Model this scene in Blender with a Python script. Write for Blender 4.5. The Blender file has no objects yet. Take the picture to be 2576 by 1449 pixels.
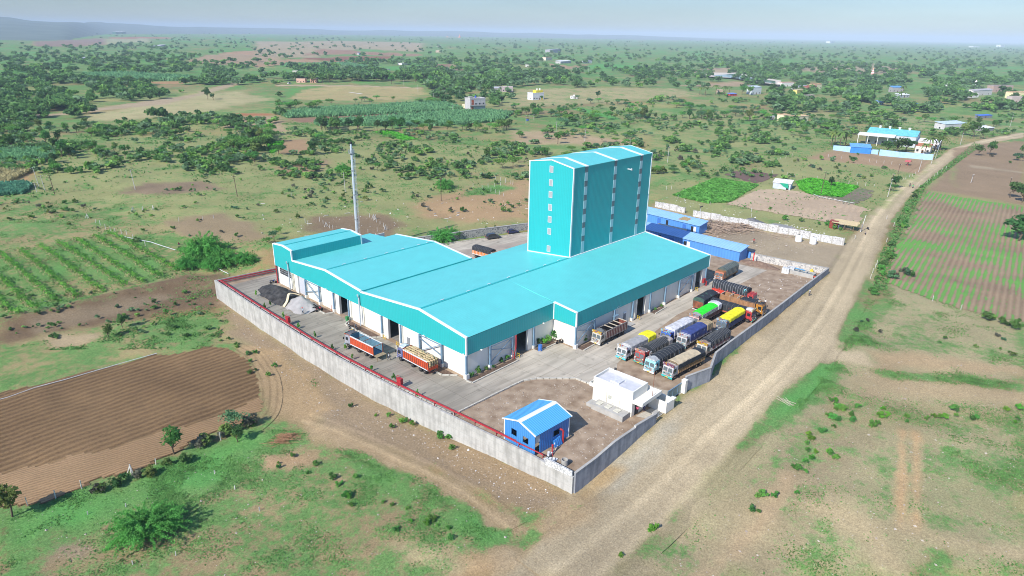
import bpy, math, random
import numpy as np
from mathutils import Vector, Matrix
R=math.radians
sc=bpy.context.scene; COL=sc.collection
# ---------------------------------------------------------------- camera, sky, sun
F=1684.88; PIT,ROL,YAW=R(20.864),R(.937),R(43.522); CAM=np.array([-74.047,-81.546,60.0])
FW=np.array([math.cos(YAW)*math.cos(PIT),math.sin(YAW)*math.cos(PIT),-math.sin(PIT)])
_r=np.array([math.sin(YAW),-math.cos(YAW),0]); _u=np.cross(_r,FW)
RT=_r*math.cos(ROL)+_u*math.sin(ROL); UP=-_r*math.sin(ROL)+_u*math.cos(ROL)
cd=bpy.data.cameras.new('camera'); cam=bpy.data.objects.new('camera',cd); COL.objects.link(cam); sc.camera=cam
cd.sensor_width=36; cd.lens=F/2576*36; cd.clip_start=.5; cd.clip_end=60000
cam.matrix_world=Matrix([[RT[i],UP[i],-FW[i],CAM[i]] for i in range(3)]+[[0,0,0,1]])
SUN_EL,SUN_AZ=R(38),R(3.5)          # SUN_AZ: heading the light travels
wd=bpy.data.worlds.new('World'); sc.world=wd; wd.use_nodes=True
nt=wd.node_tree; sky=nt.nodes.new('ShaderNodeTexSky'); sky.sky_type='NISHITA'; sky.sun_disc=False
sky.sun_elevation=SUN_EL; sky.sun_rotation=math.atan2(-math.cos(SUN_AZ),-math.sin(SUN_AZ))
sky.air_density=1.0; sky.dust_density=.45; sky.ozone_density=4.0; sky.altitude=600
bg=nt.nodes['Background']; tint=nt.nodes.new('ShaderNodeMix'); tint.data_type='RGBA'; tint.blend_type='MULTIPLY'; tint.inputs[0].default_value=1; tint.inputs[7].default_value=(.79,.86,.97,1); nt.links.new(sky.outputs[0],tint.inputs[6]); tcw=nt.nodes.new('ShaderNodeTexCoord'); mpw=nt.nodes.new('ShaderNodeMapping'); mpw.inputs['Scale'].default_value=(2.2,2.2,16); now=nt.nodes.new('ShaderNodeTexNoise'); now.inputs['Scale'].default_value=1.6; now.inputs['Detail'].default_value=5; mrw=nt.nodes.new('ShaderNodeMapRange'); mrw.inputs[1].default_value=.35; mrw.inputs[2].default_value=.75; mrw.inputs[3].default_value=.95; mrw.inputs[4].default_value=1.10; cl_=nt.nodes.new('ShaderNodeVectorMath'); cl_.operation='SCALE'; cl2=nt.nodes.new('ShaderNodeVectorMath'); cl2.operation='SCALE'; sxw=nt.nodes.new('ShaderNodeSeparateXYZ'); mzw=nt.nodes.new('ShaderNodeMapRange'); mzw.inputs[1].default_value=.05; mzw.inputs[2].default_value=.4; mzw.inputs[3].default_value=.53; mzw.inputs[4].default_value=1.12   # hazy air dims the sky low down
for a_,b_ in ((tcw.outputs['Generated'],mpw.inputs[0]),(mpw.outputs[0],now.inputs[0]),(now.outputs[0],mrw.inputs[0]),(tint.outputs[2],cl_.inputs[0]),(mrw.outputs[0],cl_.inputs['Scale']),(cl_.outputs[0],cl2.inputs[0]),(tcw.outputs['Generated'],sxw.inputs[0]),(sxw.outputs[2],mzw.inputs[0]),(mzw.outputs[0],cl2.inputs['Scale']),(cl2.outputs[0],bg.inputs[0])): nt.links.new(a_,b_); bg.inputs[1].default_value=SKY_STRENGTH=.125
sl=bpy.data.lights.new('sun','SUN'); so=bpy.data.objects.new('sun',sl); COL.objects.link(so)
sl.energy=3.8; sl.angle=R(.55); sl.color=(1,.96,.9)
tr=Vector((math.cos(SUN_AZ)*math.cos(SUN_EL),math.sin(SUN_AZ)*math.cos(SUN_EL),-math.sin(SUN_EL)))
so.rotation_euler=tr.to_track_quat('-Z','Y').to_euler(); so.location=(-200,-40,180)
sc.view_settings.view_transform='Standard'; sc.view_settings.look='None'; sc.view_settings.gamma=1
sc.view_settings.exposure=.62
sc.cycles.use_denoising=True; sc.cycles.filter_width=1.0; sc.cycles.max_bounces=6; sc.cycles.volume_bounces=0; sc.cycles.caustics_reflective=False; sc.cycles.caustics_refractive=False
HAZE_DENSITY=1.15e-4
# ---------------------------------------------------------------- terrain height
def ss(a,b,x):
    t=np.clip((x-a)/(b-a),0,1); return t*t*(3-2*t)
CP=np.array([(-11.4,80.6),(-12.3,58),(-12.6,46),(-13.1,35),(-13.1,22),(-12.6,10),(-11.8,0),(-10.6,-13.5),(-9.9,-25),(-9.2,-32.8),
    (12.4,-32.8),(24.7,-31.2),(33,-30.4),(58.4,-28.7),(109.5,-25.3),(108,-5),(140,-19),(140,52),(100,52),(81,58.6),(40,72.5),(5,78.5)])
def inpoly(P,x,y):
    x=np.asarray(x,float); y=np.asarray(y,float); c=np.zeros(x.shape,bool); n=len(P)
    for i in range(n):
        x0,y0=P[i]; x1,y1=P[(i+1)%n]
        if y0==y1: continue
        c^=((y0>y)!=(y1>y))&(x<(x1-x0)*(y-y0)/(y1-y0)+x0)
    return c
def pdist(P,x,y,closed=True):
    d=np.full(np.shape(x),1e9); n=len(P)
    for i in range(n if closed else n-1):
        ax,ay=P[i]; bx,by=P[(i+1)%n]; dx,dy=bx-ax,by-ay; L=dx*dx+dy*dy+1e-12
        t=np.clip(((x-ax)*dx+(y-ay)*dy)/L,0,1); d=np.minimum(d,np.hypot(x-ax-t*dx,y-ay-t*dy))
    return d
RIDGE=np.array([(-70,97),(-44.3,98),(-33.6,97),(-23.7,97),(-12.7,96.5),(-7,92)])
def zout(x,y):
    A=1-ss(-9,18,x); B=.62+.38*ss(-34,-2,y); B=B*(1-.72*ss(84,150,y))*(1-ss(150,420,y))
    z=-4*A*B
    d=np.hypot(x-40,y-30); f=ss(180,700,d)*(1-ss(2500,5000,d))
    z=z+1.5*np.exp(-(pdist(RIDGE,x,y,False)/3.2)**2)
    z=z+f*(2.6*np.sin(x*.0071+1)*np.cos(y*.0063+.4)+1.5*np.sin(x*.017+y*.011))
    return z
def zt(x,y):
    x=np.asarray(x,float); y=np.asarray(y,float)
    return np.where(inpoly(CP,x,y),0.0,zout(x,y))
def ray(px,py): return FW+RT*((px-1288)/F)-UP*((py-724.5)/F)
def atz(px,py,z=0):
    d=ray(px,py); return CAM+d*((z-CAM[2])/d[2])
def at(px,py):
    d=ray(px,py); z=0.
    for i in range(14):
        p=CAM+d*((z-CAM[2])/d[2]); z=z*.35+float(zt(p[0],p[1]))*.65
    p=CAM+d*((z-CAM[2])/d[2]); p[2]=float(zt(p[0],p[1])); return p
def proj(x,y,z):
    v=np.array([x,y,z])-CAM; w=v@FW; return 1288+F*(v@RT)/w,724.5-F*(v@UP)/w
def scale_at(p): return F/float((np.array(p)-CAM)@FW)
def hgt(p,py):                      # height above ground point p whose top shows at row py
    lo,hi=0.,60.
    for _ in range(40):
        m=(lo+hi)/2
        if proj(p[0],p[1],p[2]+m)[1]>py: lo=m
        else: hi=m
    return m
def polyat(L): return np.array([at(*p)[:2] for p in L])
# ---------------------------------------------------------------- noise
def _h(i,j,s):
    n=np.sin(i*127.1+j*311.7+s*74.7)*43758.5453; return n-np.floor(n)
def vn(x,y,s=0):
    i=np.floor(x); j=np.floor(y); u=x-i; v=y-j; u=u*u*(3-2*u); v=v*v*(3-2*v)
    return (_h(i,j,s)*(1-u)+_h(i+1,j,s)*u)*(1-v)+(_h(i,j+1,s)*(1-u)+_h(i+1,j+1,s)*u)*v
def fbm(x,y,s=0,o=4):
    a=.5; t=0; w=0
    for k in range(o): t=t+a*vn(x*2**k,y*2**k,s+k); w+=a; a*=.5
    return t/w
# ---------------------------------------------------------------- materials
MATS={}
def nodes(name):
    m=bpy.data.materials.new(name); m.use_nodes=True; n=m.node_tree.nodes; return m,n,m.node_tree.links,n['Principled BSDF']
def M(name,col,var=.15,scale=2.,rough=.75,metal=0.,bump=0.,bscale=None,col2=None,spec=.3,stretch=(1,1,1),trans=0,objrand=0.,detail=5):
    if name in MATS: return MATS[name]
    m,n,l,b=nodes(name); b.inputs['Roughness'].default_value=rough; b.inputs['Metallic'].default_value=metal
    b.inputs['Specular IOR Level'].default_value=spec
    tc=n.new('ShaderNodeTexCoord'); mp=n.new('ShaderNodeMapping'); mp.inputs['Scale'].default_value=stretch
    l.new(tc.outputs['Object'],mp.inputs[0])
    no=n.new('ShaderNodeTexNoise'); no.inputs['Scale'].default_value=scale; no.inputs['Detail'].default_value=detail; l.new(mp.outputs[0],no.inputs[0])
    mr=n.new('ShaderNodeMapRange'); mr.inputs[1].default_value=.3; mr.inputs[2].default_value=.7; l.new(no.outputs[0],mr.inputs[0])
    mx=n.new('ShaderNodeMix'); mx.data_type='RGBA'; l.new(mr.outputs[0],mx.inputs[0])
    c2=col2 or tuple(min(1,c*(1+var)) for c in col); c1=tuple(c*(1-var) for c in col) if not col2 else col
    mx.inputs[6].default_value=(*c1,1); mx.inputs[7].default_value=(*c2,1); out=mx.outputs[2]
    if objrand:
        oi=n.new('ShaderNodeObjectInfo'); hs=n.new('ShaderNodeHueSaturation')
        m1=n.new('ShaderNodeMapRange'); m1.inputs[3].default_value=.5-.035*objrand; m1.inputs[4].default_value=.5+.03*objrand; l.new(oi.outputs['Random'],m1.inputs[0]); l.new(m1.outputs[0],hs.inputs['Hue'])
        m2=n.new('ShaderNodeMath'); m2.operation='MULTIPLY_ADD'; l.new(oi.outputs['Random'],m2.inputs[0]); m2.inputs[1].default_value=7.13; m2.inputs[2].default_value=.2
        m3=n.new('ShaderNodeMath'); m3.operation='FRACT'; l.new(m2.outputs[0],m3.inputs[0])
        m4=n.new('ShaderNodeMapRange'); m4.inputs[3].default_value=1-.4*objrand; m4.inputs[4].default_value=1+.45*objrand; l.new(m3.outputs[0],m4.inputs[0]); l.new(m4.outputs[0],hs.inputs['Value'])
        l.new(out,hs.inputs['Color']); out=hs.outputs[0]
    l.new(out,b.inputs['Base Color'])
    if trans:
        tb=n.new('ShaderNodeBsdfTranslucent'); l.new(out,tb.inputs[0]); ms=n.new('ShaderNodeMixShader'); ms.inputs[0].default_value=trans
        l.new(b.outputs[0],ms.inputs[1]); l.new(tb.outputs[0],ms.inputs[2]); l.new(ms.outputs[0],n['Material Output'].inputs[0])
    if bump:
        n2=n.new('ShaderNodeTexNoise'); n2.inputs['Scale'].default_value=bscale or scale*4; n2.inputs['Detail'].default_value=4; l.new(mp.outputs[0],n2.inputs[0])
        bp=n.new('ShaderNodeBump'); bp.inputs['Strength'].default_value=bump; bp.inputs['Distance'].default_value=.08; l.new(n2.outputs[0],bp.inputs['Height']); l.new(bp.outputs[0],b.inputs['Normal'])
    MATS[name]=m; return m
def corr(name,col,axis='X',period=.45,depth=.22,rough=.38,streak=.1,bump=.5):   # ribbed metal sheet
    if name in MATS: return MATS[name]
    m,n,l,b=nodes(name); b.inputs['Roughness'].default_value=rough; b.inputs['Specular IOR Level'].default_value=.35
    tc=n.new('ShaderNodeTexCoord'); w=n.new('ShaderNodeTexWave'); w.bands_direction=axis; w.inputs['Scale'].default_value=.314/period
    l.new(tc.outputs['Object'],w.inputs[0])
    no=n.new('ShaderNodeTexNoise'); no.inputs['Scale'].default_value=.35; no.inputs['Detail'].default_value=5; l.new(tc.outputs['Object'],no.inputs[0])
    mp=n.new('ShaderNodeMapping'); mp.inputs['Scale'].default_value=(3,3,.12); l.new(tc.outputs['Object'],mp.inputs[0])
    n3=n.new('ShaderNodeTexNoise'); n3.inputs['Scale'].default_value=1; n3.inputs['Detail'].default_value=3; l.new(mp.outputs[0],n3.inputs[0])
    a1=n.new('ShaderNodeMath'); a1.operation='MULTIPLY_ADD'; l.new(w.outputs['Fac'],a1.inputs[0]); a1.inputs[1].default_value=depth; a1.inputs[2].default_value=1-depth*.6-.5*streak*2
    a2=n.new('ShaderNodeMath'); a2.operation='MULTIPLY_ADD'; l.new(no.outputs[0],a2.inputs[0]); a2.inputs[1].default_value=streak; l.new(a1.outputs[0],a2.inputs[2])
    a3=n.new('ShaderNodeMath'); a3.operation='MULTIPLY_ADD'; l.new(n3.outputs[0],a3.inputs[0]); a3.inputs[1].default_value=streak; l.new(a2.outputs[0],a3.inputs[2])
    vm=n.new('ShaderNodeVectorMath'); vm.operation='SCALE'; vm.inputs[0].default_value=col; l.new(a3.outputs[0],vm.inputs['Scale']); l.new(vm.outputs[0],b.inputs['Base Color'])
    bp=n.new('ShaderNodeBump'); bp.inputs['Strength'].default_value=bump; bp.inputs['Distance'].default_value=.05; l.new(w.outputs['Fac'],bp.inputs['Height']); l.new(bp.outputs[0],b.inputs['Normal'])
    MATS[name]=m; return m
def brick(name,c1,c2,mortar,sx=.4,sz=.2,rough=.85):
    if name in MATS: return MATS[name]
    m,n,l,b=nodes(name); b.inputs['Roughness'].default_value=rough
    tc=n.new('ShaderNodeTexCoord'); vo=n.new('ShaderNodeTexVoronoi'); vo.inputs['Scale'].default_value=1/sx; l.new(tc.outputs['Object'],vo.inputs[0])
    mx=n.new('ShaderNodeMix'); mx.data_type='RGBA'; mx.inputs[6].default_value=(*c1,1); mx.inputs[7].default_value=(*c2,1)
    sp=n.new('ShaderNodeSeparateColor'); l.new(vo.outputs['Color'],sp.inputs[0]); l.new(sp.outputs[0],mx.inputs[0])
    v2=n.new('ShaderNodeTexVoronoi'); v2.feature='DISTANCE_TO_EDGE'; v2.inputs['Scale'].default_value=1/sx; l.new(tc.outputs['Object'],v2.inputs[0])
    mr=n.new('ShaderNodeMapRange'); mr.inputs[1].default_value=.03; mr.inputs[2].default_value=.12; l.new(v2.outputs['Distance'],mr.inputs[0])
    m2=n.new('ShaderNodeMix'); m2.data_type='RGBA'; l.new(mr.outputs[0],m2.inputs[0]); m2.inputs[6].default_value=(*mortar,1); l.new(mx.outputs[2],m2.inputs[7]); l.new(m2.outputs[2],b.inputs['Base Color'])
    MATS[name]=m; return m
def ornate(name,col,accent):        # hand-painted truck front: small blocks of several paints on a base coat
    if name in MATS: return MATS[name]
    m,n,l,b=nodes(name); b.inputs['Roughness'].default_value=.45
    tc=n.new('ShaderNodeTexCoord'); mp=n.new('ShaderNodeMapping'); mp.inputs['Scale'].default_value=(1,3.2,5.5); l.new(tc.outputs['Object'],mp.inputs[0])
    vo=n.new('ShaderNodeTexVoronoi'); vo.distance='CHEBYCHEV'; vo.inputs['Scale'].default_value=1.; l.new(mp.outputs[0],vo.inputs[0])
    sp=n.new('ShaderNodeSeparateColor'); l.new(vo.outputs['Color'],sp.inputs[0])
    cr=n.new('ShaderNodeValToRGB'); cr.color_ramp.interpolation='CONSTANT'; e=cr.color_ramp.elements
    e[0].position=0; e[0].color=(*col,1); e[1].position=.55; e[1].color=(*accent,1)
    for p,c in ((.66,(.55,.08,.05)),(.74,(.75,.75,.72)),(.84,(.05,.2,.4)),(.9,(.7,.4,.05)),(.95,(.03,.03,.03))):
        k=e.new(p); k.color=(*c,1)
    l.new(sp.outputs[0],cr.inputs[0])
    no=n.new('ShaderNodeTexNoise'); no.inputs['Scale'].default_value=5; l.new(tc.outputs['Object'],no.inputs[0])
    mx=n.new('ShaderNodeMix'); mx.data_type='RGBA'; mx.blend_type='MULTIPLY'; mx.inputs[0].default_value=.5; l.new(cr.outputs[0],mx.inputs[6]); l.new(no.outputs[0],mx.inputs[7]); l.new(mx.outputs[2],b.inputs['Base Color'])
    MATS[name]=m; return m
# ---------------------------------------------------------------- mesh helpers
class MB:
    def __init__(s): s.v=[]; s.f=[]; s.p=[]
    def each(s,name,mat,parent):      # every added piece becomes a part of its own
        for v,f in s.p: MB().add(v,f).build(name,mat,parent)
    def add(s,v,f):
        s.p.append((v,f)); o=len(s.v); s.v+= [tuple(map(float,p)) for p in v]; s.f+=[tuple(i+o for i in q) for q in f]; return s
    def hexa(s,a,b): # two quads (4 pts each)
        return s.add(list(a)+list(b),[(3,2,1,0),(4,5,6,7),(0,1,5,4),(1,2,6,5),(2,3,7,6),(3,0,4,7)])
    def box(s,x0,x1,y0,y1,z0,z1): return s.hexa([(x0,y0,z0),(x1,y0,z0),(x1,y1,z0),(x0,y1,z0)],[(x0,y0,z1),(x1,y0,z1),(x1,y1,z1),(x0,y1,z1)])
    def prism(s,pts,axis,a,b): # profile pts (u,v) extruded along axis from a to b
        f={'x':lambda t,u,v:(t,u,v),'y':lambda t,u,v:(u,t,v),'z':lambda t,u,v:(u,v,t)}[axis]; n=len(pts)
        s.add([f(a,*p) for p in pts]+[f(b,*p) for p in pts],[tuple(range(n))[::-1],tuple(range(n,2*n))]+[(i,(i+1)%n,n+(i+1)%n,n+i) for i in range(n)]); return s
    def tube(s,pts,r,n=6,r1=None,cap=True):
        pts=[np.array(p,float) for p in pts]; rings=[]; m=len(pts)
        for i,p in enumerate(pts):
            d=pts[min(i+1,m-1)]-pts[max(i-1,0)]; d/=np.linalg.norm(d)+1e-9
            a=np.cross(d,(0,0,1) if abs(d[2])<.9 else (1,0,0)); a/=np.linalg.norm(a); b=np.cross(d,a)
            rr=r if r1 is None else r+(r1-r)*i/(m-1)
            rings.append([p+rr*(a*math.cos(2*math.pi*k/n)+b*math.sin(2*math.pi*k/n)) for k in range(n)])
        v=[q for g in rings for q in g]; f=[(i*n+k,i*n+(k+1)%n,(i+1)*n+(k+1)%n,(i+1)*n+k) for i in range(m-1) for k in range(n)]
        if cap: f+=[tuple(range(n))[::-1],tuple((m-1)*n+k for k in range(n))]
        return s.add(v,f)
    def bar(s,a,b,w,h=None):
        a=np.array(a,float); b=np.array(b,float); h=h or w; d=b-a; d/=np.linalg.norm(d); p=np.cross(d,(0,0,1) if abs(d[2])<.95 else (1,0,0)); p/=np.linalg.norm(p); q=np.cross(p,d)
        o=[p*w/2+q*h/2,p*w/2-q*h/2,-p*w/2-q*h/2,-p*w/2+q*h/2]
        return s.hexa([a+k for k in o],[b+k for k in o])
    def lathe(s,prof,c=(0,0,0),n=12,axis='z'):
        v=[];m=len(prof)
        for r,z in prof:
            for k in range(n):
                t=2*math.pi*k/n; p=(r*math.cos(t),r*math.sin(t),z)
                if axis=='y': p=(p[0],p[2],p[1])
                if axis=='x': p=(p[2],p[0],p[1])
                v.append((c[0]+p[0],c[1]+p[1],c[2]+p[2]))
        return s.add(v,[(i*n+k,i*n+(k+1)%n,(i+1)*n+(k+1)%n,(i+1)*n+k) for i in range(m-1) for k in range(n)]+[tuple(range(n))[::-1],tuple((m-1)*n+k for k in range(n))])
    def mesh(s,name,mat):
        me=bpy.data.meshes.new(name); me.from_pydata(s.v,[],s.f); me.materials.append(mat); me.update(); return me
    def build(s,name,mat,parent=None,bevel=0,loc=None,rz=0,smooth=False):
        me=s.mesh(name,mat); o=bpy.data.objects.new(name,me); COL.objects.link(o)
        if parent: o.parent=parent
        if loc is not None: o.location=loc
        o.rotation_euler.z=rz
        if smooth: me.polygons.foreach_set('use_smooth',[True]*len(me.polygons))
        if bevel:
            b=o.modifiers.new('bevel','BEVEL'); b.width=bevel; b.segments=2; b.limit_method='ANGLE'
        return o
def npmesh(name,V,Q,mat):
    me=bpy.data.meshes.new(name); V=np.ascontiguousarray(V,np.float32); Q=np.ascontiguousarray(Q,np.int32); k=Q.shape[1]
    me.vertices.add(len(V)); me.vertices.foreach_set('co',V.ravel()); me.loops.add(Q.size); me.loops.foreach_set('vertex_index',Q.ravel())
    me.polygons.add(len(Q)); me.polygons.foreach_set('loop_start',np.arange(0,Q.size,k,dtype=np.int32)); me.polygons.foreach_set('loop_total',np.full(len(Q),k,np.int32))
    me.materials.append(mat); me.update(calc_edges=True); return me
def link(me,name,parent=None,loc=None,rz=0):
    o=bpy.data.objects.new(name,me); COL.objects.link(o)
    if parent: o.parent=parent
    if loc is not None: o.location=loc
    o.rotation_euler.z=rz; return o
def tag(o,label=None,cat=None,group=None,kind=None):
    if label: o['label']=label
    if cat: o['category']=cat
    if group: o['group']=group
    if kind: o['kind']=kind
    return o
def thing(name,label,cat,loc=(0,0,0),rz=0,group=None):
    o=bpy.data.objects.new(name,None); COL.objects.link(o); o.location=loc; o.rotation_euler.z=rz; o.empty_display_size=.3
    return tag(o,label,cat,group)
def dup(o,parent=None,loc=None,rz=None,s=None):
    c=o.copy(); COL.objects.link(c)
    if parent: c.parent=parent
    for ch in list(o.children): dup(ch,c)
    if loc is not None: c.location=loc
    if rz is not None: c.rotation_euler.z=rz
    if s is not None: c.scale=s
    return c
def struct(o): o['kind']='structure'; return o
def sheet(name,P,z,mat):           # flat polygon sheet at height z
    MBo=MB(); MBo.add([(x,y,z) for x,y in P],[tuple(range(len(P)))]); o=MBo.build(name,mat); return struct(o)
WHITE=M('white_paint',(.78,.76,.70),var=.05,scale=.6,rough=.6)
DARK=M('dark_interior',(.02,.02,.022),var=.2,rough=.9)
BLACKR=M('tyre_rubber',(.022,.022,.024),var=.3,scale=6,rough=.85)
GLASS=M('window_glass',(.02,.026,.03),var=.2,rough=.12,spec=.6)
CONC=M('grey_concrete',(.40,.385,.35),var=.14,scale=.8,rough=.9,bump=.3)
STEEL=M('blue_grey_steel',(.17,.27,.36),var=.1,scale=1.5,rough=.5)
REDP=M('red_pipe_paint',(.40,.032,.038),var=.12,scale=1.5,rough=.45)
WOOD=M('old_timber',(.23,.16,.10),var=.3,scale=3,rough=.9)
BARK=M('bark',(.13,.095,.065),var=.3,scale=4,rough=.95)
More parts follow.
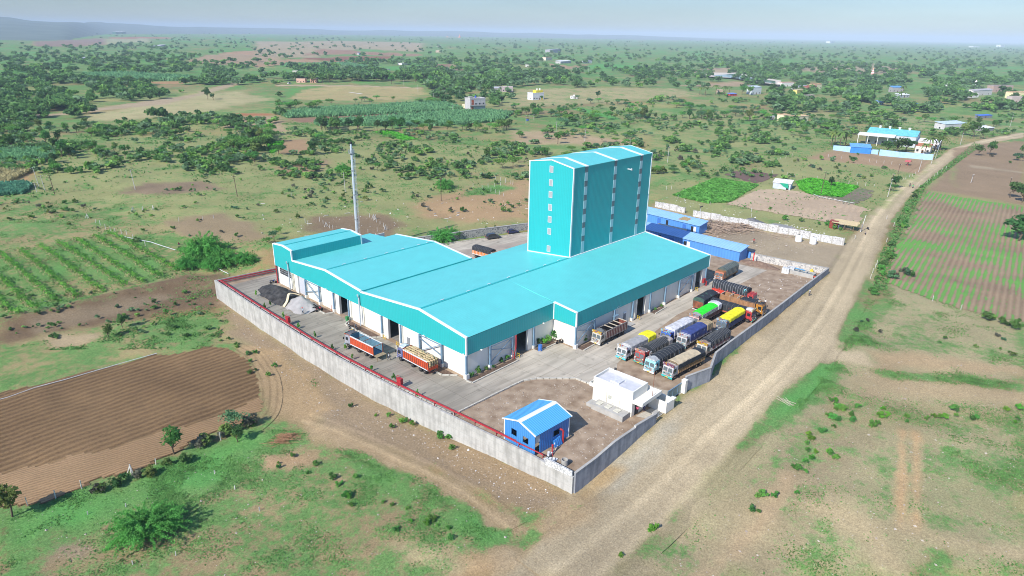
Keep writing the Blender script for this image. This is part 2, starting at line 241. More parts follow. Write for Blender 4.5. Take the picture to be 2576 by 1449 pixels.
# ================================================================ GROUND
TAN=(.37,.32,.19); DRY=(.325,.35,.18); BRN=(.31,.25,.155); DIRT=(.60,.50,.385); DUST=(.47,.39,.30); RUB=(.33,.26,.20); RED=(.42,.27,.17); GRY=(.43,.40,.36)
Z=[ # (points in the photo's picture, soil colour, green 0..1, feather metres)
 ([(0,400),(700,330),(1330,380),(1330,560),(1100,600),(690,600),(440,590),(0,640)],DRY,.46,12),
 ([(0,470),(440,560),(690,600),(600,690),(0,660)],TAN,.62,10),
 ([(410,555),(560,538),(650,565),(660,600),(560,610),(450,592)],(.31,.25,.18),.14,4),
 ([(770,545),(960,538),(1015,565),(985,600),(850,600),(770,580)],(.26,.20,.15),.08,4),
 ([(1040,510),(1160,475),(1330,450),(1330,548),(1180,560),(1060,545)],(.45,.32,.21),.25,6),
 ([(1160,480),(1240,462),(1300,470),(1250,490),(1170,495)],TAN,.8,4),
 ([(1170,440),(1330,405),(1330,435),(1200,462)],TAN,.55,6),
 ([(360,460),(520,455),(560,475),(420,490),(300,490)],(.28,.22,.17),.2,4),
 ([(690,420),(830,400),(820,430),(700,440)],(.36,.27,.19),.25,4),
 ([(0,640),(270,580),(440,680),(470,700),(250,745),(0,800)],TAN,.72,4),
 ([(0,800),(250,745),(470,690),(560,690),(560,745),(420,790),(250,830),(60,860),(0,866)],(.20,.145,.105),.42,4),
 ([(60,800),(250,768),(420,735),(430,750),(300,790),(100,835)],(.27,.215,.165),.3,2),
 ([(0,870),(300,815),(480,795),(600,810),(570,868),(395,892),(0,990)],TAN,.66,4),
 ([(120,850),(250,845),(200,872),(120,870)],(.45,.37,.27),.1,2),
 ([(0,1290),(230,1225),(500,1115),(700,1070),(900,1100),(1100,1170),(1320,1290),(1360,1449),(0,1449)],(.36,.29,.19),.64,4),
 ([(0,1310),(230,1240),(470,1140),(640,1080),(700,1110),(480,1230),(280,1290),(130,1350),(60,1449),(0,1449)],(.24,.22,.12),.93,5),
 ([(840,1130),(1000,1140),(1090,1200),(1240,1290),(1300,1360),(1230,1350),(1060,1260),(900,1200)],(.3,.26,.16),.84,4),
 ([(130,1370),(190,1360),(200,1400),(140,1420)],(.36,.30,.25),.25,3),
 ([(300,1340),(420,1330),(430,1370),(310,1385)],(.42,.34,.24),.3,3),
 ([(1180,1420),(1300,1395),(1400,1400),(1400,1449),(1150,1449)],(.52,.37,.24),.12,3),
 ([(1000,1380),(1120,1390),(1150,1430),(1020,1440)],(.42,.37,.24),.35,3),
 ([(660,1150),(780,1140),(790,1170),(670,1180)],(.45,.32,.22),.15,2),
 ([(556,750),(640,790),(705,855),(860,960),(1000,1045),(1200,1140),(1440,1245),(1452,1290),(1330,1290),(1180,1225),(1000,1150),(850,1095),(740,1040),(800,980),(690,890),(590,850)],RUB,.12,3),
 ([(600,870),(690,880),(790,960),(850,1030),(790,1060),(700,1050),(650,1000),(640,920)],(.43,.32,.215),.04,2),
 ([(1040,1090),(1240,1110),(1400,1200),(1420,1245),(1300,1240),(1150,1190)],(.37,.28,.20),.10,2),
 ([(780,1070),(850,1080),(960,1125),(1080,1180),(1200,1245),(1320,1330),(1300,1345),(1180,1275),(1060,1205),(940,1150),(800,1110)],(.43,.335,.24),.08,2),
 ([(640,1440),(640,1400)],RED,.1,2),
 # right-hand side
 ([(1320,1449),(1400,1380),(1720,1130),(1900,1010),(2080,880),(2130,760),(2170,690),(2576,800),(2576,1449)],(.40,.365,.25),.50,4),
 ([(1640,1449),(1800,1290),(1900,1200),(1990,1090),(2100,1000),(2200,1060),(2100,1250),(1960,1449)],(.365,.315,.225),.42,5),
 ([(1850,1130),(1890,1090),(1960,1005),(2060,915),(2125,905),(2100,950),(2010,1040),(1930,1100),(1880,1135)],(.3,.27,.17),.88,2),
 ([(2100,855),(2108,810),(2150,755),(2175,700),(2230,740),(2190,830),(2205,865),(2150,866)],(.3,.27,.17),.84,3),
 ([(1545,1425),(1640,1330),(1700,1275),(1712,1285),(1650,1370),(1575,1435),(1550,1440)],(.25,.24,.13),.96,1.5),
 ([(2190,885),(2400,900),(2576,925),(2576,945),(2350,930),(2200,925)],(.47,.365,.255),.06,3),
 ([(2170,945),(2576,970),(2576,1010),(2300,1000),(2140,1010)],(.46,.37,.26),.2,5),
 ([(2200,930),(2350,940),(2576,965),(2576,985),(2400,965),(2220,945)],(.34,.29,.18),.78,2),
 ([(2080,1020),(2300,1020),(2576,1040),(2576,1100),(2300,1080),(2060,1090)],(.38,.34,.22),.58,5),
 ([(2300,1180),(2576,1150),(2576,1330),(2350,1320),(2250,1260)],(.38,.37,.235),.52,8),
 ([(2262,1085),(2274,1085),(2278,1200),(2268,1330),(2255,1330),(2264,1200)],(.55,.39,.25),.03,1),
 ([(2298,1085),(2310,1085),(2312,1200),(2310,1340),(2299,1340),(2301,1200)],(.55,.39,.25),.03,1),
 ([(1930,1242),(2030,1255),(2260,1320),(2400,1355),(2576,1395),(2576,1408),(2390,1370),(2240,1340),(2020,1280),(1930,1265)],(.47,.39,.28),.15,2.5),
 ([(2080,1250),(2200,1300),(2290,1449),(2200,1449)],(.46,.39,.28),.25,4),
 ([(2290,1449),(2350,1390),(2380,1395),(2390,1449)],(.25,.24,.13),.85,2),
 ([(1805,1449),(1950,1300),(2010,1200),(1990,1190),(1900,1300),(1760,1449)],(.44,.345,.25),.10,2.5),
 # dirt road and forecourt
 ([(1440,1250),(1660,1062),(1726,990),(1765,976),(1905,838),(2085,692),(2125,615),(2150,588),(2178,545),(2228,500),(2268,460),(2345,408),(2400,372),(2470,352),(2576,333),(2576,346),(2480,362),(2420,386),(2340,445),(2282,500),(2240,560),(2215,620),(2182,690),(2140,770),(2105,840),(2105,880),(2180,890),(2200,922),(2110,908),(2060,915),(1950,1000),(1820,1145),(1720,1245),(1620,1350),(1520,1449),(1280,1449),(1330,1390)],(.53,.45,.35),.02,1),
 ([(1200,1480),(1330,1390),(1440,1255),(1640,1085),(1760,1120),(1720,1245),(1620,1350),(1500,1480)],(.41,.35,.275),.03,5),
 ([(1690,493),(1800,447),(1910,466),(1835,510),(1780,514)],(.1,.2,.05),1,1),([(2001,457),(2040,448),(2162,470),(2119,498),(2035,490),(2010,477)],(.1,.25,.04),1,1),
 ([(1450,1240),(1600,1120),(1660,1066),(1700,1040),(1740,1010),(1700,1090),(1620,1170),(1540,1240)],(.47,.44,.40),.02,3),
 ([(1440,1245),(1530,1175),(1560,1180),(1500,1245),(1460,1270)],(.47,.36,.24),.08,1.5),
 ([(1350,1300),(1420,1260),(1500,1245),(1480,1300),(1380,1370),(1330,1340)],(.45,.35,.25),.35,2),
 ([(1650,517),(1745,545),(2118,617),(2150,590),(2085,690),(1905,648),(1860,610),(1640,590)],(.42,.355,.29),.0,2),
 ([(1760,560),(1900,575),(1960,600),(1880,610),(1800,600)],(.37,.31,.26),.0,2),
 # beyond the yard on the right
 ([(1640,480),(1830,440),(1960,400),(2090,375),(2350,405),(2200,540),(2120,610),(1740,540)],DRY,.42,5),
 ([(2030,398),(2100,374),(2345,405),(2310,440),(2220,420)],(.40,.29,.21),.08,2),
 ([(1600,300),(1900,310),(2160,330),(2080,380),(1950,400),(1820,440),(1640,470),(1640,370)],DRY,.56,10),
 ([(2190,705),(2215,700),(2235,640),(2290,560),(2320,480),(2345,470),(2310,540),(2250,640),(2235,760),(2170,780)],(.28,.25,.15),.62,2),
 # far fields
 ([(700,87),(1288,98),(1932,112),(2576,124),(2576,152),(1932,128),(1288,113),(700,104)],(.22,.27,.12),.72,30),
 ([(205,188),(330,187),(515,199),(490,204),(370,205),(215,208)],(.15,.25,.10),1,4),
 ([(365,204),(485,202),(455,211),(390,211)],RED,.05,3),
 ([(80,106),(220,98),(270,97),(262,112),(180,118),(90,116)],(.30,.22,.20),.1,8),
 ([(270,98),(370,97),(385,105),(268,112)],(.40,.42,.28),.4,8),
 ([(280,93.5),(420,93.5),(425,97),(285,97)],(.40,.18,.12),.0,5),
 ([(644,104),(900,103),(1065,108),(1060,130),(900,122),(760,145),(640,150)],(.42,.36,.27),.32,20),
 ([(812,123),(910,130),(1065,137),(1040,142),(900,137),(770,138)],(.36,.23,.18),.02,5),
 ([(755,147),(860,142),(985,141),(985,147),(910,153),(840,155)],(.27,.13,.10),.0,4),
 ([(640,157),(760,148),(840,158),(720,163),(644,170)],(.42,.29,.21),.1,6),
 ([(460,155),(560,133),(644,128),(640,150),(540,157)],(.43,.29,.21),.1,8),
 ([(715,163),(880,160),(925,170),(920,178),(880,172),(720,168)],(.14,.26,.12),1,4),
 ([(970,168),(1065,165),(1065,178),(975,176)],(.14,.26,.12),1,4),
 ([(1090,162),(1140,160),(1170,176),(1100,176)],(.30,.21,.17),.1,4),
 ([(700,213.5),(900,215),(1060,221),(1060,223),(900,217),(700,216)],(.55,.45,.38),0,2),
 ([(715,240),(722,225),(760,217),(900,217),(1060,222),(1065,235),(1030,250),(900,253),(780,252),(728,248)],(.44,.38,.22),.42,5),
 ([(713,240),(722,224),(765,217),(830,217),(760,226),(735,240),(730,247)],(.25,.26,.12),.9,3),
 ([(200,290),(300,275),(470,240),(600,230),(690,250),(520,280),(360,300),(230,305)],(.46,.43,.27),.4,10),
 ([(590,285),(680,285),(692,290),(600,293)],(.42,.2,.12),.1,3),
 ([(560,295),(700,292),(720,330),(640,345),(560,320)],(.43,.34,.25),.25,6),
 ([(725,298),(1110,279),(1132,281),(985,293),(760,309)],(.29,.19,.145),.0,2),
 ([(940,332),(985,329),(1050,351),(1015,353)],(.12,.38,.08),1,1.5),
 ([(672,362),(714,355),(705,376),(682,386)],(.12,.38,.08),1,1.5),
 ([(714,354),(770,349),(782,386),(700,386)],(.40,.28,.19),.05,2),
 ([(1460,171),(1530,160),(1620,165),(1560,173)],(.14,.26,.13),1,5),
 ([(1380,160),(1440,168),(1530,160),(1440,175),(1395,172)],(.40,.28,.21),.1,5),
 ([(1720,180),(1790,170),(1850,172),(1850,190),(1760,190)],(.42,.35,.28),.2,8),
 ([(1700,215),(1860,205),(1890,215),(1790,218)],(.43,.33,.25),.1,6),
 ([(1960,172),(2060,168),(2200,160),(2300,172),(2280,190),(2060,185)],(.40,.35,.27),.3,15),
 ([(1290,225),(1700,222),(1760,240),(1500,260),(1290,270)],(.42,.38,.24),.5,12),
 ([(1440,275),(1460,270),(1560,297),(1545,302)],(.13,.36,.09),1,2),
 ([(1840,300),(1960,302),(2110,306),(2100,316),(1860,314)],(.3,.3,.15),.8,5),
 ([(1290,330),(1400,330),(1600,355),(1600,365),(1300,362)],(.45,.36,.26),.3,8),
 ([(2130,280),(2350,300),(2576,318),(2576,330),(2440,345),(2200,310)],(.38,.38,.22),.6,8),
 ([(2400,470),(2400,375),(2480,362),(2576,356),(2576,515),(2340,478),(2390,420)],(.33,.25,.19),.05,2),
 ([(2440,415),(2576,432),(2576,437),(2440,420)],(.42,.35,.28),.2,2),
 ([(62,165),(125,157),(150,158),(110,170),(40,172),(20,168)],(.3,.2,.16),.05,4),
 ([(0,418),(70,413),(84,430),(30,462),(0,465)],(.55,.45,.25),.2,3),
 ([(75,428),(90,435),(70,462),(20,470)],(.45,.3,.18),.1,2),
 ([(480,150),(560,135),(680,140),(720,160),(600,165),(500,160)],(.40,.31,.23),.3,10),
 ([(480,240),(520,225),(600,205),(640,190),(648,192),(600,212),(530,232),(420,262),(240,280),(150,290),(0,296),(0,293),(150,286),(300,265)],(.46,.38,.30),.02,2.5),
]
ZP=[(polyat(p),c,g,f) for p,c,g,f in Z if len(p)>2]
def colzone(x,y):
    n=fbm(x/60,y/60,3); n2=fbm(x/17,y/17,8); d=np.hypot(x-40,y-30)
    t=np.clip((n-.5)*3+.45,0,1)[:,None]
    c=np.array(BRN)*(1-t)+np.array(DRY)*t
    c=c*(.80+.40*n2[:,None])*np.array([1,1,1])+np.array([.05,.005,-.01])*np.clip((fbm(x/28,y/28,61)-.52)*6,0,1)[:,None]; g=.57+.6*(fbm(x/45,y/45,21)-.5)+.55*(fbm(x/11,y/11,62,3)-.5)+.22*ss(350,1200,d)
    j1=(fbm(x/3.2,y/3.2,31,3)-.5)*2; j2=(fbm(x/22,y/22,32,2)-.5)*2
    for P,col,gg,f in ZP:
        bx=(x>P[:,0].min()-3*f)&(x<P[:,0].max()+3*f)&(y>P[:,1].min()-3*f)&(y<P[:,1].max()+3*f)
        k=np.nonzero(bx)[0]
        if not len(k): continue
        xs,ys=x[k],y[k]; sd=pdist(P,xs,ys); sd=np.where(inpoly(P,xs,ys),sd,-sd)
        w=ss(-.7,.7,sd/f+.75*j1[k]+.35*j2[k])
        nn=(.84+.32*fbm(xs/9,ys/9,5,3))[:,None]
        c[k]=c[k]*(1-w[:,None])+np.array(col)*nn*w[:,None]
        g[k]=g[k]*(1-w)+(gg+ (.60*(fbm(xs/9,ys/9,44,4)-.5) if .1<gg<.95 else 0))*w
    return c*np.array([.98,.93,.75]),np.clip(g,0,1)
def ground_mat():
    m,n,l,b=nodes('ground_soil_and_grass'); b.inputs['Roughness'].default_value=.95; b.inputs['Specular IOR Level'].default_value=.1
    at_=n.new('ShaderNodeAttribute'); at_.attribute_name='Col'
    tc=n.new('ShaderNodeTexCoord')
    def noise(s,d=5,r=.6):
        q=n.new('ShaderNodeTexNoise'); q.inputs['Scale'].default_value=s; q.inputs['Detail'].default_value=d; q.inputs['Roughness'].default_value=r; l.new(tc.outputs['Object'],q.inputs[0]); return q.outputs[0]
    def math_(op,a,b_=None,c=None):
        q=n.new('ShaderNodeMath'); q.operation=op
        for i,v in enumerate((a,b_,c)):
            if v is None: continue
            if isinstance(v,(int,float)): q.inputs[i].default_value=v
            else: l.new(v,q.inputs[i])
        return q.outputs[0]
    def mixc(f,a,c,bl='MIX'):
        q=n.new('ShaderNodeMix'); q.data_type='RGBA'; q.blend_type=bl
        if isinstance(f,(int,float)): q.inputs[0].default_value=f
        else: l.new(f,q.inputs[0])
        for i,v in ((6,a),(7,c)):
            if isinstance(v,tuple): q.inputs[i].default_value=(*v,1)
            else: l.new(v,q.inputs[i])
        return q.outputs[2]
    n1=noise(.55,7,.68); n2=noise(.045,4); n3=noise(2.6,5,.7); n4=noise(.16,5)
    v=math_('ADD',math_('ADD',math_('MULTIPLY',n1,.46),math_('MULTIPLY',n4,.30)),math_('MULTIPLY',n3,.24))
    thr=math_('MULTIPLY_ADD',at_.outputs['Alpha'],-.42,.70)
    fac=math_('MULTIPLY',math_('SUBTRACT',v,thr),9.); fac.node.use_clamp=True
    fac=math_('MULTIPLY',fac,.93)
    grn=mixc(math_('MULTIPLY_ADD',n2,2.2,-.6),(.105,.24,.062),(.20,.36,.11)); 
    grn=mixc(math_('MULTIPLY_ADD',n3,3.4,-1.2),mixc(.75,grn,(.06,.14,.035)),grn)
    n5=noise(4.5,4,.8)
    br=math_('MULTIPLY',math_('SUBTRACT',at_.outputs['Alpha'],.78),4.); br.node.use_clamp=True
    grn=mixc(math_('MULTIPLY',br,.55),grn,(.085,.36,.075))
    soil=mixc(1.,at_.outputs['Color'],math_('MULTIPLY_ADD',n3,.9,.55),'MULTIPLY')
    soil=mixc(math_('MULTIPLY_ADD',n1,1.4,-.35),mixc(1.,soil,(.80,.78,.76),'MULTIPLY'),soil)
    out=mixc(fac,soil,grn)
    out=mixc(1.,out,math_('MULTIPLY_ADD',n5,1.7,.17),'MULTIPLY')
    vo=n.new('ShaderNodeTexVoronoi'); vo.inputs['Scale'].default_value=.85; l.new(tc.outputs['Object'],vo.inputs[0])
    sp=math_('LESS_THAN',vo.outputs['Distance'],.07); out=mixc(math_('MULTIPLY',sp,.3),out,(.5,.45,.38))
    l.new(out,b.inputs['Base Color'])
    bp=n.new('ShaderNodeBump'); bp.inputs['Strength'].default_value=.55; bp.inputs['Distance'].default_value=.35; l.new(math_('ADD',math_('MULTIPLY',n3,.35),math_('MULTIPLY',n1,.65)),bp.inputs['Height']); l.new(bp.outputs[0],b.inputs['Normal'])
    return m
GM=ground_mat()
def paint(me,X,Y,mul=None):
    c,g=colzone(X,Y)
    if mul is not None: c=c*mul[:,None]
    a=me.attributes.new('Col','FLOAT_COLOR','POINT'); a.data.foreach_set('color',np.concatenate([c,g[:,None]],1).astype(np.float32).ravel())
def terrain():
    na=430; rs=[14.]
    while rs[-1]<26000: rs.append(rs[-1]*(1.0105 if rs[-1]<900 else 1.022 if rs[-1]<4000 else 1.06))
    rs=np.array(rs); th=np.linspace(YAW-R(74),YAW+R(74),na)
    RR,TT=np.meshgrid(rs,th,indexing='ij'); X=(CAM[0]+RR*np.cos(TT)).ravel(); Y=(CAM[1]+RR*np.sin(TT)).ravel()
    Zz=zout(X,Y); ins=inpoly(CP,X,Y); dd=np.full(len(X),1e9); k=np.nonzero(ins)[0]; dd[k]=pdist(CP,X[k],Y[k])
    near=ss(700,150,np.hypot(X-CAM[0],Y-CAM[1]))
    Zz=Zz+ (fbm(X/7,Y/7,60,4)-.5)*.7*near*np.where(ins,0,1)
    Zz=np.where(ins&(dd>1.1),-.10+(fbm(X/3,Y/3,66,3)-.5)*.12,Zz)
    i=np.arange(len(rs)-1)[:,None]*na+np.arange(na-1)[None,:]; i=i.ravel()
    me=npmesh('ground',np.stack([X,Y,Zz],1),np.stack([i,i+1,i+na+1,i+na],1)[:,[0,3,2,1]],GM)
    me.polygons.foreach_set('use_smooth',[True]*len(me.polygons)); paint(me,X,Y)
    return struct(link(me,'ground'))
terrain()
def micro(X,Y): return (fbm(X/7,Y/7,60,4)-.5)*.7*ss(700,150,np.hypot(X-CAM[0],Y-CAM[1]))
def strip(name,line,w,mat,z=.05,ruts=None,step=2.,nw=13,camber=.22):
    L=polyat(line); pts=[]
    for a,b in zip(L[:-1],L[1:]):
        m=max(1,int(np.linalg.norm(b-a)/step)); pts+= [a+(b-a)*k/m for k in range(m)]
    pts.append(L[-1]); P=np.array(pts)
    for _ in range(6): P[1:-1]=(P[:-2]+2*P[1:-1]+P[2:])/4
    d=np.gradient(P,axis=0); d/=np.linalg.norm(d,axis=1)[:,None]+1e-9; nn=np.stack([-d[:,1],d[:,0]],1)
    u=np.linspace(-1,1,nw); X=(P[:,0,None]+nn[:,0,None]*u*w/2).ravel(); Y=(P[:,1,None]+nn[:,1,None]*u*w/2).ravel()
    U=np.tile(u,len(P)); Zz=zout(X,Y)*np.where(inpoly(CP,X,Y),0,1)+z+camber*(1-U**2)
    if camber<.2: Zz=Zz+micro(X,Y)
    i=(np.arange(len(P)-1)[:,None]*nw+np.arange(nw-1)[None,:]).ravel()
    me=npmesh(name,np.stack([X,Y,Zz],1),np.stack([i,i+1,i+nw+1,i+nw],1)[:,[0,3,2,1]],mat)
    me.polygons.foreach_set('use_smooth',[True]*len(me.polygons))
    if mat is GM: paint(me,X,Y,ruts(U,X,Y) if ruts else None)
    return struct(link(me,name))
def rut(U,X,Y): return .95+.26*(fbm(U*6+9,(X+Y)/90,77,4)-.5)*2+.27*np.exp(-((U-.12)/.33)**2)*(.7+.6*fbm(X/11,Y/11,71,3))-.10*np.exp(-((U+.05)/.06)**2)-.08*np.exp(-((U-.32)/.05)**2)
strip('road',[(1380,1470),(1560,1330),(1730,1175),(1880,1030),(1990,920),(2075,810),(2125,720),(2165,640),(2205,560),(2250,500),(2305,452),(2380,396),(2440,368),(2500,353),(2590,336)],13,GM,.06,rut,2.,27)
strip('headland_track',[(525,862),(592,866),(643,898),(674,950),(681,1000),(668,1050),(632,1078)],4.5,GM,.09,lambda U,X,Y:1-.22*np.clip(np.sin(U*11+2*fbm(X/5,Y/5,76,3)),0,1)*(.6+.8*fbm(X/2,Y/2,75,3))+.08*U,1.,31,.03)
strip('wheel_track',[(770,1052),(860,1080),(960,1123),(1080,1178),(1200,1243),(1300,1325)],3.6,GM,.07,lambda U,X,Y:1+.22*np.exp(-((np.abs(U)-.55)/.22)**2),1.5,15,.02)
# compound floors
def yardmat():
    m=M('yard_concrete',(.40,.35,.275),col2=(.57,.505,.405),scale=.10,rough=.9,bump=.12,bscale=3,detail=9); n=m.node_tree.nodes; l=m.node_tree.links; b=n['Principled BSDF']; src=b.inputs['Base Color'].links[0].from_socket
    tc=n.new('ShaderNodeTexCoord'); br=n.new('ShaderNodeTexBrick'); br.offset=0; br.inputs['Scale'].default_value=.2; br.inputs['Mortar Size'].default_value=.012; br.inputs['Brick Width'].default_value=1; br.inputs['Row Height'].default_value=.9; br.inputs['Color1'].default_value=(1,1,1,1); br.inputs['Color2'].default_value=(.93,.92,.91,1); br.inputs['Mortar'].default_value=(.72,.70,.67,1); l.new(tc.outputs['Object'],br.inputs[0])
    mp=n.new('ShaderNodeMapping'); mp.inputs['Scale'].default_value=(.09,.9,1); l.new(tc.outputs['Object'],mp.inputs[0]); no=n.new('ShaderNodeTexNoise'); no.inputs['Scale'].default_value=1.; no.inputs['Detail'].default_value=7; no.inputs['Distortion'].default_value=.6; l.new(mp.outputs[0],no.inputs[0])
    n2=n.new('ShaderNodeTexNoise'); n2.inputs['Scale'].default_value=.45; n2.inputs['Detail'].default_value=6; l.new(tc.outputs['Object'],n2.inputs[0])
    r1=n.new('ShaderNodeMapRange'); r1.inputs[1].default_value=.35; r1.inputs[2].default_value=.6; r1.inputs[3].default_value=.80; r1.inputs[4].default_value=1.05; l.new(no.outputs[0],r1.inputs[0])
    r2=n.new('ShaderNodeMapRange'); r2.inputs[1].default_value=.27; r2.inputs[2].default_value=.40; r2.inputs[3].default_value=.66; r2.inputs[4].default_value=1; l.new(n2.outputs[0],r2.inputs[0])
    mu=n.new('ShaderNodeMath'); mu.operation='MULTIPLY'; l.new(r1.outputs[0],mu.inputs[0]); l.new(r2.outputs[0],mu.inputs[1])
    x1=n.new('ShaderNodeMix'); x1.data_type='RGBA'; x1.blend_type='MULTIPLY'; x1.inputs[0].default_value=1; l.new(src,x1.inputs[6]); l.new(br.outputs[0],x1.inputs[7]); x2=n.new('ShaderNodeMix'); x2.data_type='RGBA'; x2.blend_type='MULTIPLY'; x2.inputs[0].default_value=1; l.new(x1.outputs[2],x2.inputs[6]); l.new(mu.outputs[0],x2.inputs[7]); sx=n.new('ShaderNodeSeparateXYZ'); l.new(tc.outputs['Object'],sx.inputs[0]); ad=n.new('ShaderNodeMath'); ad.operation='MULTIPLY_ADD'; l.new(no.outputs[0],ad.inputs[0]); ad.inputs[1].default_value=9; l.new(sx.outputs[0],ad.inputs[2]); r3=n.new('ShaderNodeMapRange'); r3.inputs[1].default_value=1; r3.inputs[2].default_value=16; r3.inputs[3].default_value=.66; r3.inputs[4].default_value=1.03; l.new(ad.outputs[0],r3.inputs[0]); v3=n.new('ShaderNodeVectorMath'); v3.operation='SCALE'; l.new(x2.outputs[2],v3.inputs[0]); l.new(r3.outputs[0],v3.inputs['Scale']); l.new(v3.outputs[0],b.inputs['Base Color']); return m
YARD=yardmat()
YDIRT=M('yard_rubble_soil',(.24,.165,.105),col2=(.43,.325,.225),scale=.5,rough=.95,bump=.5,bscale=2.5,detail=8)
REARD=M('rear_yard_soil',(.30,.25,.205),col2=(.46,.385,.30),scale=.22,rough=.95,bump=.3,bscale=2.,detail=8)
inner=[(-11.2,80),(-12.1,58),(-12.4,46),(-12.9,35),(-12.9,22),(-12.4,10),(-11.6,0),(-10.4,-13.5),(-9.7,-25),(-9,-32.5),(12.4,-32.5),(14,-31),(24.7,-30.9),(33,-30.1),(58.4,-28.4),(109.3,-25),(107.6,-4.6),(100,20),(100,52),(81,58.2),(40,72),(5,78.2)]
sheet('yard_ground',inner,-.012,YDIRT)
lane=[(-10.2,77),(-11,58),(-11.6,35),(-11.6,22),(-11.2,10),(-10.5,0),(-10.2,-7.4),(4,-7.5),(6.8,-7.6),(9.4,-8.8),(14.8,-14.1),(15.3,-20),(17.5,-31),(24.2,-31),(22,-27),(20.6,-21),(22,-18),(25.2,-16),(34,-14.2),(55,-11.4),(72,-12),(100.5,-12.3),(100,-4.4),(86,-5.0),(79.4,-5.2),(79.4,-6.2),(24.2,-6.3),(24.2,-.4),(-.4,-.4),(-.6,71.5),(5,77)]
sheet('yard_pavement',lane,.0,YARD)
sheet('rear_lane',[(34,63),(50,59.5),(81,50),(101,44),(101,52),(81,57.6),(42,71),(34,73)],.0,YARD)
sheet('rear_yard',[(34,34),(79,34),(101,30),(101,44),(81,50),(50,59.5),(34,63)],-.004,REARD)
bed=M('planting_bed_soil',(.13,.085,.06),var=.4,scale=2,rough=1,bump=.5)
for nm,P in (('planting_bed',[(-2.3,4.2),(-.4,2.2),(-.4,20),(-2.3,17.5)]),('planting_bed',[(-2.2,27),(-.4,25.8),(-.4,37.5),(-2.2,36.5)]),('planting_bed',[(-2.2,44.6),(-.4,44),(-.4,51),(-2.2,49)]),
    ('planting_bed',[(-.3,-1.9),(12.2,-1.6),(12.4,-.4),(-.3,-.4)]),('planting_bed',[(18.2,-1.8),(23.9,-1.8),(23.9,-.4),(18.2,-.4)]),('planting_bed',[(24.9,-7.9),(31,-7.6),(31,-6.3),(24.9,-6.3)]),('planting_bed',[(51.8,-7.6),(57,-7.2),(57,-6.3),(51.8,-6.3)])):
    sheet(nm,P,.006,bed)
KERB=M('kerb_stone',(.50,.47,.40),var=.2,scale=1.5,rough=.9)
def kerb(line,step=1.1,h=.22,w=.28):
    m=MB(); L=np.array(line,float)
    for a,b in zip(L[:-1],L[1:]):
        n=max(1,int(np.linalg.norm(b-a)/step))
        for k in range(n):
            p=a+(b-a)*(k+.04)/n; q=a+(b-a)*(k+.93)/n; m.bar((p[0],p[1],h/2),(q[0],q[1],h/2),w,h)
    return struct(m.build('kerb',KERB))
kerb([(-10.2,77),(-11,58),(-11.6,35),(-11.6,22),(-11.2,10),(-10.5,0),(-10.2,-7.4)])
kerb([(-10.1,-7.8),(4,-7.9),(6.8,-8),(9.2,-9.2),(14.4,-14.3),(14.6,-18)],h=.3)
kerb([(-.4,2.0),(-2.4,4.2),(-2.4,17.6),(-.9,20.2)]); kerb([(-.6,25.6),(-2.3,27),(-2.3,36.6),(-.6,37.7)]); kerb([(-.6,43.9),(-2.3,44.6),(-2.3,49.2)])
kerb([(-.6,-.6),(-.4,-2.0),(12.2,-1.7)]); kerb([(18.2,-1.9),(23.7,-1.9)]); kerb([(24.8,-8),(31,-7.7)]); kerb([(51.8,-7.7),(57,-7.3)])
kerb([(44,69.6),(81,57.2),(100,51)],h=.3); kerb([(79.6,-5.3),(87,-4.9),(87,-6.5)],h=.3)
# ---------------------------------------------------------------- crop fields
def sheetfield(name,P,mat,z,step=.8):
    Pw=polyat(P); x0,y0=Pw.min(0); x1,y1=Pw.max(0); nx=int((x1-x0)/step)+2; ny=int((y1-y0)/step)+2
    X,Y=np.meshgrid(np.linspace(x0,x1,nx),np.linspace(y0,y1,ny),indexing='ij'); X=X.ravel();Y=Y.ravel()
    sd=pdist(Pw,X,Y); sd=np.where(inpoly(Pw,X,Y),sd,-sd)+(fbm(X/4,Y/4,81,3)-.5)*3
    Zz=zt(X,Y)+z+(fbm(X/7,Y/7,60,4)-.5)*.7*ss(700,150,np.hypot(X-CAM[0],Y-CAM[1])); 
    i=(np.arange(nx-1)[:,None]*ny+np.arange(ny-1)[None,:]).ravel(); Q=np.stack([i,i+ny,i+ny+1,i+1],1); Q=Q[(sd[Q]>0).all(1)]
    me=npmesh(name,np.stack([X,Y,Zz],1),Q,mat); me.polygons.foreach_set('use_smooth',[True]*len(me.polygons)); return struct(link(me,name))
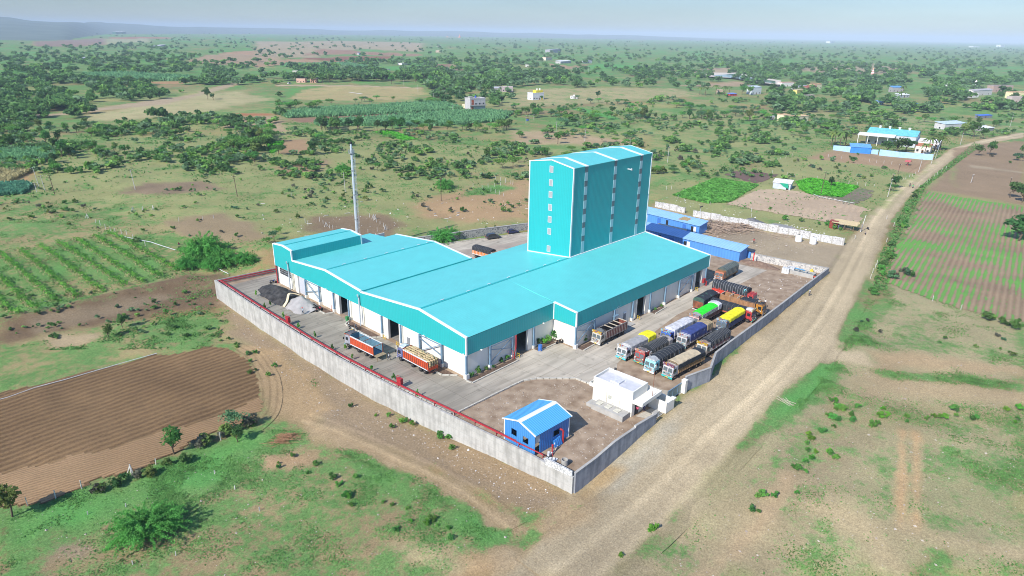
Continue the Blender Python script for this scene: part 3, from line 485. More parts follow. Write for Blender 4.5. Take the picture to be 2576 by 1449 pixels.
def rowmat(name,c1,c2,ang,period,green=None,gthr=.5,wob=1.2,bump=.9,ang2=None):
    m,n,l,b=nodes(name); b.inputs['Roughness'].default_value=.95; b.inputs['Specular IOR Level'].default_value=.1
    tc=n.new('ShaderNodeTexCoord'); mp=n.new('ShaderNodeMapping'); mp.inputs['Rotation'].default_value=(0,0,-ang); l.new(tc.outputs['Object'],mp.inputs[0])
    w=n.new('ShaderNodeTexWave'); w.bands_direction='Y'; w.inputs['Scale'].default_value=.314/period; w.inputs['Distortion'].default_value=wob; w.inputs['Detail'].default_value=3; w.inputs['Detail Scale'].default_value=1.6; l.new(mp.outputs[0],w.inputs[0])
    no=n.new('ShaderNodeTexNoise'); no.inputs['Scale'].default_value=2.6; no.inputs['Detail'].default_value=5; no.inputs['Roughness'].default_value=.75; l.new(tc.outputs['Object'],no.inputs[0])
    nl=n.new('ShaderNodeTexNoise'); nl.inputs['Scale'].default_value=.05; nl.inputs['Detail'].default_value=4; l.new(tc.outputs['Object'],nl.inputs[0])
    a=n.new('ShaderNodeMath'); a.operation='MULTIPLY_ADD'; l.new(no.outputs[0],a.inputs[0]); a.inputs[1].default_value=1.9; a.inputs[2].default_value=-.85
    s=n.new('ShaderNodeMath'); s.operation='MULTIPLY_ADD'; l.new(w.outputs['Fac'],s.inputs[0]); s.inputs[1].default_value=.55; l.new(a.outputs[0],s.inputs[2])
    s2=n.new('ShaderNodeMath'); s2.operation='MULTIPLY_ADD'; l.new(nl.outputs[0],s2.inputs[0]); s2.inputs[1].default_value=1.2; l.new(s.outputs[0],s2.inputs[2])
    s3=n.new('ShaderNodeMath'); s3.operation='SUBTRACT'; s3.use_clamp=True; l.new(s2.outputs[0],s3.inputs[0]); s3.inputs[1].default_value=.45
    mx=n.new('ShaderNodeMix'); mx.data_type='RGBA'; l.new(s3.outputs[0],mx.inputs[0]); mx.inputs[6].default_value=(*c1,1); mx.inputs[7].default_value=(*c2,1); out=mx.outputs[2]
    if green:
        n5=n.new('ShaderNodeTexNoise'); n5.inputs['Scale'].default_value=.035; n5.inputs['Detail'].default_value=5; n5.inputs['Roughness'].default_value=.65; l.new(tc.outputs['Object'],n5.inputs[0])
        n6=n.new('ShaderNodeTexNoise'); n6.inputs['Scale'].default_value=1.1; n6.inputs['Detail'].default_value=4; l.new(tc.outputs['Object'],n6.inputs[0])
        q=n.new('ShaderNodeMath'); q.operation='MULTIPLY_ADD'; l.new(w.outputs['Fac'],q.inputs[0]); q.inputs[1].default_value=-.36; q.inputs[2].default_value=0
        q1=n.new('ShaderNodeMath'); q1.operation='ADD'; q0=n.new('ShaderNodeMath'); q0.operation='MULTIPLY'; q0.inputs[1].default_value=2.2; l.new(n5.outputs[0],q0.inputs[0]); l.new(q.outputs[0],q1.inputs[0]); l.new(q0.outputs[0],q1.inputs[1])
        q2=n.new('ShaderNodeMath'); q2.operation='MULTIPLY_ADD'; l.new(n6.outputs[0],q2.inputs[0]); q2.inputs[1].default_value=.5; l.new(q1.outputs[0],q2.inputs[2])
        q3=n.new('ShaderNodeMapRange'); l.new(q2.outputs[0],q3.inputs[0]); q3.inputs[1].default_value=gthr; q3.inputs[2].default_value=gthr+.16
        g2=n.new('ShaderNodeMix'); g2.data_type='RGBA'; l.new(n5.outputs[0],g2.inputs[0]); g2.inputs[6].default_value=(.16,.22,.09,1); g2.inputs[7].default_value=(*green,1)
        m3=n.new('ShaderNodeMix'); m3.data_type='RGBA'; l.new(q3.outputs[0],m3.inputs[0]); l.new(out,m3.inputs[6]); l.new(g2.outputs[2],m3.inputs[7]); out=m3.outputs[2]
    l.new(out,b.inputs['Base Color'])
    bp=n.new('ShaderNodeBump'); bp.inputs['Strength'].default_value=bump; bp.inputs['Distance'].default_value=.3
    hh=n.new('ShaderNodeMath'); hh.operation='MULTIPLY_ADD'; l.new(no.outputs[0],hh.inputs[0]); hh.inputs[1].default_value=.7; l.new(w.outputs['Fac'],hh.inputs[2]); l.new(hh.outputs[0],bp.inputs['Height']); l.new(bp.outputs[0],b.inputs['Normal'])
    return m
def ang(a,b): p=at(*a);q=at(*b); return math.atan2(q[1]-p[1],q[0]-p[0])
sheetfield('ploughed_field',[(-60,1010),(0,990),(395,892),(560,866),(606,882),(648,925),(671,975),(664,1035),(600,1078),(500,1108),(380,1180),(230,1222),(0,1290),(-60,1310)],rowmat('ploughed_soil',(.12,.072,.036),(.32,.20,.098),ang((100,1062),(560,905)),1.45,wob=.9,bump=1.),.10)
sheetfield('harrowed_strip',[(-60,1205),(0,1190),(300,1118),(520,1050),(640,1003),(664,1000),(660,1035),(600,1076),(500,1106),(380,1178),(230,1220),(0,1288),(-60,1305)],rowmat('harrowed_soil',(.25,.155,.078),(.42,.27,.145),ang((100,1170),(560,1040)),.62,wob=1.2,bump=.6),.15)
sheetfield('striped_field',[(2326,480),(2576,522),(2660,540),(2660,850),(2576,818),(2400,775),(2222,712),(2238,640),(2290,560)],rowmat('striped_crop_soil',(.22,.15,.095),(.37,.265,.165),ang((2219,695),(2370,482)),1.45,(.14,.42,.06),1.17,wob=.9,bump=.6),.12)
sheetfield('stubble_field',[(1825,515),(1910,475),(2000,480),(2120,505),(2200,532),(2172,560),(2130,570),(2000,546)],rowmat('stubble_soil',(.36,.26,.17),(.55,.42,.28),ang((1850,515),(2160,560)),1.6,bump=.3),.12)
sheetfield('dark_field',[(1820,440),(1860,428),(1965,440),(1905,463)],rowmat('dark_tilled_soil',(.14,.09,.075),(.22,.15,.12),ang((1830,440),(1950,440)),1.5,bump=.5),.12)
sheetfield('garden_plot',[(2040,492),(2165,472),(2200,480),(2190,500),(2140,520)],rowmat('garden_soil',(.19,.15,.11),(.30,.23,.17),ang((2060,495),(2190,485)),1.2,(.09,.2,.05),1.2),.12)
# cricket pitch, pond and plastic sheets
sheet('pitch',polyat([(876,232.4),(881,232),(913,236.5),(908,237.5)]),float(zt(*at(895,235)[:2]))+.25,M('pitch_clay',(.7,.66,.58)))
WAT=M('pond_water',(.16,.20,.22),rough=.08,spec=.6); SANDB=M('pond_bank',(.6,.53,.43),rough=.95)
sheet('pond_bank',polyat([(1765,189),(1850,189),(1912,198),(1965,206),(1960,220),(1900,212),(1850,200),(1770,195)]),.9,SANDB); 
sheet('pond',polyat([(1790,194),(1850,192),(1905,202),(1950,208),(1950,216),(1895,210),(1845,200)]),1.0,WAT)
# ================================================================ HILLS
def hills():
    na,nr=220,26; V=[]
    th=np.linspace(R(-20),R(60),na); uu=np.linspace(0,2.7,nr)
    for t in th:
        px=1288-F*math.tan(t); hz=84+(px-1288)*20/1288
        top=np.interp(px,[-900,-200,0,120,260,420,640,900,1300,1900],[44,44,49,52,60.5,67.5,73,78.5,hz+1,hz+3])
        r0=float(np.interp(px,[0,230,330,640,1000],[3300,3500,6500,8500,9500])); Hr=60+max(-40,(hz-top))/F*(r0+3200)*math.cos(t)
        Hr+= 10*(vn(np.array(t*60),np.array(1.),5)-.5)
        for u in uu:
            r=r0+u*3200; prof=min(1,max(0,u))**1.1
            z=-3+(Hr+3)*prof*(ss(R(-19),R(-9),np.array(t)))*(.86+.28*vn(np.array(t*34+r/900),np.array(r/700),7)*(1 if u<1.2 else .4)); V.append((CAM[0]+r*math.cos(YAW+t),CAM[1]+r*math.sin(YAW+t),float(z)))
    i=(np.arange(na-1)[:,None]*nr+np.arange(nr-1)[None,:]).ravel()
    me=npmesh('hills',np.array(V),np.stack([i,i+nr,i+nr+1,i+1],1),M('hill_scrub',(.09,.13,.11),col2=(.16,.20,.165),scale=.006,rough=1,detail=9)); me.polygons.foreach_set('use_smooth',[True]*len(me.polygons))
    struct(link(me,'hills'))
hills()
# ================================================================ WAREHOUSE
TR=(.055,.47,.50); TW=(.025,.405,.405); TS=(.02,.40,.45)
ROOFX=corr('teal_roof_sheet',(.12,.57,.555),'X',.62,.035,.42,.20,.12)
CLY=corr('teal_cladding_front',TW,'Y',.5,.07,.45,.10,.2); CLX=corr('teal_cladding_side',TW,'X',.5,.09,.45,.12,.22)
TRIM=M('white_trim',(.80,.80,.78),var=.04,rough=.5)
WALLW=M('cream_white_wall',(.74,.71,.62),col2=(.82,.79,.71),scale=.5,rough=.8,stretch=(1,1,.3))
LOUV=corr('grey_louvre',(.42,.42,.42),'Z',.16,.7,.6,.1,.8); LOUD=corr('dark_louvre',(.20,.23,.24),'Z',.16,.7,.6,.1,.8)
FIBRE=corr('translucent_panel',(.40,.60,.63),'X',.25,.3,.4,.12,.4)
W=thing('warehouse','large teal and white metal factory warehouse with a tall windowed tower block','warehouse')
PR=[(0,8.29),(13.61,9.88),(33.31,7.82)]; PB=[(33.31,8.12),(47.3,9.30),(61.84,7.97)]; PC=[(61.84,10.40),(66.17,10.82),(70.65,10.39)]
X2=78.84; XS=24.5; YS=-6.02; HC=4.70; XB=32.45; XC=19.86; YBF=63.65
def slab(m,p,q,x0,x1,t=.12): # roof slab between profile points p,q (y,z)
    m.hexa([(x0,p[0],p[1]-t),(x1,p[0],p[1]-t),(x1,q[0],q[1]-t),(x0,q[0],q[1]-t)],[(x0,p[0],p[1]),(x1,p[0],p[1]),(x1,q[0],q[1]),(x0,q[0],q[1])])
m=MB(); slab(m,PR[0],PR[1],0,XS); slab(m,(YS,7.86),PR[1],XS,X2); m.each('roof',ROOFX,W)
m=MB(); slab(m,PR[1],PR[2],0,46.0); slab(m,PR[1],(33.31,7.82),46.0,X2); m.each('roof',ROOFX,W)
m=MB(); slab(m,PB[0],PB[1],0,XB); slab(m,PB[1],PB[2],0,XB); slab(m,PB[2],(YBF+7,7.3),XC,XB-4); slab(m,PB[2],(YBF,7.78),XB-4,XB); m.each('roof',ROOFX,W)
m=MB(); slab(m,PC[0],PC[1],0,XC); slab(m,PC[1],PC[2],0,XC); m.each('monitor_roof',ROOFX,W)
m=MB()
for x0 in (0,):   # ridge caps
    m.box(x0,46,13.36,13.86,9.86,9.93); m.box(0,XB,47.05,47.55,9.28,9.35); m.box(0,XC,65.95,66.4,10.80,10.87)
m.each('ridge_cap',CLX,W)
cl=M('roof_vent_clip',(.7,.75,.75))
m=MB()
for x in (6,13,19,25,31,37,42): m.box(x,x+.9,13.95,14.15,9.93,9.99)
for x in (5,11,17,22,27,30): m.box(x,x+.9,47.7,47.9,9.35,9.41)
m.each('ridge_clip',cl,W)
# front cladding (x=0), step, side and end claddings
m=MB(); pts=[(0,HC),(0,8.25),(13.61,9.84),(33.31,8.0),(47.3,9.26),(61.84,7.93),(61.84,10.34),(66.17,10.76),(70.65,10.33),(70.65,HC)]
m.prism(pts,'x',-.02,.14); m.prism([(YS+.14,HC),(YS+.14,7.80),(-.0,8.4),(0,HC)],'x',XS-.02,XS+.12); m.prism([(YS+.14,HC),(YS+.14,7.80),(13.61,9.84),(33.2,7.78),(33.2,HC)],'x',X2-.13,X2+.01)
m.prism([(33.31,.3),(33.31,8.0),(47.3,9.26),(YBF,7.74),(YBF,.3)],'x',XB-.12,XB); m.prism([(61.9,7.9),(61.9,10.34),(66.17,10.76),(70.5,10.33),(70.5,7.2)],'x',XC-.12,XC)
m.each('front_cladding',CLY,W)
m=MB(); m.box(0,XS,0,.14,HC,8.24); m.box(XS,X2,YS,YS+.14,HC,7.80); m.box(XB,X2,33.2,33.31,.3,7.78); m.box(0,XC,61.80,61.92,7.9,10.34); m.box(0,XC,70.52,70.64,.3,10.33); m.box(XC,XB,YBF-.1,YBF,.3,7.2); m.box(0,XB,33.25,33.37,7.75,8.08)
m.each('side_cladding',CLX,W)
# trims
m=MB()
def trimx(x,P,w=.42):
    for a,b in zip(P[:-1],P[1:]): m.hexa([(x-.08,a[0],a[1]-.16),(x+w,a[0],a[1]-.16),(x+w,b[0],b[1]-.16),(x-.08,b[0],b[1]-.16)],[(x-.08,a[0],a[1]+.10),(x+w,a[0],a[1]+.10),(x+w,b[0],b[1]+.10),(x-.08,b[0],b[1]+.10)])
trimx(0,PR[:2]+[(33.31,7.92)]); trimx(0,[(33.33,8.10)]+PB[1:2]+[(61.80,7.97)]); trimx(0,PC); trimx(X2-.40,[(YS,7.86),PR[1],PR[2]]); trimx(XS-.02,[(YS,7.86),(0,8.43)],.3); trimx(XB-.36,[(33.4,8.12),(47.3,9.3),(YBF,7.8)]); trimx(XC-.34,PC)
m.box(-.1,.16,-.12,.20,HC-.1,8.3); m.box(XS-.1,XS+.2,YS-.1,YS+.2,HC-.1,7.9); m.box(XS-.16,XS+.1,-.18,.1,HC,8.42); m.box(-.09,.2,61.72,62.05,7.98,10.46); m.box(-.1,.14,70.52,70.78,HC-.05,10.4); m.box(X2-.2,X2+.08,YS-.08,YS+.16,HC,7.84); m.box(XC-.2,XC+.1,61.7,61.98,8.05,10.44)
m.each('white_trim',TRIM,W)
# white lower walls with real openings: list along y for front (x=.35) and along x for sides
def wallrun(m,fixed,axis,a,b,ops,t=.25,h=HC+.25):
    cuts=sorted(ops); p=a
    for (u0,u1,z0,z1) in cuts:
        segs=[(p,u0,0,h)]
        if z0>0: segs.append((u0,u1,0,z0))
        if z1<h: segs.append((u0,u1,z1,h))
        for (s0,s1,zz0,zz1) in segs:
            if s1-s0>.01:
                if axis=='y': m.box(fixed,fixed+t,s0,s1,zz0,zz1)
                else: m.box(s0,s1,fixed,fixed+t,zz0,zz1)
        p=u1
    if axis=='y': m.box(fixed,fixed+t,p,b,0,h)
    else: m.box(p,b,fixed,fixed+t,0,h)
m=MB()
wallrun(m,.35,'y',.36,70.4,[(20.3,24.0,0,4.55),(38.85,42.2,0,4.55),(57.1,60.1,0,4.5),(63.9,69.2,2.75,4.4)])
wallrun(m,.36,'x',.36,XS+.3,[(13.4,16.75,0,4.5)])
wallrun(m,YS+.36,'x',XS+.3,X2-.2,[(46.5,49.8,0,4.5),(72.5,75.6,0,4.6)])
m.box(XS+.3,XS+.55,YS+.61,.36,0,HC+.25); m.box(X2-.45,X2-.2,YS+.61,33,0,HC+.3); m.box(.6,33,70.15,70.4,0,HC+2)
m.build('wall',WALLW,W)
# pilasters, plinth blocks
m=MB()
for y0,y1 in ((24.0,25.6),(42.2,43.6),(60.1,61.3),(19.2,20.3),(37.6,38.85),(56.3,57.1)): m.box(.05,.35,y0,y1,0,HC)
for x0,x1 in ((16.75,18.0),(12.95,13.4)): m.box(x0,x1,.05,.36,0,HC)
for x0,x1 in ((46.0,46.5),(49.8,51.4),(71.7,72.5),(75.6,77.2)): m.box(x0,x1,YS+.05,YS+.36,0,HC)
m.each('pilaster',WALLW,W)
m=MB()
for y in (6.86,13.48,19.49,25.96,38.2,44.23,50.29,56.36): m.box(-.35,.3,y-.32,y+.32,0,.75)
for x in (6.1,12.18,18.41): m.box(x-.3,x+.3,-.3,.3,0,.7)
for x in (37.7,44.67,51.72,58.2,64.57,70.68): m.box(x-.3,x+.3,YS-.3,YS+.3,0,.7)
m.box(-.4,.4,-.4,.4,0,1.0); m.box(XS-.35,XS+.4,YS-.4,YS+.35,0,.9); m.each('column_plinth',WALLW,W)
def col(x,y,z0=.7):
    m=MB(); m.box(x-.16,x+.16,y-.16,y+.16,z0,HC); m.box(x-.24,x+.24,y-.24,y+.24,z0,z0+.12); m.build('column',STEEL,W)
for y in (6.86,13.48,19.49,25.96,38.2,44.23,50.29,56.36): col(-.08,y)
for x in (6.1,12.18,18.41): col(x,-.05)
for x in (37.7,44.67,51.72,58.2,64.57,70.68,77.4): col(x,YS-.05)
col(-.02,-.02,.95); col(XS,YS,.85)
def brace(kind,f,a,b):
    m=MB(); P=(lambda u,z:(f,u,z)) if kind=='y' else (lambda u,z:(u,f,z))
    m.bar(P(a,1.15),P(b,HC-.1),.14); m.bar(P(a,HC-1.2),P(b,1.6),.14) if kind=='y' and a>40 else m.bar(P(a,3.9),P(b,2.3),.13); m.bar(P(a,HC-.18),P(b,HC-.18),.14)
    m.build('cross_brace',STEEL,W)
brace('y',-.12,13.48,6.86); brace('y',-.12,50.29,56.36); brace('x',-.1,6.1,12.18); brace('x',YS-.1,64.57,70.68); brace('x',YS-.1,25.0,30.5)
col(30.6,YS-.05)
m=MB()
for y,z1 in ((33.6,7.4),(63.6,7.5)): m.tube([(-.3,y,.1),(-.3,y,z1-.8),(-.55,y,z1-.4),(-.55,y,z1)],.16,8)
m.each('downpipe',M('grey_pipe',(.45,.5,.54),rough=.5),W)
m=MB()
for y in (32.9,62.9,62.3): m.tube([(.2,y,.1),(.2,y,4.4)],.09,6)
m.each('downpipe',M('cream_pipe',(.7,.66,.52)),W)
m=MB(); m.tube([(-.1,70.2,.1),(-.1,70.2,HC)],.14,6); m.tube([(13.0,-.2,HC),(13.0,-.2,1.9),(12.5,-.5,1.6),(12.2,-.6,1.4),(12.2,-.6,.1)],.13,6); m.tube([(11.7,-.6,.1),(11.7,-.6,1.9),(11.4,-.6,2.1)],.06,6); m.tube([(-.4,44.9,.1),(-.4,44.9,1.7),(-.4,45.3,1.8)],.05,6); m.each('fire_riser',REDP,W)
# openings: shutters, doors, window band, dark hollow inside with a floor
m=MB(); m.box(.42,.5,57.1,60.1,.05,4.45); m.build('roller_shutter',corr('grey_shutter',(.55,.56,.60),'Z',.2,.2,.5,.05,.5),W)
m=MB(); m.box(.42,.47,63.9,69.2,2.75,4.4); b=m.build('window',GLASS,W)
m=MB()
for k in range(9): m.box(.36,.42,63.9+5.3*k/8-.03,63.9+5.3*k/8+.03,2.75,4.4)
for z in (2.78,3.3,3.85,4.37): m.box(.37,.43,63.9,69.2,z-.03,z+.03)
m.build('window_frame',M('grey_frame',(.35,.36,.37)),b)
for (x0,x1,y0,y1) in ((.26,.33,17.1,18.0),(41.7,42.6,YS+.26,YS+.33)):
    m=MB(); m.box(x0,x1,y0,y1,.15,2.5); d=m.build('door',M('grey_door',(.22,.23,.24)),W)
    m=MB(); m.box(x0-.06,x1+.06,y0-.06,y1+.02,2.5,2.75) if x1<1 else m.box(x0-.06,x1+.06,y0-.06,y1+.02,2.5,2.75); m.build('canopy',TRIM,d)
m=MB(); m.box(-.9,.3,17,18.1,0,.22); m.box(41.2,43.4,YS-1.8,YS+.2,0,.25); m.each('door_step',CONC,W)
m=MB(); m.add([(.7,.7,.06),(X2-.6,.7,.06),(X2-.6,33,.06),(.7,33,.06)],[(0,1,2,3)]); m.add([(.7,33.1,.06),(32,33.1,.06),(32,69,.06),(.7,69,.06)],[(0,1,2,3)]); m.add([(XS+.6,YS+.7,.055),(X2-.6,YS+.7,.055),(X2-.6,.7,.055),(XS+.6,.7,.055)],[(0,1,2,3)])
m.each('inside_floor',M('inside_floor_concrete',(.25,.23,.20),var=.2),W)
YEL=M('yellow_guard',(.65,.45,.04))
for x,y in ((-.7,20.0),(-.7,24.4),(-.6,38.3),(13.2,-.7),(46.2,YS-.7),(72.2,YS-.7)):
    m=MB(); m.tube([(x,y-.3,0),(x,y-.3,.9),(x,y+.3,.9),(x,y+.3,0)],.06,6); m.tube([(x,y-.3,.45),(x,y+.3,.45)],.05,6); m.build('guard_rail',YEL,W)
m=MB()
for p in ((-.25,.6,HC+.15),(-.25,12,HC+.15),(-.25,47,HC+.1),(3.5,-.3,HC+.1),(21,-.3,HC+.1),(X2+.1,-5,5.2)): m.box(p[0]-.12,p[0]+.12,p[1]-.25,p[1]+.15,p[2],p[2]+.14)
m.each('security_camera',WHITE,W)
m=MB(); m.box(75.9,76.9,YS-.5,YS-.1,1.0,2.1); m.tube([(77.3,YS-.5,0),(77.3,YS-.5,1.3)],.18,8); m.build('hose_box',REDP,W)
m=MB(); m.bar((38,YS-.4,HC-1),(38,YS-.4,HC+.6),.06); m.bar((38,YS-.4,HC+.6),(39.2,YS-.4,HC+.6),.06); m.box(36.6,38.2,YS-.9,YS-.3,HC-1.15,HC-1.05); m.build('maintenance_bracket',STEEL,W)
# tower
T1,T2,TYA,TYB,TYM,TH,THR=46.03,78.49,13.61,27.2,20.31,31.2,32.35
tower=MB(); tower.prism([(TYA,8.6),(TYA,TH),(TYM,THR-.05),(TYB,TH),(TYB,7.5)],'x',T1,T1+.1); tower.prism([(TYA,8.6),(TYA,TH),(TYM,THR-.05),(TYB,TH),(TYB,7.5)],'x',T2-.1,T2); tower.each('tower_end_wall',CLY,W)
m=MB(); m.box(T1+.1,T2-.1,TYA,TYA+.1,8.6,TH); m.box(T1+.1,T2-.1,TYB-.1,TYB,7.5,TH); m.each('tower_side_wall',CLX,W)
m=MB()
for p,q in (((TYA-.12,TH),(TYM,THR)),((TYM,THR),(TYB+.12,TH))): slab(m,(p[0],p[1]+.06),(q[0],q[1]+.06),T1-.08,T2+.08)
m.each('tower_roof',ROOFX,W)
m=MB()
def band(x0,x1):
    for p,q in (((TYA-.16,TH),(TYM,THR)),((TYM,THR),(TYB+.16,TH))): slab(m,(p[0],p[1]+.09),(q[0],q[1]+.09),x0,x1,.2)
for x0,x1 in ((T1-.12,T1+.25),(T2-.2,T2+.12),(50.25,51.4),(61.9,63.05),(73.15,74.4)): band(x0,x1)
m.box(T1-.1,T1+.3,TYA-.1,TYA+.08,8.6,TH+.05); m.box(T1-.08,T1+.1,TYB-.2,TYB+.08,7.5,TH); m.box(T2-.2,T2+.08,TYA-.1,TYA+.1,8.5,TH); m.box(T1-.1,T1+.08,TYA,TYB,0.02+8.4,8.75) if False else None
m.hexa([(T1-.25,TYA,9.9),(T1+.02,TYA,9.9),(T1+.02,TYB,8.45),(T1-.25,TYB,8.45)],[(T1-.25,TYA,10.06),(T1+.02,TYA,10.06),(T1+.02,TYB,8.62),(T1-.25,TYB,8.62)])
m.box(T1,T2+.2,TYA-.28,TYA+.01,9.86,10.02); m.each('tower_trim',TRIM,W)
for z in (30.15,26.95,24.1,20.95,18.0,15.0,10.6):
    m=MB(); m.box(T1-.07,T1+.0,19.75,20.75,z-.72,z+.72); w=m.build('window',LOUV,W); m=MB()
    for a in ((19.68,19.77,-.8,.8),(20.73,20.82,-.8,.8)): m.box(T1-.1,T1-.0,a[0],a[1],z+a[2],z+a[3])
    m.box(T1-.1,T1-.0,19.77,20.73,z+.71,z+.79); m.box(T1-.1,T1-.0,19.77,20.73,z-.79,z-.71); m.build('window_frame',M('pale_frame',(.6,.62,.62)),w)
for x0 in (50.25,61.85,73.1):
    z=31.1; k=0
    while z>10.2:
        hh=1.35 if k%2==0 else (2.0 if z>15 else 3.2); z2=max(z-hh,10.1); m=MB(); m.box(x0,x0+1.1,TYA-(.07 if k%2 else .05),TYA,z2+.02,z); m.build('window' if k%2==0 else 'light_panel',LOUD if k%2==0 else FIBRE,W); z=z2; k+=1
m=MB(); m.tube([(67.76,TYA,28.4),(67.76,TYA-1.15,28.4)],.16,8); m.lathe([(.0,-.12),(.28,-.12),(.32,.12),(0,.12)],(67.76,TYA-1.2,28.4),10,'y'); m.build('vent_pipe',M('vent_grey',(.5,.55,.55)),W)
# ---------------------------------------------------------------- chimney
C=thing('chimney','tall slim grey steel chimney with a caged ladder behind the warehouse','chimney',(29.5,78.6,0))
m=MB(); m.lathe([(.40,0),(.40,10),(.35,20),(.32,30.3),(.27,30.35),(.27,31)],n=16); m.build('stack',M('galvanised_steel',(.46,.51,.54),var=.10,scale=.6,rough=.4,metal=.0,stretch=(1,1,.15)),C)
m=MB()
for z in (2,9.5,16.7,23.5,28.0): m.lathe([(.40,z-.08),(.46,z-.08),(.46,z+.08),(.40,z+.08)],n=16)
m.build('flange',M('dark_flange',(.10,.11,.12)),C)
m=MB(); m.lathe([(.25,30.8),(.31,30.9),(.31,31.3),(.25,31.4)],n=14); m.build('cap',M('soot_black',(.03,.03,.03)),C)
m=MB()
for s in (-.25,.25): m.bar((s,-.7,1.5),(s,-.7,29.5),.06)
for k in range(60): m.bar((-.25,-.7,2+k*.46),(.25,-.7,2+k*.46),.03)
m.build('ladder',M('ladder_steel',(.55,.57,.58)),C)
m=MB()
for k in range(16): 
    z=4+k*1.6; m.tube([(.42*math.cos(t),-.9+.42*math.sin(t),z) for t in np.linspace(R(20),R(-200),8)],.025,4)
for t in (R(-90),R(-30),R(-150)): m.bar((.42*math.cos(t),-.9+.42*math.sin(t),4),(.42*math.cos(t),-.9+.42*math.sin(t),28),.03)
m.build('ladder_cage',MATS['ladder_steel'],C)
for z,rr in ((28.3,.8),(1.6,1.1)):
    m=MB(); m.lathe([(.33,z),(rr,z),(rr,z+.06),(.33,z+.06)],n=12)
    for k in range(12):
        t=2*math.pi*k/12; m.bar((rr*math.cos(t),rr*math.sin(t),z),(rr*math.cos(t),rr*math.sin(t),z+1.0),.04); t2=2*math.pi*(k+1)/12
        for h in (.5,1.0): m.bar((rr*math.cos(t),rr*math.sin(t),z+h),(rr*math.cos(t2),rr*math.sin(t2),z+h),.04)
    m.build('platform',M('platform_steel',(.3,.32,.33)),C)
# ================================================================ BOUNDARY WALLS
def wall(name,label,pts,mat,t=.3,panel=None,cap=None,cat='wall'):   # pts: (x,y,zbase,ztop)
    o=thing(name,label,cat,(pts[0][0],pts[0][1],pts[0][2])); m=MB(); cp=MB(); off=np.array(pts[0][:3])
    for a,b in zip(pts[:-1],pts[1:]):
        d=np.array([b[0]-a[0],b[1]-a[1]]); L=np.linalg.norm(d); d/=L; nn=np.array([-d[1],d[0]])*t/2
        q=lambda p,s,z,k=1:(p[0]+s*nn[0]*k-off[0],p[1]+s*nn[1]*k-off[1],z-off[2])
        m.hexa([q(a,1,a[2]-.6),q(a,-1,a[2]-.6),q(b,-1,b[2]-.6),q(b,1,b[2]-.6)],[q(a,1,a[3]),q(a,-1,a[3]),q(b,-1,b[3]),q(b,1,b[3])])
        if cap: cp.hexa([q(a,1.3,a[3]+.002),q(a,-1.3,a[3]+.002)]+[q(b,-1.3,b[3]+.002),q(b,1.3,b[3]+.002)],[q(a,1.3,a[3]+.1),q(a,-1.3,a[3]+.1),q(b,-1.3,b[3]+.1),q(b,1.3,b[3]+.1)])
    m.build('wall_body',mat,o)
    if cap: cp.build('coping',cap,o)
    return o
def streakwall(name,c1,c2):
    m,n,l,b=nodes(name); b.inputs['Roughness'].default_value=.9
    tc=n.new('ShaderNodeTexCoord'); mp=n.new('ShaderNodeMapping'); mp.inputs['Scale'].default_value=(1,1,.14); l.new(tc.outputs['Object'],mp.inputs[0])
    a=n.new('ShaderNodeTexNoise'); a.inputs['Scale'].default_value=1.3; a.inputs['Detail'].default_value=6; l.new(mp.outputs[0],a.inputs[0])
    c=n.new('ShaderNodeTexNoise'); c.inputs['Scale'].default_value=.5; c.inputs['Detail'].default_value=8; c.inputs['Roughness'].default_value=.7; l.new(tc.outputs['Object'],c.inputs[0])
    br=n.new('ShaderNodeTexWave'); br.bands_direction='Z'; br.inputs['Scale'].default_value=.314/1.25; br.wave_profile='SAW'; l.new(tc.outputs['Object'],br.inputs[0])
    j=n.new('ShaderNodeMath'); j.operation='LESS_THAN'; l.new(br.outputs['Fac'],j.inputs[0]); j.inputs[1].default_value=.06
    by=n.new('ShaderNodeTexWave'); by.bands_direction='Y'; by.inputs['Scale'].default_value=.314/2.6; by.wave_profile='SAW'; l.new(tc.outputs['Object'],by.inputs[0])
    j2=n.new('ShaderNodeMath'); j2.operation='LESS_THAN'; l.new(by.outputs['Fac'],j2.inputs[0]); j2.inputs[1].default_value=.03
    jm=n.new('ShaderNodeMath'); jm.operation='MAXIMUM'; l.new(j.outputs[0],jm.inputs[0]); l.new(j2.outputs[0],jm.inputs[1])
    s=n.new('ShaderNodeMath'); s.operation='MULTIPLY'; l.new(a.outputs[0],s.inputs[0]); l.new(c.outputs[0],s.inputs[1])
    mr=n.new('ShaderNodeMapRange'); l.new(s.outputs[0],mr.inputs[0]); mr.inputs[1].default_value=.13; mr.inputs[2].default_value=.32
    mx=n.new('ShaderNodeMix'); mx.data_type='RGBA'; l.new(mr.outputs[0],mx.inputs[0]); mx.inputs[6].default_value=(*c1,1); mx.inputs[7].default_value=(*c2,1)
    m2=n.new('ShaderNodeMix'); m2.data_type='RGBA'; jj=n.new('ShaderNodeMath'); jj.operation='MULTIPLY'; l.new(jm.outputs[0],jj.inputs[0]); jj.inputs[1].default_value=.3; l.new(jj.outputs[0],m2.inputs[0]); l.new(mx.outputs[2],m2.inputs[6]); m2.inputs[7].default_value=(.25,.24,.22,1); l.new(m2.outputs[2],b.inputs['Base Color']); return m
CAST=streakwall('cast_concrete',(.31,.30,.27),(.49,.475,.435)); PLAST=streakwall('grey_plaster',(.18,.195,.22),(.34,.355,.385))
WB=M('white_block',(.66,.66,.64),var=.2,scale=1.2,rough=.9,bump=.3)
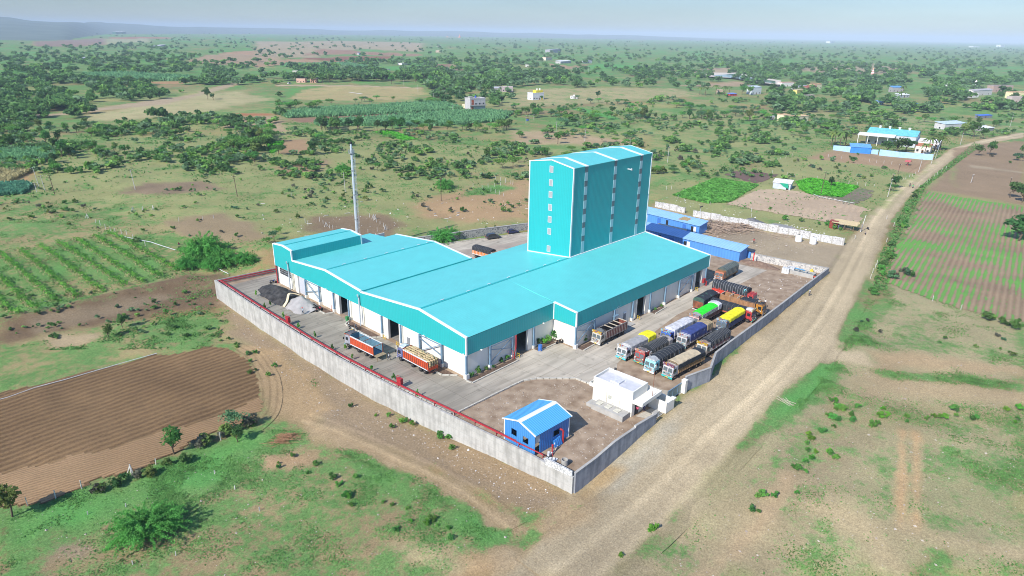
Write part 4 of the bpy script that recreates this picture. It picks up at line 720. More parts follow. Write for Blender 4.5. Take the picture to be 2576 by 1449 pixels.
lw=wall('retaining_wall','long pale concrete retaining wall left of the factory yard, carrying red pipes',[(-11.4,80.6,-4,1),(-12.3,58,-4,1),(-12.6,46,-4,.9),(-13.1,35,-4,1.1),(-13.1,22,-4,1.1),(-12.6,10,-4,1.0),(-11.8,0,-3.9,.8),(-10.6,-13.5,-3.4,.6),(-9.9,-25,-2.9,.75),(-9.35,-30.5,-2.7,.3),(-9.2,-32.8,-2.6,.3)],CAST,.4)
def rel(o): return lambda x,y,z:(x-o.location.x,y-o.location.y,z-o.location.z)
q=rel(lw); bw=MB(); bw.hexa([q(-9.95,-28,.3),q(-9.65,-28,.3),q(-9.1,-32.6,.3),q(-9.4,-32.6,.3)],[q(-9.95,-28,1.5),q(-9.65,-28,1.5),q(-9.1,-32.6,1.15),q(-9.4,-32.6,1.15)]); bw.build('white_block_panel',brick('white_block_courses',(.72,.72,.70),(.58,.58,.57),(.33,.33,.32),.45),lw)
wall('front_wall','grey plastered compound wall beside the blue shed, running up to the white gatehouse',[(-9.0,-32.9,-2.6,.9),(-4,-32.9,-2.0,1.1),(.5,-32.9,-1.5,1.7),(6,-32.9,-.8,1.7),(6.1,-32.9,-.8,2.0),(12.4,-32.8,-.2,1.5)],PLAST,.3,cap=CONC)
wall('road_wall','long grey plastered compound wall between the parked trucks and the dirt road',[(24.9,-30.9,0,2.9),(31.3,-32.3,0,2.9),(38,-29.8,0,2.75),(45,-29.4,0,2.75),(58.4,-28.7,0,2.6),(75,-27.6,0,2.3),(90,-26.5,0,2.0),(109.5,-25.3,0,1.8)],PLAST,.3,cap=CONC)
STONE=brick('rubble_stone',(.36,.35,.34),(.13,.135,.145),(.46,.44,.40),.55)
wall('stone_wall','low grey rubble stone wall at the far end of the truck yard',[(109.5,-25.0,0,1.7),(107.6,-15,0,1.8),(106.4,-4.8,0,1.9)],brick('pale_rubble',(.52,.49,.45),(.28,.27,.26),(.60,.57,.52),.6),.4,cap=CONC)
wall('stone_wall','dark rubble stone wall behind the two parked dark cars',[(41,74.0,0,2.2),(51.5,70.2,0,2.2),(66,65.6,0,2.3),(81,60.4,0,2.3),(101,53.6,0,2.2)],STONE,.5,cap=CONC)
wall('back_wall','low concrete wall at the back left corner of the yard with red pipes in front',[(-11.4,80.6,-.5,.9),(4.5,78.9,0,.9),(24,76,0,.9)],CONC,.25)
WST=brick('white_stone_panel',(.56,.55,.53),(.30,.29,.285),(.66,.65,.62),.55)
def panelwall(label,a,b,h0,h1,n,gap=()):
    A=at(*a);B=at(*b); o=thing('panel_wall',label,'wall',(A[0],A[1],0)); d=(B-A)[:2]/n
    for k in range(n):
        if k in gap: continue
        p=d*k; e=d*(k+.985); m=MB(); u=d/np.linalg.norm(d); nn=np.array([-u[1],u[0]])*.14; h=h0+(h1-h0)*k/n+.25*((k*7)%3-1)*.6
        m.hexa([(*(p+nn),0),(*(p-nn),0),(*(e-nn),0),(*(e+nn),0)],[(*(p+nn),h),(*(p-nn),h),(*(e-nn),h),(*(e+nn),h)]); m.build('stone_panel',WST,o)
        m=MB(); m.box(e[0]-.15,e[0]+.2,e[1]-.2,e[1]+.2,0,h+.1); m.build('post',CONC,o)
panelwall('white stone panel wall with bays behind the blue sheds, left of the breach',(1648,520),(1722,536.5),2.2,2.2,4)
panelwall('long white stone panel wall with many bays behind the timber piles',(1743,544),(2121,618.5),2.35,2.3,15)
# ---------------------------------------------------------------- fire pipes on the left wall
fp=thing('fire_pipeline','pair of red fire pipes running along the top of the retaining wall','pipeline',(-10.9,0,0))
def PL(dx,z,y0=79,y1=-27): return [(x+dx+10.9,y,z) for x,y in zip(np.interp(np.linspace(y0,y1,24),[-32,-25,-13.5,0,10,22,35,46,58,80],[-8.9,-9.6,-10.3,-11.4,-12.1,-12.6,-12.6,-12.2,-11.9,-11.0]),np.linspace(y0,y1,24))]
m=MB(); m.tube(PL(.15,1.22),.10,8); m.build('pipe',REDP,fp); m=MB(); m.tube(PL(.62,1.0,79,-21)+[(1.9,-21.3,1.0),(1.9,-21.3,.2)],.085,8); m.build('pipe',REDP,fp)
m=MB(); 
for p in PL(.15,1.1)[::1]: m.bar((p[0]-.05,p[1],.0),(p[0]-.05,p[1],1.2),.10); m.bar((p[0]-.1,p[1],.9),(p[0]+.6,p[1],.9),.09)
m.build('pipe_bracket',M('dark_red_steel',(.28,.02,.03)),fp)
m=MB(); m.tube([(-.2+i*1.0,79.6-.1*i,.85) for i in range(0,16)],.14,8); m.tube([(-.2+i*1.0,79.2-.1*i,.5) for i in range(0,15)],.10,8); m.build('pipe',REDP,fp)
for y,lab in ((45.0,'red fire hose box on the retaining wall pipes, the one farther from the gatehouse'),(6.0,'red fire hose box on the retaining wall pipes beside the orange trucks')):
    x=float(np.interp(y,[0,10,22,46],[-11.4,-12.1,-12.6,-12.2]))+1.15; h=thing('hose_box',lab,'hose box',(x,y,0),0,'fire hose boxes on the wall')
    m=MB(); m.box(-.3,.3,-.55,.55,.75,1.9); m.build('cabinet',REDP,h,bevel=.03); m=MB(); m.bar((0,-.45,0),(0,-.45,.8),.1); m.bar((0,.45,0),(0,.45,.8),.1); m.build('stand',REDP,h); m=MB(); m.tube([(0,.9,0),(0,.9,1.9),(.1,.75,2.1),(.2,.6,2.0)],.07,6); m.build('riser',REDP,h)
# ================================================================ GATE, GATEHOUSE
def rot2(a,b): return math.atan2(b[1]-a[1],b[0]-a[0])
g=thing('sliding_gate','grey-green sheet metal sliding gate half open at the yard entrance','gate',(19.4,-30.7,0))
GG=M('gate_paint',(.20,.27,.27),var=.1,rough=.5); m=MB(); m.box(0,4.9,-.04,.04,.12,1.95); m.build('gate_panel',GG,g)
m=MB()
for x in (0,1.6,3.2,4.8): m.box(x,x+.1,-.08,.08,.1,2.0)
for z in (.1,1.92): m.box(0,4.9,-.08,.08,z,z+.1)
m.build('gate_frame',STEEL,g); m=MB(); m.lathe([(.1,-.05),(.1,.05)],(0.6,0,.1),10,'y'); m.lathe([(.1,-.05),(.1,.05)],(4.2,0,.1),10,'y'); m.build('wheel',BLACKR,g)
m=MB(); m.box(-.4,.4,-.4,.4,0,2.5); m.box(-.45,.45,-.45,.45,2.5,2.62); tag(m.build('gate_pillar',WALLW,loc=(24.3,-31.1,0)),'cream gate pillar at the end of the grey road wall','gate pillar')
gh=thing('gatehouse','small white flat-roofed security office beside the yard gate','gatehouse',(10.4,-21.2,0),R(1.5))
bw,bl=3.7,8.1   # local x across, -y along
m=MB(); m.box(0,4.6,-8.0,0,0,3.1); m.build('wall',WALLW,gh)
m=MB(); m.box(-.5,5.6,-10.2,.5,3.0,3.12); 
for a in ((-.5,-.38,-10.2,.5),(5.48,5.6,-10.2,.5),(-.38,5.48,.38,.5),(-.38,5.48,-10.2,-10.08)): m.box(*a,3.12,3.65)
m.build('canopy',WALLW,gh)
m=MB()
for a in ((.0,.2,-8,0),(4.4,4.6,-8,0),(.2,4.4,-.2,0),(.2,4.4,-8,-7.8)): m.box(*a,3.13,4.75)
m.build('parapet',WALLW,gh)
m=MB(); m.box(.2,4.4,-7.8,-.2,3.13,4.25); m.build('roof',M('waterproofed_roof',(.58,.58,.60),var=.1,scale=1.),gh)
m=MB(); m.box(1.2,2.8,-4.4,-2.6,4.25,4.55); m.box(2.9,3.4,-4.6,-2.8,4.25,4.3); m.build('roof_box',M('roof_box_white',(.62,.62,.64)),gh)
for x,y in ((-.06,-2.9),): 
    m=MB(); m.tube([(x,y,.1),(x,y,3.0)],.07,6); m.tube([(x,y-2.6,.4),(x,y-2.6,2.2)],.05,6); m.tube([(x,y-1.2,.2),(x,y-1.2,1.1),(x-.1,y-1.4,1.2)],.04,5); m.build('wall_pipe',M('cream_pipe2',(.62,.58,.48)),gh)
m=MB(); m.box(-.05,.0,-3.9,-3.2,1.7,2.4); m.build('window',M('vent_window',(.42,.42,.36)),gh)
m=MB(); m.box(.9,1.8,-8.06,-8.0,0,2.1); m.build('door',DARK,gh); m=MB(); m.box(2.6,3.9,-8.05,-8.0,1.0,2.1); m.build('window',GLASS,gh)
m=MB(); m.box(3.5,4.0,.55,.8,3.6,4.9) if False else m.box(4.42,4.58,-1.6,-1.2,4.75,5.2); m.build('floodlight',M('dark_lamp',(.05,.05,.05)),gh)
pole=thing('antenna_pole','thin rusty pole with a white disc on the gatehouse canopy','antenna pole',(14.4,-30.6,3.12)); m=MB(); m.tube([(0,0,0),(0,0,5.6)],.045,6); m.build('mast',M('rusty_steel',(.22,.09,.05)),pole); m=MB(); m.lathe([(0,-.04),(.32,-.04),(.32,.04),(0,.04)],(0,-.1,5.6),16,'y'); m.build('dish',WHITE,pole)
st=thing('septic_tank','grey stepped concrete tank with square lids against the gatehouse wall','tank',(8.0,-22.8,0),R(1.5))
m=MB(); m.box(0,2.2,-6.3,0,0,1.0); m.box(.3,1.9,0,1.3,0,.6); m.build('tank_body',CONC,st)
for k in range(3): m=MB(); m.box(.6,1.6,-1.4-k*1.8,-.4-k*1.8,1.0,1.12); m.build('lid',M('pale_lid',(.55,.53,.44)),st)
gb=thing('guard_wall','small white roofless sentry enclosure beside the gate','enclosure',(15.7,-30.9,0))
m=MB(); m.box(0,.2,-1.8,1.6,0,2.1); m.box(.2,2.6,-1.8,-1.6,0,1.9); m.box(2.4,2.6,-1.6,1.2,0,1.9); m.build('wall',WALLW,gb); m=MB(); m.box(2.0,2.8,-2.0,-1.2,1.9,2.1); m.box(2.2,2.7,.9,1.4,1.9,2.1); m.build('coping',WHITE,gb)
bn=thing('stone_bench','grey stone slab shelf on two legs beside the sentry enclosure','bench',(13.6,-32.0,0)); m=MB(); m.box(-.7,.7,-.35,.35,.85,1.0); m.build('slab',CONC,bn); m=MB(); m.box(-.65,-.4,-.3,.3,0,.85); m.box(.4,.65,-.3,.3,0,.85); m.build('leg',WHITE,bn)
sheet('gate_apron',[(11.4,-29.5),(16,-30),(15.6,-32.4),(12.5,-32.4)],.012,M('apron_concrete',(.5,.46,.38)))
sheet('weigh_plate',[(17.0,-29.5),(22.6,-28.2),(21.9,-18.5),(17.2,-18.5)],.012,M('weigh_plate_steel',(.42,.345,.25),var=.1,scale=.6))
# ================================================================ BLUE SHED (front)
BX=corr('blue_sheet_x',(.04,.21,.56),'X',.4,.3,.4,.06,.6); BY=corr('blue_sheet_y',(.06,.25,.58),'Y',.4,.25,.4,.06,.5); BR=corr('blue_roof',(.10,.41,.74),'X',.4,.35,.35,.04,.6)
s=thing('blue_shed','bright blue corrugated metal shed with a white ridge in the near corner of the yard','shed',(-9.0,-18.6,0),R(-1.5))
m=MB(); HE,HA,WD,LN=3.75,4.75,6.6,7.9
m.prism([(0,0),(0,HE),(-WD/2,HA),(-WD,HE),(-WD,0)],'x',LN-.1,LN)
for a in ((0,-1.6,0,HE),(-1.6,-2.75,0,1.6),(-1.6,-2.75,2.75,HE),(-2.75,-4.1,0,HE),(-4.1,-5.25,0,1.35),(-4.1,-5.25,2.5,HE),(-5.25,-WD,0,HE)): m.box(0,.1,a[1],a[0],a[2],a[3])
m.prism([(0,HE),(-WD/2,HA),(-WD,HE)],'x',0,.1); m.build('end_wall',BY,s)
m=MB(); m.box(.1,LN-.1,-.1,0,0,HE); m.box(1.15,4.2,-WD,-WD+.1,0,HE); m.box(4.2,5.6,-WD,-WD+.1,0,1.5); m.box(4.2,5.6,-WD,-WD+.1,2.6,HE); m.box(5.6,LN-.1,-WD,-WD+.1,0,HE); m.box(.1,1.15,-WD,-WD+.1,3.3,HE); m.build('side_wall',BX,s)
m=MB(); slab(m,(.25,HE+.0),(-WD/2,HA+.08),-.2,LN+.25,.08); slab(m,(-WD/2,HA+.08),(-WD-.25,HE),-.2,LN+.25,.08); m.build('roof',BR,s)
m=MB(); slab(m,(-WD/2+.45,HA-.02),(-WD/2,HA+.14),-.24,LN+.29,.05); slab(m,(-WD/2,HA+.14),(-WD/2-.45,HA-.02),-.24,LN+.29,.05); 
for x in (-.26,LN+.16): slab(m,(.3,HE+.02),(-WD/2,HA+.12),x,x+.2,.16); slab(m,(-WD/2,HA+.12),(-WD-.3,HE+.02),x,x+.2,.16)
m.box(-.04,.14,-.14,.05,0,HE); m.box(LN-.14,LN+.04,-WD-.05,-WD+.14,0,HE); m.build('white_trim',TRIM,s)
m=MB(); m.box(.2,1.15,-WD+.05,-WD+.12,2.1,3.3); m.build('roller_shutter',corr('pale_shutter',(.5,.52,.54),'Z',.15,.2),s)
m=MB(); m.add([(.15,-.15,.03),(.15,-WD+.15,.03),(LN-.15,-WD+.15,.03),(LN-.15,-.15,.03)],[(3,2,1,0)]); m.build('inside_floor',M('shed_floor',(.3,.25,.2)),s)
for a in ((0,-1.6,-2.75,1.6,2.75),(0,-4.1,-5.25,1.35,2.5)):
    m=MB(); m.box(-.03,.0,a[2]-.05,a[2],a[3],a[4]); m.box(-.03,.0,a[1],a[1]+.05,a[3],a[4]); m.box(-.03,0,a[2],a[1],a[3]-.05,a[3]); m.box(-.03,0,a[2],a[1],a[4],a[4]+.05); m.build('window_frame',BY,s)
m=MB(); m.box(4.15,5.65,-WD-.03,-WD,1.45,1.5); m.box(4.15,5.65,-WD-.03,-WD,2.6,2.65); m.build('window_frame',BX,s)
pp=thing('fire_pipe_bend','thick red pipe bending up into the side of the blue shed','pipe',(-3.3,-25.9,0)); m=MB(); m.tube([(0,0,0),(0,0,2.1),(-.1,.12,2.35),(-.3,.5,2.45)],.16,8); m.build('pipe',REDP,pp)
pl=thing('sheet_stack','leaning stack of blue metal sheets against the blue shed','metal sheets',(-4.4,-25.7,0)); m=MB()
for k in range(4): m.hexa([(-.9,-.25-.06*k,.1),(.8,-.25-.06*k,.1),(.8,-.2-.06*k,.1),(-.9,-.2-.06*k,.1)],[(-.9,.2-.06*k,1.0),(.8,.2-.06*k,1.3),(.8,.25-.06*k,1.3),(-.9,.25-.06*k,1.0)])
m.build('sheet',BX,pl)
hy=thing('hydrant','red hydrant post with scattered rods beside the blue shed doorway','hydrant',(-6.4,-26.4,0)); m=MB(); m.tube([(0,0,0),(0,0,1.3)],.12,8); m.lathe([(.17,1.2),(.17,1.35),(0,1.45)],n=8); m.tube([(-.8,-.7,0),(-.1,-.1,.9)],.06,6); m.build('post',REDP,hy); m=MB(); m.tube([(-.3,-.2,.05),(.6,.1,1.4)],.05,5); m.tube([(0,-.3,.1),(1.2,.0,.7)],.05,5); m.build('rod',M('pale_rod',(.6,.58,.55)),hy)
# ================================================================ REAR BLUE SHEDS
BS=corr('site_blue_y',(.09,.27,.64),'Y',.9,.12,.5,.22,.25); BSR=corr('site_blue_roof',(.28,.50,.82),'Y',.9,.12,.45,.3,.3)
def monoshed(name,label,corner,far,L,w,h0,h1,wm,rm,doors=(),cat='shed'):
    # near-right corner, direction of length +y (rotated), monopitch roof rising away (x+)
    a=np.array(corner); b=np.array(far); th=rot2(a,b)-math.pi/2
    o=thing(name,label,cat,(a[0],a[1],0),th); m=MB()
    m.hexa([(0,0,0),(.1,0,0),(.1,L,0),(0,L,0)],[(0,0,h0),(.1,0,h0),(.1,L,h0),(0,L,h0)])
    m.hexa([(w-.1,0,0),(w,0,0),(w,L,0),(w-.1,L,0)],[(w-.1,0,h1),(w,0,h1),(w,L,h1),(w-.1,L,h1)])
    for y in (0,L-.1): m.prism([(.1,0),(.1,h0),(w-.1,h1),(w-.1,0)],'y',y,y+.1)
    m.build('wall',wm,o); m=MB(); m.hexa([(-.35,-.3,h0-.05),(w+.3,-.3,h1-.05),(w+.3,L+.3,h1-.05),(-.35,L+.3,h0-.05)],[(-.35,-.3,h0+.05),(w+.3,-.3,h1+.05),(w+.3,L+.3,h1+.05),(-.35,L+.3,h0+.05)]); m.build('roof',rm,o)
    for k,(y,wd,z0,z1,c) in enumerate(doors): m=MB(); m.box(-.04,.0,y,y+wd,z0,z1); m.build('door' if z0<.3 else 'window',c,o)
    return o
LB=M('site_blue_door',(.05,.16,.5)); 
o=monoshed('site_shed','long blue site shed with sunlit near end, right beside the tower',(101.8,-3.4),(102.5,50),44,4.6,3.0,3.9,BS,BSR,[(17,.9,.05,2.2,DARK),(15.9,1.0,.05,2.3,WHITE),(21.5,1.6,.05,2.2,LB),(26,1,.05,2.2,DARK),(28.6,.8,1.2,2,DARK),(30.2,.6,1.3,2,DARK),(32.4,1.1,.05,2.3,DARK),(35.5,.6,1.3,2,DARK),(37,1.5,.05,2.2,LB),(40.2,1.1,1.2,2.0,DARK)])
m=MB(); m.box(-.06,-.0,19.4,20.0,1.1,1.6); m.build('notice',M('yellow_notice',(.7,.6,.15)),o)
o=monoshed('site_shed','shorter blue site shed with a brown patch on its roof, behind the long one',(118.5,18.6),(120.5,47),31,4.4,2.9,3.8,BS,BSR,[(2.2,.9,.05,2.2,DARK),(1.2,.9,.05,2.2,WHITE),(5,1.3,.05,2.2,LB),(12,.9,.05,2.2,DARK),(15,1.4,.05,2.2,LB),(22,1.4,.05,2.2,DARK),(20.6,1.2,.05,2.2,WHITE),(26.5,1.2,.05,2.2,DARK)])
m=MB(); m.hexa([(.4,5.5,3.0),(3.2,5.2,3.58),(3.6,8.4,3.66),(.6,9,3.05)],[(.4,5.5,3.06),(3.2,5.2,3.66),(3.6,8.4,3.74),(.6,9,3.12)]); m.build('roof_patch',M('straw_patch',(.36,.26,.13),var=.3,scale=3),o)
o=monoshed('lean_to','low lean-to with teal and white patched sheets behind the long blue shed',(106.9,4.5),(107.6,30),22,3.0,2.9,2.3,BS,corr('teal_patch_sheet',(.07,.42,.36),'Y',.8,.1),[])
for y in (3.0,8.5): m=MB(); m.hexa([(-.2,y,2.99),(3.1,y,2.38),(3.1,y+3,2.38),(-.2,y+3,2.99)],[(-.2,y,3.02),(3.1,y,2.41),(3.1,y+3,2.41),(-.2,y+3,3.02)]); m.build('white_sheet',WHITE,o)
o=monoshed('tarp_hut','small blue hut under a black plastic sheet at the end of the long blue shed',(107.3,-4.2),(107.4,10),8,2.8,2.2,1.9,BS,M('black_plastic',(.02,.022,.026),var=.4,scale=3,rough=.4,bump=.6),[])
o=thing('tin_hut','hut with a curved rusty tin roof between the two blue sheds','hut',(112,20.5,0),R(92)); m=MB(); m.prism([(-1.6,0),(-1.6,2.0),(1.6,2.0),(1.6,0)],'x',0,9); m.build('wall',corr('tin_wall',(.3,.31,.32),'X',.4),o); m=MB(); m.prism([(1.8*math.cos(t),2+.8*math.sin(t)) for t in np.linspace(0,math.pi,9)],'x',-.2,9.2); m.build('roof',M('rusty_tin',(.45,.38,.29),col2=(.62,.58,.5),scale=.8,rough=.6),o)
o=thing('lamp_mast','grey lamp mast with twin floodlights beside the blue sheds','lamp mast',tuple(atz(1757,577))); m=MB(); m.tube([(0,0,0),(0,0,7.6)],.11,8,.07); m.build('mast',M('mast_grey',(.5,.5,.5)),o); m=MB(); m.box(-.7,.7,-.05,.05,7.5,7.6); m.box(-.75,-.3,-.25,.1,7.55,7.9); m.box(.3,.75,-.25,.1,7.55,7.9); m.build('floodlight',M('dark_lamp',(.05,.05,.05)),o)
# ================================================================ TRUCKS
def rgbm(name,c,**k): return M(name,c,**k)
TARPS={}
def tarpmat(c,nm):
    return M('tarpaulin_'+nm,tuple(v*.8 for v in c),col2=tuple(min(1,v*1.25) for v in c),scale=1.1,rough=.7,bump=.55,bscale=1.6,detail=7)
CH=M('truck_chassis',(.045,.042,.04),var=.3,scale=3); RIM=M('dusty_rim',(.30,.24,.18),var=.25,scale=4); PLATE=M('yellow_plate',(.65,.42,.02)); LAMP=M('headlamp_glass',(.55,.57,.58),rough=.15); ROPE=M('rope',(.30,.29,.27),rough=.9)
def wheelmesh(w):
    k='wheel%.2f'%w
    if k in MATS: return MATS[k]
    t=MB(); t.lathe([(.20,-w/2),(.40,-w/2),(.49,-w/2+.05),(.50,0),(.49,w/2-.05),(.40,w/2),(.20,w/2)],n=18,axis='y'); r=MB(); r.lathe([(0,-w/2+.06),(.12,-w/2-.03),(.16,-w/2+.05),(.31,-w/2+.0),(.31,w/2),(.16,w/2-.05),(.12,w/2+.03),(0,w/2-.06)],n=14,axis='y')
    MATS[k]=(t.mesh('tyre',BLACKR),r.mesh('rim',RIM)); return MATS[k]
def wheel(o,x,y,w,s=1):
    a,b=wheelmesh(w); t=link(a,'wheel',o,(x,y,.5*s)); t.scale=(s,1,s); link(b,'rim',t)
def tarp(o,x0,x1,zl,zt_,zr,w,mat,name='tarpaulin',seed=0,lump=.06,arch=False,ends=True):
    if arch: prof=[(-w,zl)]+[(-w*math.cos(t),zt_+(zr-zt_)*math.sin(t)) for t in np.linspace(0,math.pi,11)]+[(w,zl)]
    else:
        prof=[(-w*1.03,zl),(-w*1.01,(zl+zt_)/2),(-w,zt_-.12),(-w*.9,zt_),(-w*.5,zt_+(zr-zt_)*.62),(0,zr)]; prof+= [(-y,z) for y,z in prof[-2::-1]]
    n=max(4,int((x1-x0)/.35)); V=[];Q=[];k=len(prof); rng=np.random.RandomState(seed+7)
    off=rng.rand()*50
    for i in range(n+1):
        x=x0+(x1-x0)*i/n
        for j,(y,z) in enumerate(prof):
            a=float(vn(np.array(x*1.3+off),np.array(j*.9+off)))-.5; b=float(vn(np.array(x*3+off),np.array(j*1.7),3))-.5
            top=1 if 2<j<k-3 else .35
            V.append((x,y*(1+.05*b)+(.07*a if j in (0,k-1) else 0),z+lump*(2.2*a*top+b)+(.16*(b) if j in (0,k-1) else 0)))
    for i in range(n):
        for j in range(k-1): Q.append((i*k+j,i*k+j+1,(i+1)*k+j+1,(i+1)*k+j))
    m=MB(); m.v=V; m.f=Q
    if ends: m.f+=[tuple(range(k)),tuple(n*k+j for j in range(k))[::-1]]
    t=m.build(name,mat,o); return t,prof
def truck(label,ref,kind,hd,L,cab,accent,body,load,group='goods trucks in the yard',W=2.4,z0=0,hbody=1.55,board=None,tarps=(),axles=3,roofload=None,cabh=2.7,ribs=(.7,.7,.68),inside=None,cat='truck',seed=0,nm='truck',stripes=None,name='goods_truck',ropes=0,zt_=None,lamp=True):
    d=np.array([math.cos(hd),math.sin(hd)]); n=np.array([-d[1],d[0]]); p=np.array(ref[:2],float)
    p=p-n*W/2 if kind[1]=='l' else p+n*W/2
    if kind[0]=='r': p=p+d*L
    o=thing(name,label,cat,(p[0],p[1],z0),hd,group); hw=W/2-.06
    key='%s%d'%(nm,seed); cm=M('cab_paint_'+key,cab,var=.2,scale=2.5,rough=.4); fm=ornate('cab_front_'+key,cab,accent); bm=M('body_paint_'+key,body,var=.28,scale=1.6,rough=.65,stretch=(1,1,.4)); rm=M('body_rib_'+key,ribs,var=.2,scale=3)
    m=MB(); m.prism([(-.03,.95),(-.03,1.5),(-.2,cabh-.25),(-.35,cabh),(-1.75,cabh+.03),(-1.75,.7),(-1.55,.75),(-1.5,1.05),(-1.0,1.22),(-.5,1.05),(-.45,.7),(-.03,.6)],'y',-hw,hw); m.build('cab',cm,o,bevel=.05)
    m=MB(); m.box(-.03,.02,-hw+.03,hw-.03,.72,1.5); m.hexa([(-.04,-hw+.06,1.5),(0,-hw+.06,1.5),(0,hw-.06,1.5),(-.04,hw-.06,1.5)],[(-.06,-hw+.06,1.56),(.0,-hw+.06,1.56),(.0,hw-.06,1.56),(-.06,hw-.06,1.56)]); fp_=m.build('front_panel',fm,o)
    m=MB(); m.box(.02,.05,-.5,.5,.98,1.28)
    for k in range(3): m.box(.045,.06,-.48,.48,1.0+k*.1,1.04+k*.1)
    m.build('grille',M('grille_grey',(.25,.25,.25)),fp_)
    zx=lambda z:-.03-.17*(z-1.5)/(cabh-.25-1.5)
    for s in (-1,1):
        a,b=(.06,hw-.14) if s>0 else (-hw+.14,-.06); m=MB(); zA,zB=1.63,cabh-.35
        m.hexa([(zx(zA)-.01,a,zA),(zx(zA)+.03,a,zA),(zx(zA)+.03,b,zA),(zx(zA)-.01,b,zA)],[(zx(zB)-.01,a+.05,zB),(zx(zB)+.03,a+.05,zB),(zx(zB)+.03,b-.05,zB),(zx(zB)-.01,b-.05,zB)]); m.build('windscreen',M('truck_glass',(.11,.135,.145),var=.3,scale=2,rough=.12,spec=.7),o)
        m=MB(); m.box(-1.18,-.42,s*hw-.02,s*hw+.025,1.62,cabh-.38); dm=MB(); dm.box(-1.25,-.36,s*hw-.02,s*hw+.02,.95,1.58); dd=dm.build('door',fm if seed%3==0 else cm,o); m.build('window',GLASS,dd)
        m=MB(); m.bar((-.25,s*hw,1.9),(-.02,s*(hw+.3),2.0),.04); m.box(-.06,0,s*(hw+.3)-.12,s*(hw+.3)+.12,1.7,2.15); m.build('mirror',CH,o)
        m=MB(); m.lathe([(.0,-.02),(.12,-.02),(.13,.03),(0,.04)],(.06,s*(hw-.28),.92),12,'x'); m.build('headlight',LAMP,o)
    m=MB(); m.box(-.05,.16,-W/2,W/2,.42,.70); m.build('bumper',M('bumper_'+key,tuple(min(1,c*1.0) for c in accent),var=.3,scale=4),o,bevel=.04)
    m=MB(); m.box(.16,.18,-.32,.32,.48,.66); m.build('number_plate',PLATE,o)
    if board: 
        m=MB(); m.prism([(-.32,cabh-.02),(-.12,cabh),(-.05,cabh+.48),(-.32,cabh+.48)],'y',-hw-.05,hw+.05); m.build('sign_board',ornate('board_'+key,board,cab),o)
    m=MB(); 
    for y in (-hw+.1,hw-.1): m.bar((-.3,y,cabh+.2),(-1.7,y,cabh+.2),.05); 
    for x in (-.35,-1.0,-1.68): m.bar((x,-hw+.1,cabh+.2),(x,hw-.1,cabh+.2),.05); m.bar((x,-hw+.1,cabh),(x,-hw+.1,cabh+.2),.05); m.bar((x,hw-.1,cabh),(x,hw-.1,cabh+.2),.05)
    m.build('roof_rack',rm,o)
    if roofload: tarp(o,-1.7,-.4,cabh+.05,cabh+.28,cabh+.5,hw*.85,roofload,'roof_bundle',seed,.14)
    # chassis, wheels
    m=MB(); m.box(-L+.1,-1.0,-.45,.45,.62,.92); m.box(-3.6,-2.4,hw-.45,hw-.02,.45,.95); m.box(-3.4,-2.3,-hw+.02,-hw+.42,.5,.9)
    for s in (-1,1): m.box(-L+4.4,-2.3,s*(hw-.04)-.02,s*(hw-.04)+.02,.52,.58) if -L+4.4<-2.3 else None
    m.build('chassis',CH,o)
    for s in (-1,1):
        wheel(o,-1.0,s*(hw-.17),.3)
        for k in range(axles-1):
            x=-L+1.25+1.32*k
            if axles==4 and k==2: x=-L+5.0; wheel(o,x,s*(hw-.17),.3); continue
            wheel(o,x,s*(hw-.30),.56)
    z1=1.12; zt1=z1+hbody; x0,x1=-1.95,-L
    m=MB(); m.box(x1,x0,-hw,hw,.95,z1); m.build('load_floor',WOOD if not inside else inside,o)
    for s in (-1,1):
        m=MB(); m.box(x1,x0,s*hw-.03,s*hw+.03,z1,zt1); sp=m.build('side_panel',bm,o)
        m=MB(); N=max(6,int((x0-x1)/.55))
        for k in range(N+1):
            x=x1+(x0-x1)*k/N; m.box(x-.04,x+.04,s*hw-.075,s*hw+.075,z1-.1,zt1+.02)
        for z in ((z1-.02,z1+.12),(zt1-.12,zt1+.04)): m.box(x1,x0,s*hw-.06,s*hw+.06,*z)
        m.build('stake',rm if stripes is None else stripes,sp)
    m=MB(); m.box(x0-.06,x0,-hw,hw,z1,zt1+.25); m.build('headboard',inside or bm,o)
    if inside and load in('open','opentail'):
        for s in (-1,1): m=MB(); m.box(x1+.02,x0-.07,s*(hw-.10)-.02,s*(hw-.10)+.02,z1+.01,zt1-.03); m.build('inner_lining',inside,o)
    if load!='opentail':
        m=MB(); hh=zt1 if load!='sacks' else z1+.75; m.box(x1-.05,x1+.02,-hw,hw,z1-.05,hh)
        for k in range(7): m.box(x1-.09,x1-.05,-hw+.1+k*.35,-hw+.16+k*.35,z1-.05,hh)
        tg=m.build('tailgate',bm,o); m=MB()
        for s in (-1,1): m.box(x1-.08,x1-.05,s*(hw-.25)-.12,s*(hw-.25)+.12,.8,.95)
        m.build('tail_lamp',REDP,o); m=MB(); m.box(x1-.12,x1,-hw,hw,.5,.62); m.build('rear_bumper',rm,o)
    else:
        m=MB(); m.box(x1-1.1,x1,-hw,hw,.95,1.02); m.box(x1-1.12,x1-1.04,-hw,-hw+.1,.0,1.0); m.box(x1-1.12,x1-1.04,hw-.1,hw,.0,1.0); m.build('tailgate',M('tailgate_wood',(.33,.25,.15)),o)
        m=MB(); 
        for s in (-1,1): m.bar((x1,s*hw,z1),(x1,s*hw,zt1+.05),.09)
        m.bar((x1,-hw,zt1),(x1,hw,zt1),.09); m.bar((x1*.62,-hw,zt1),(x1*.62,hw,zt1),.09); m.bar((x1*.42,-hw,zt1),(x1*.42,hw,zt1),.07); m.build('cross_bar',M('rust_bar',(.33,.10,.05)),o)
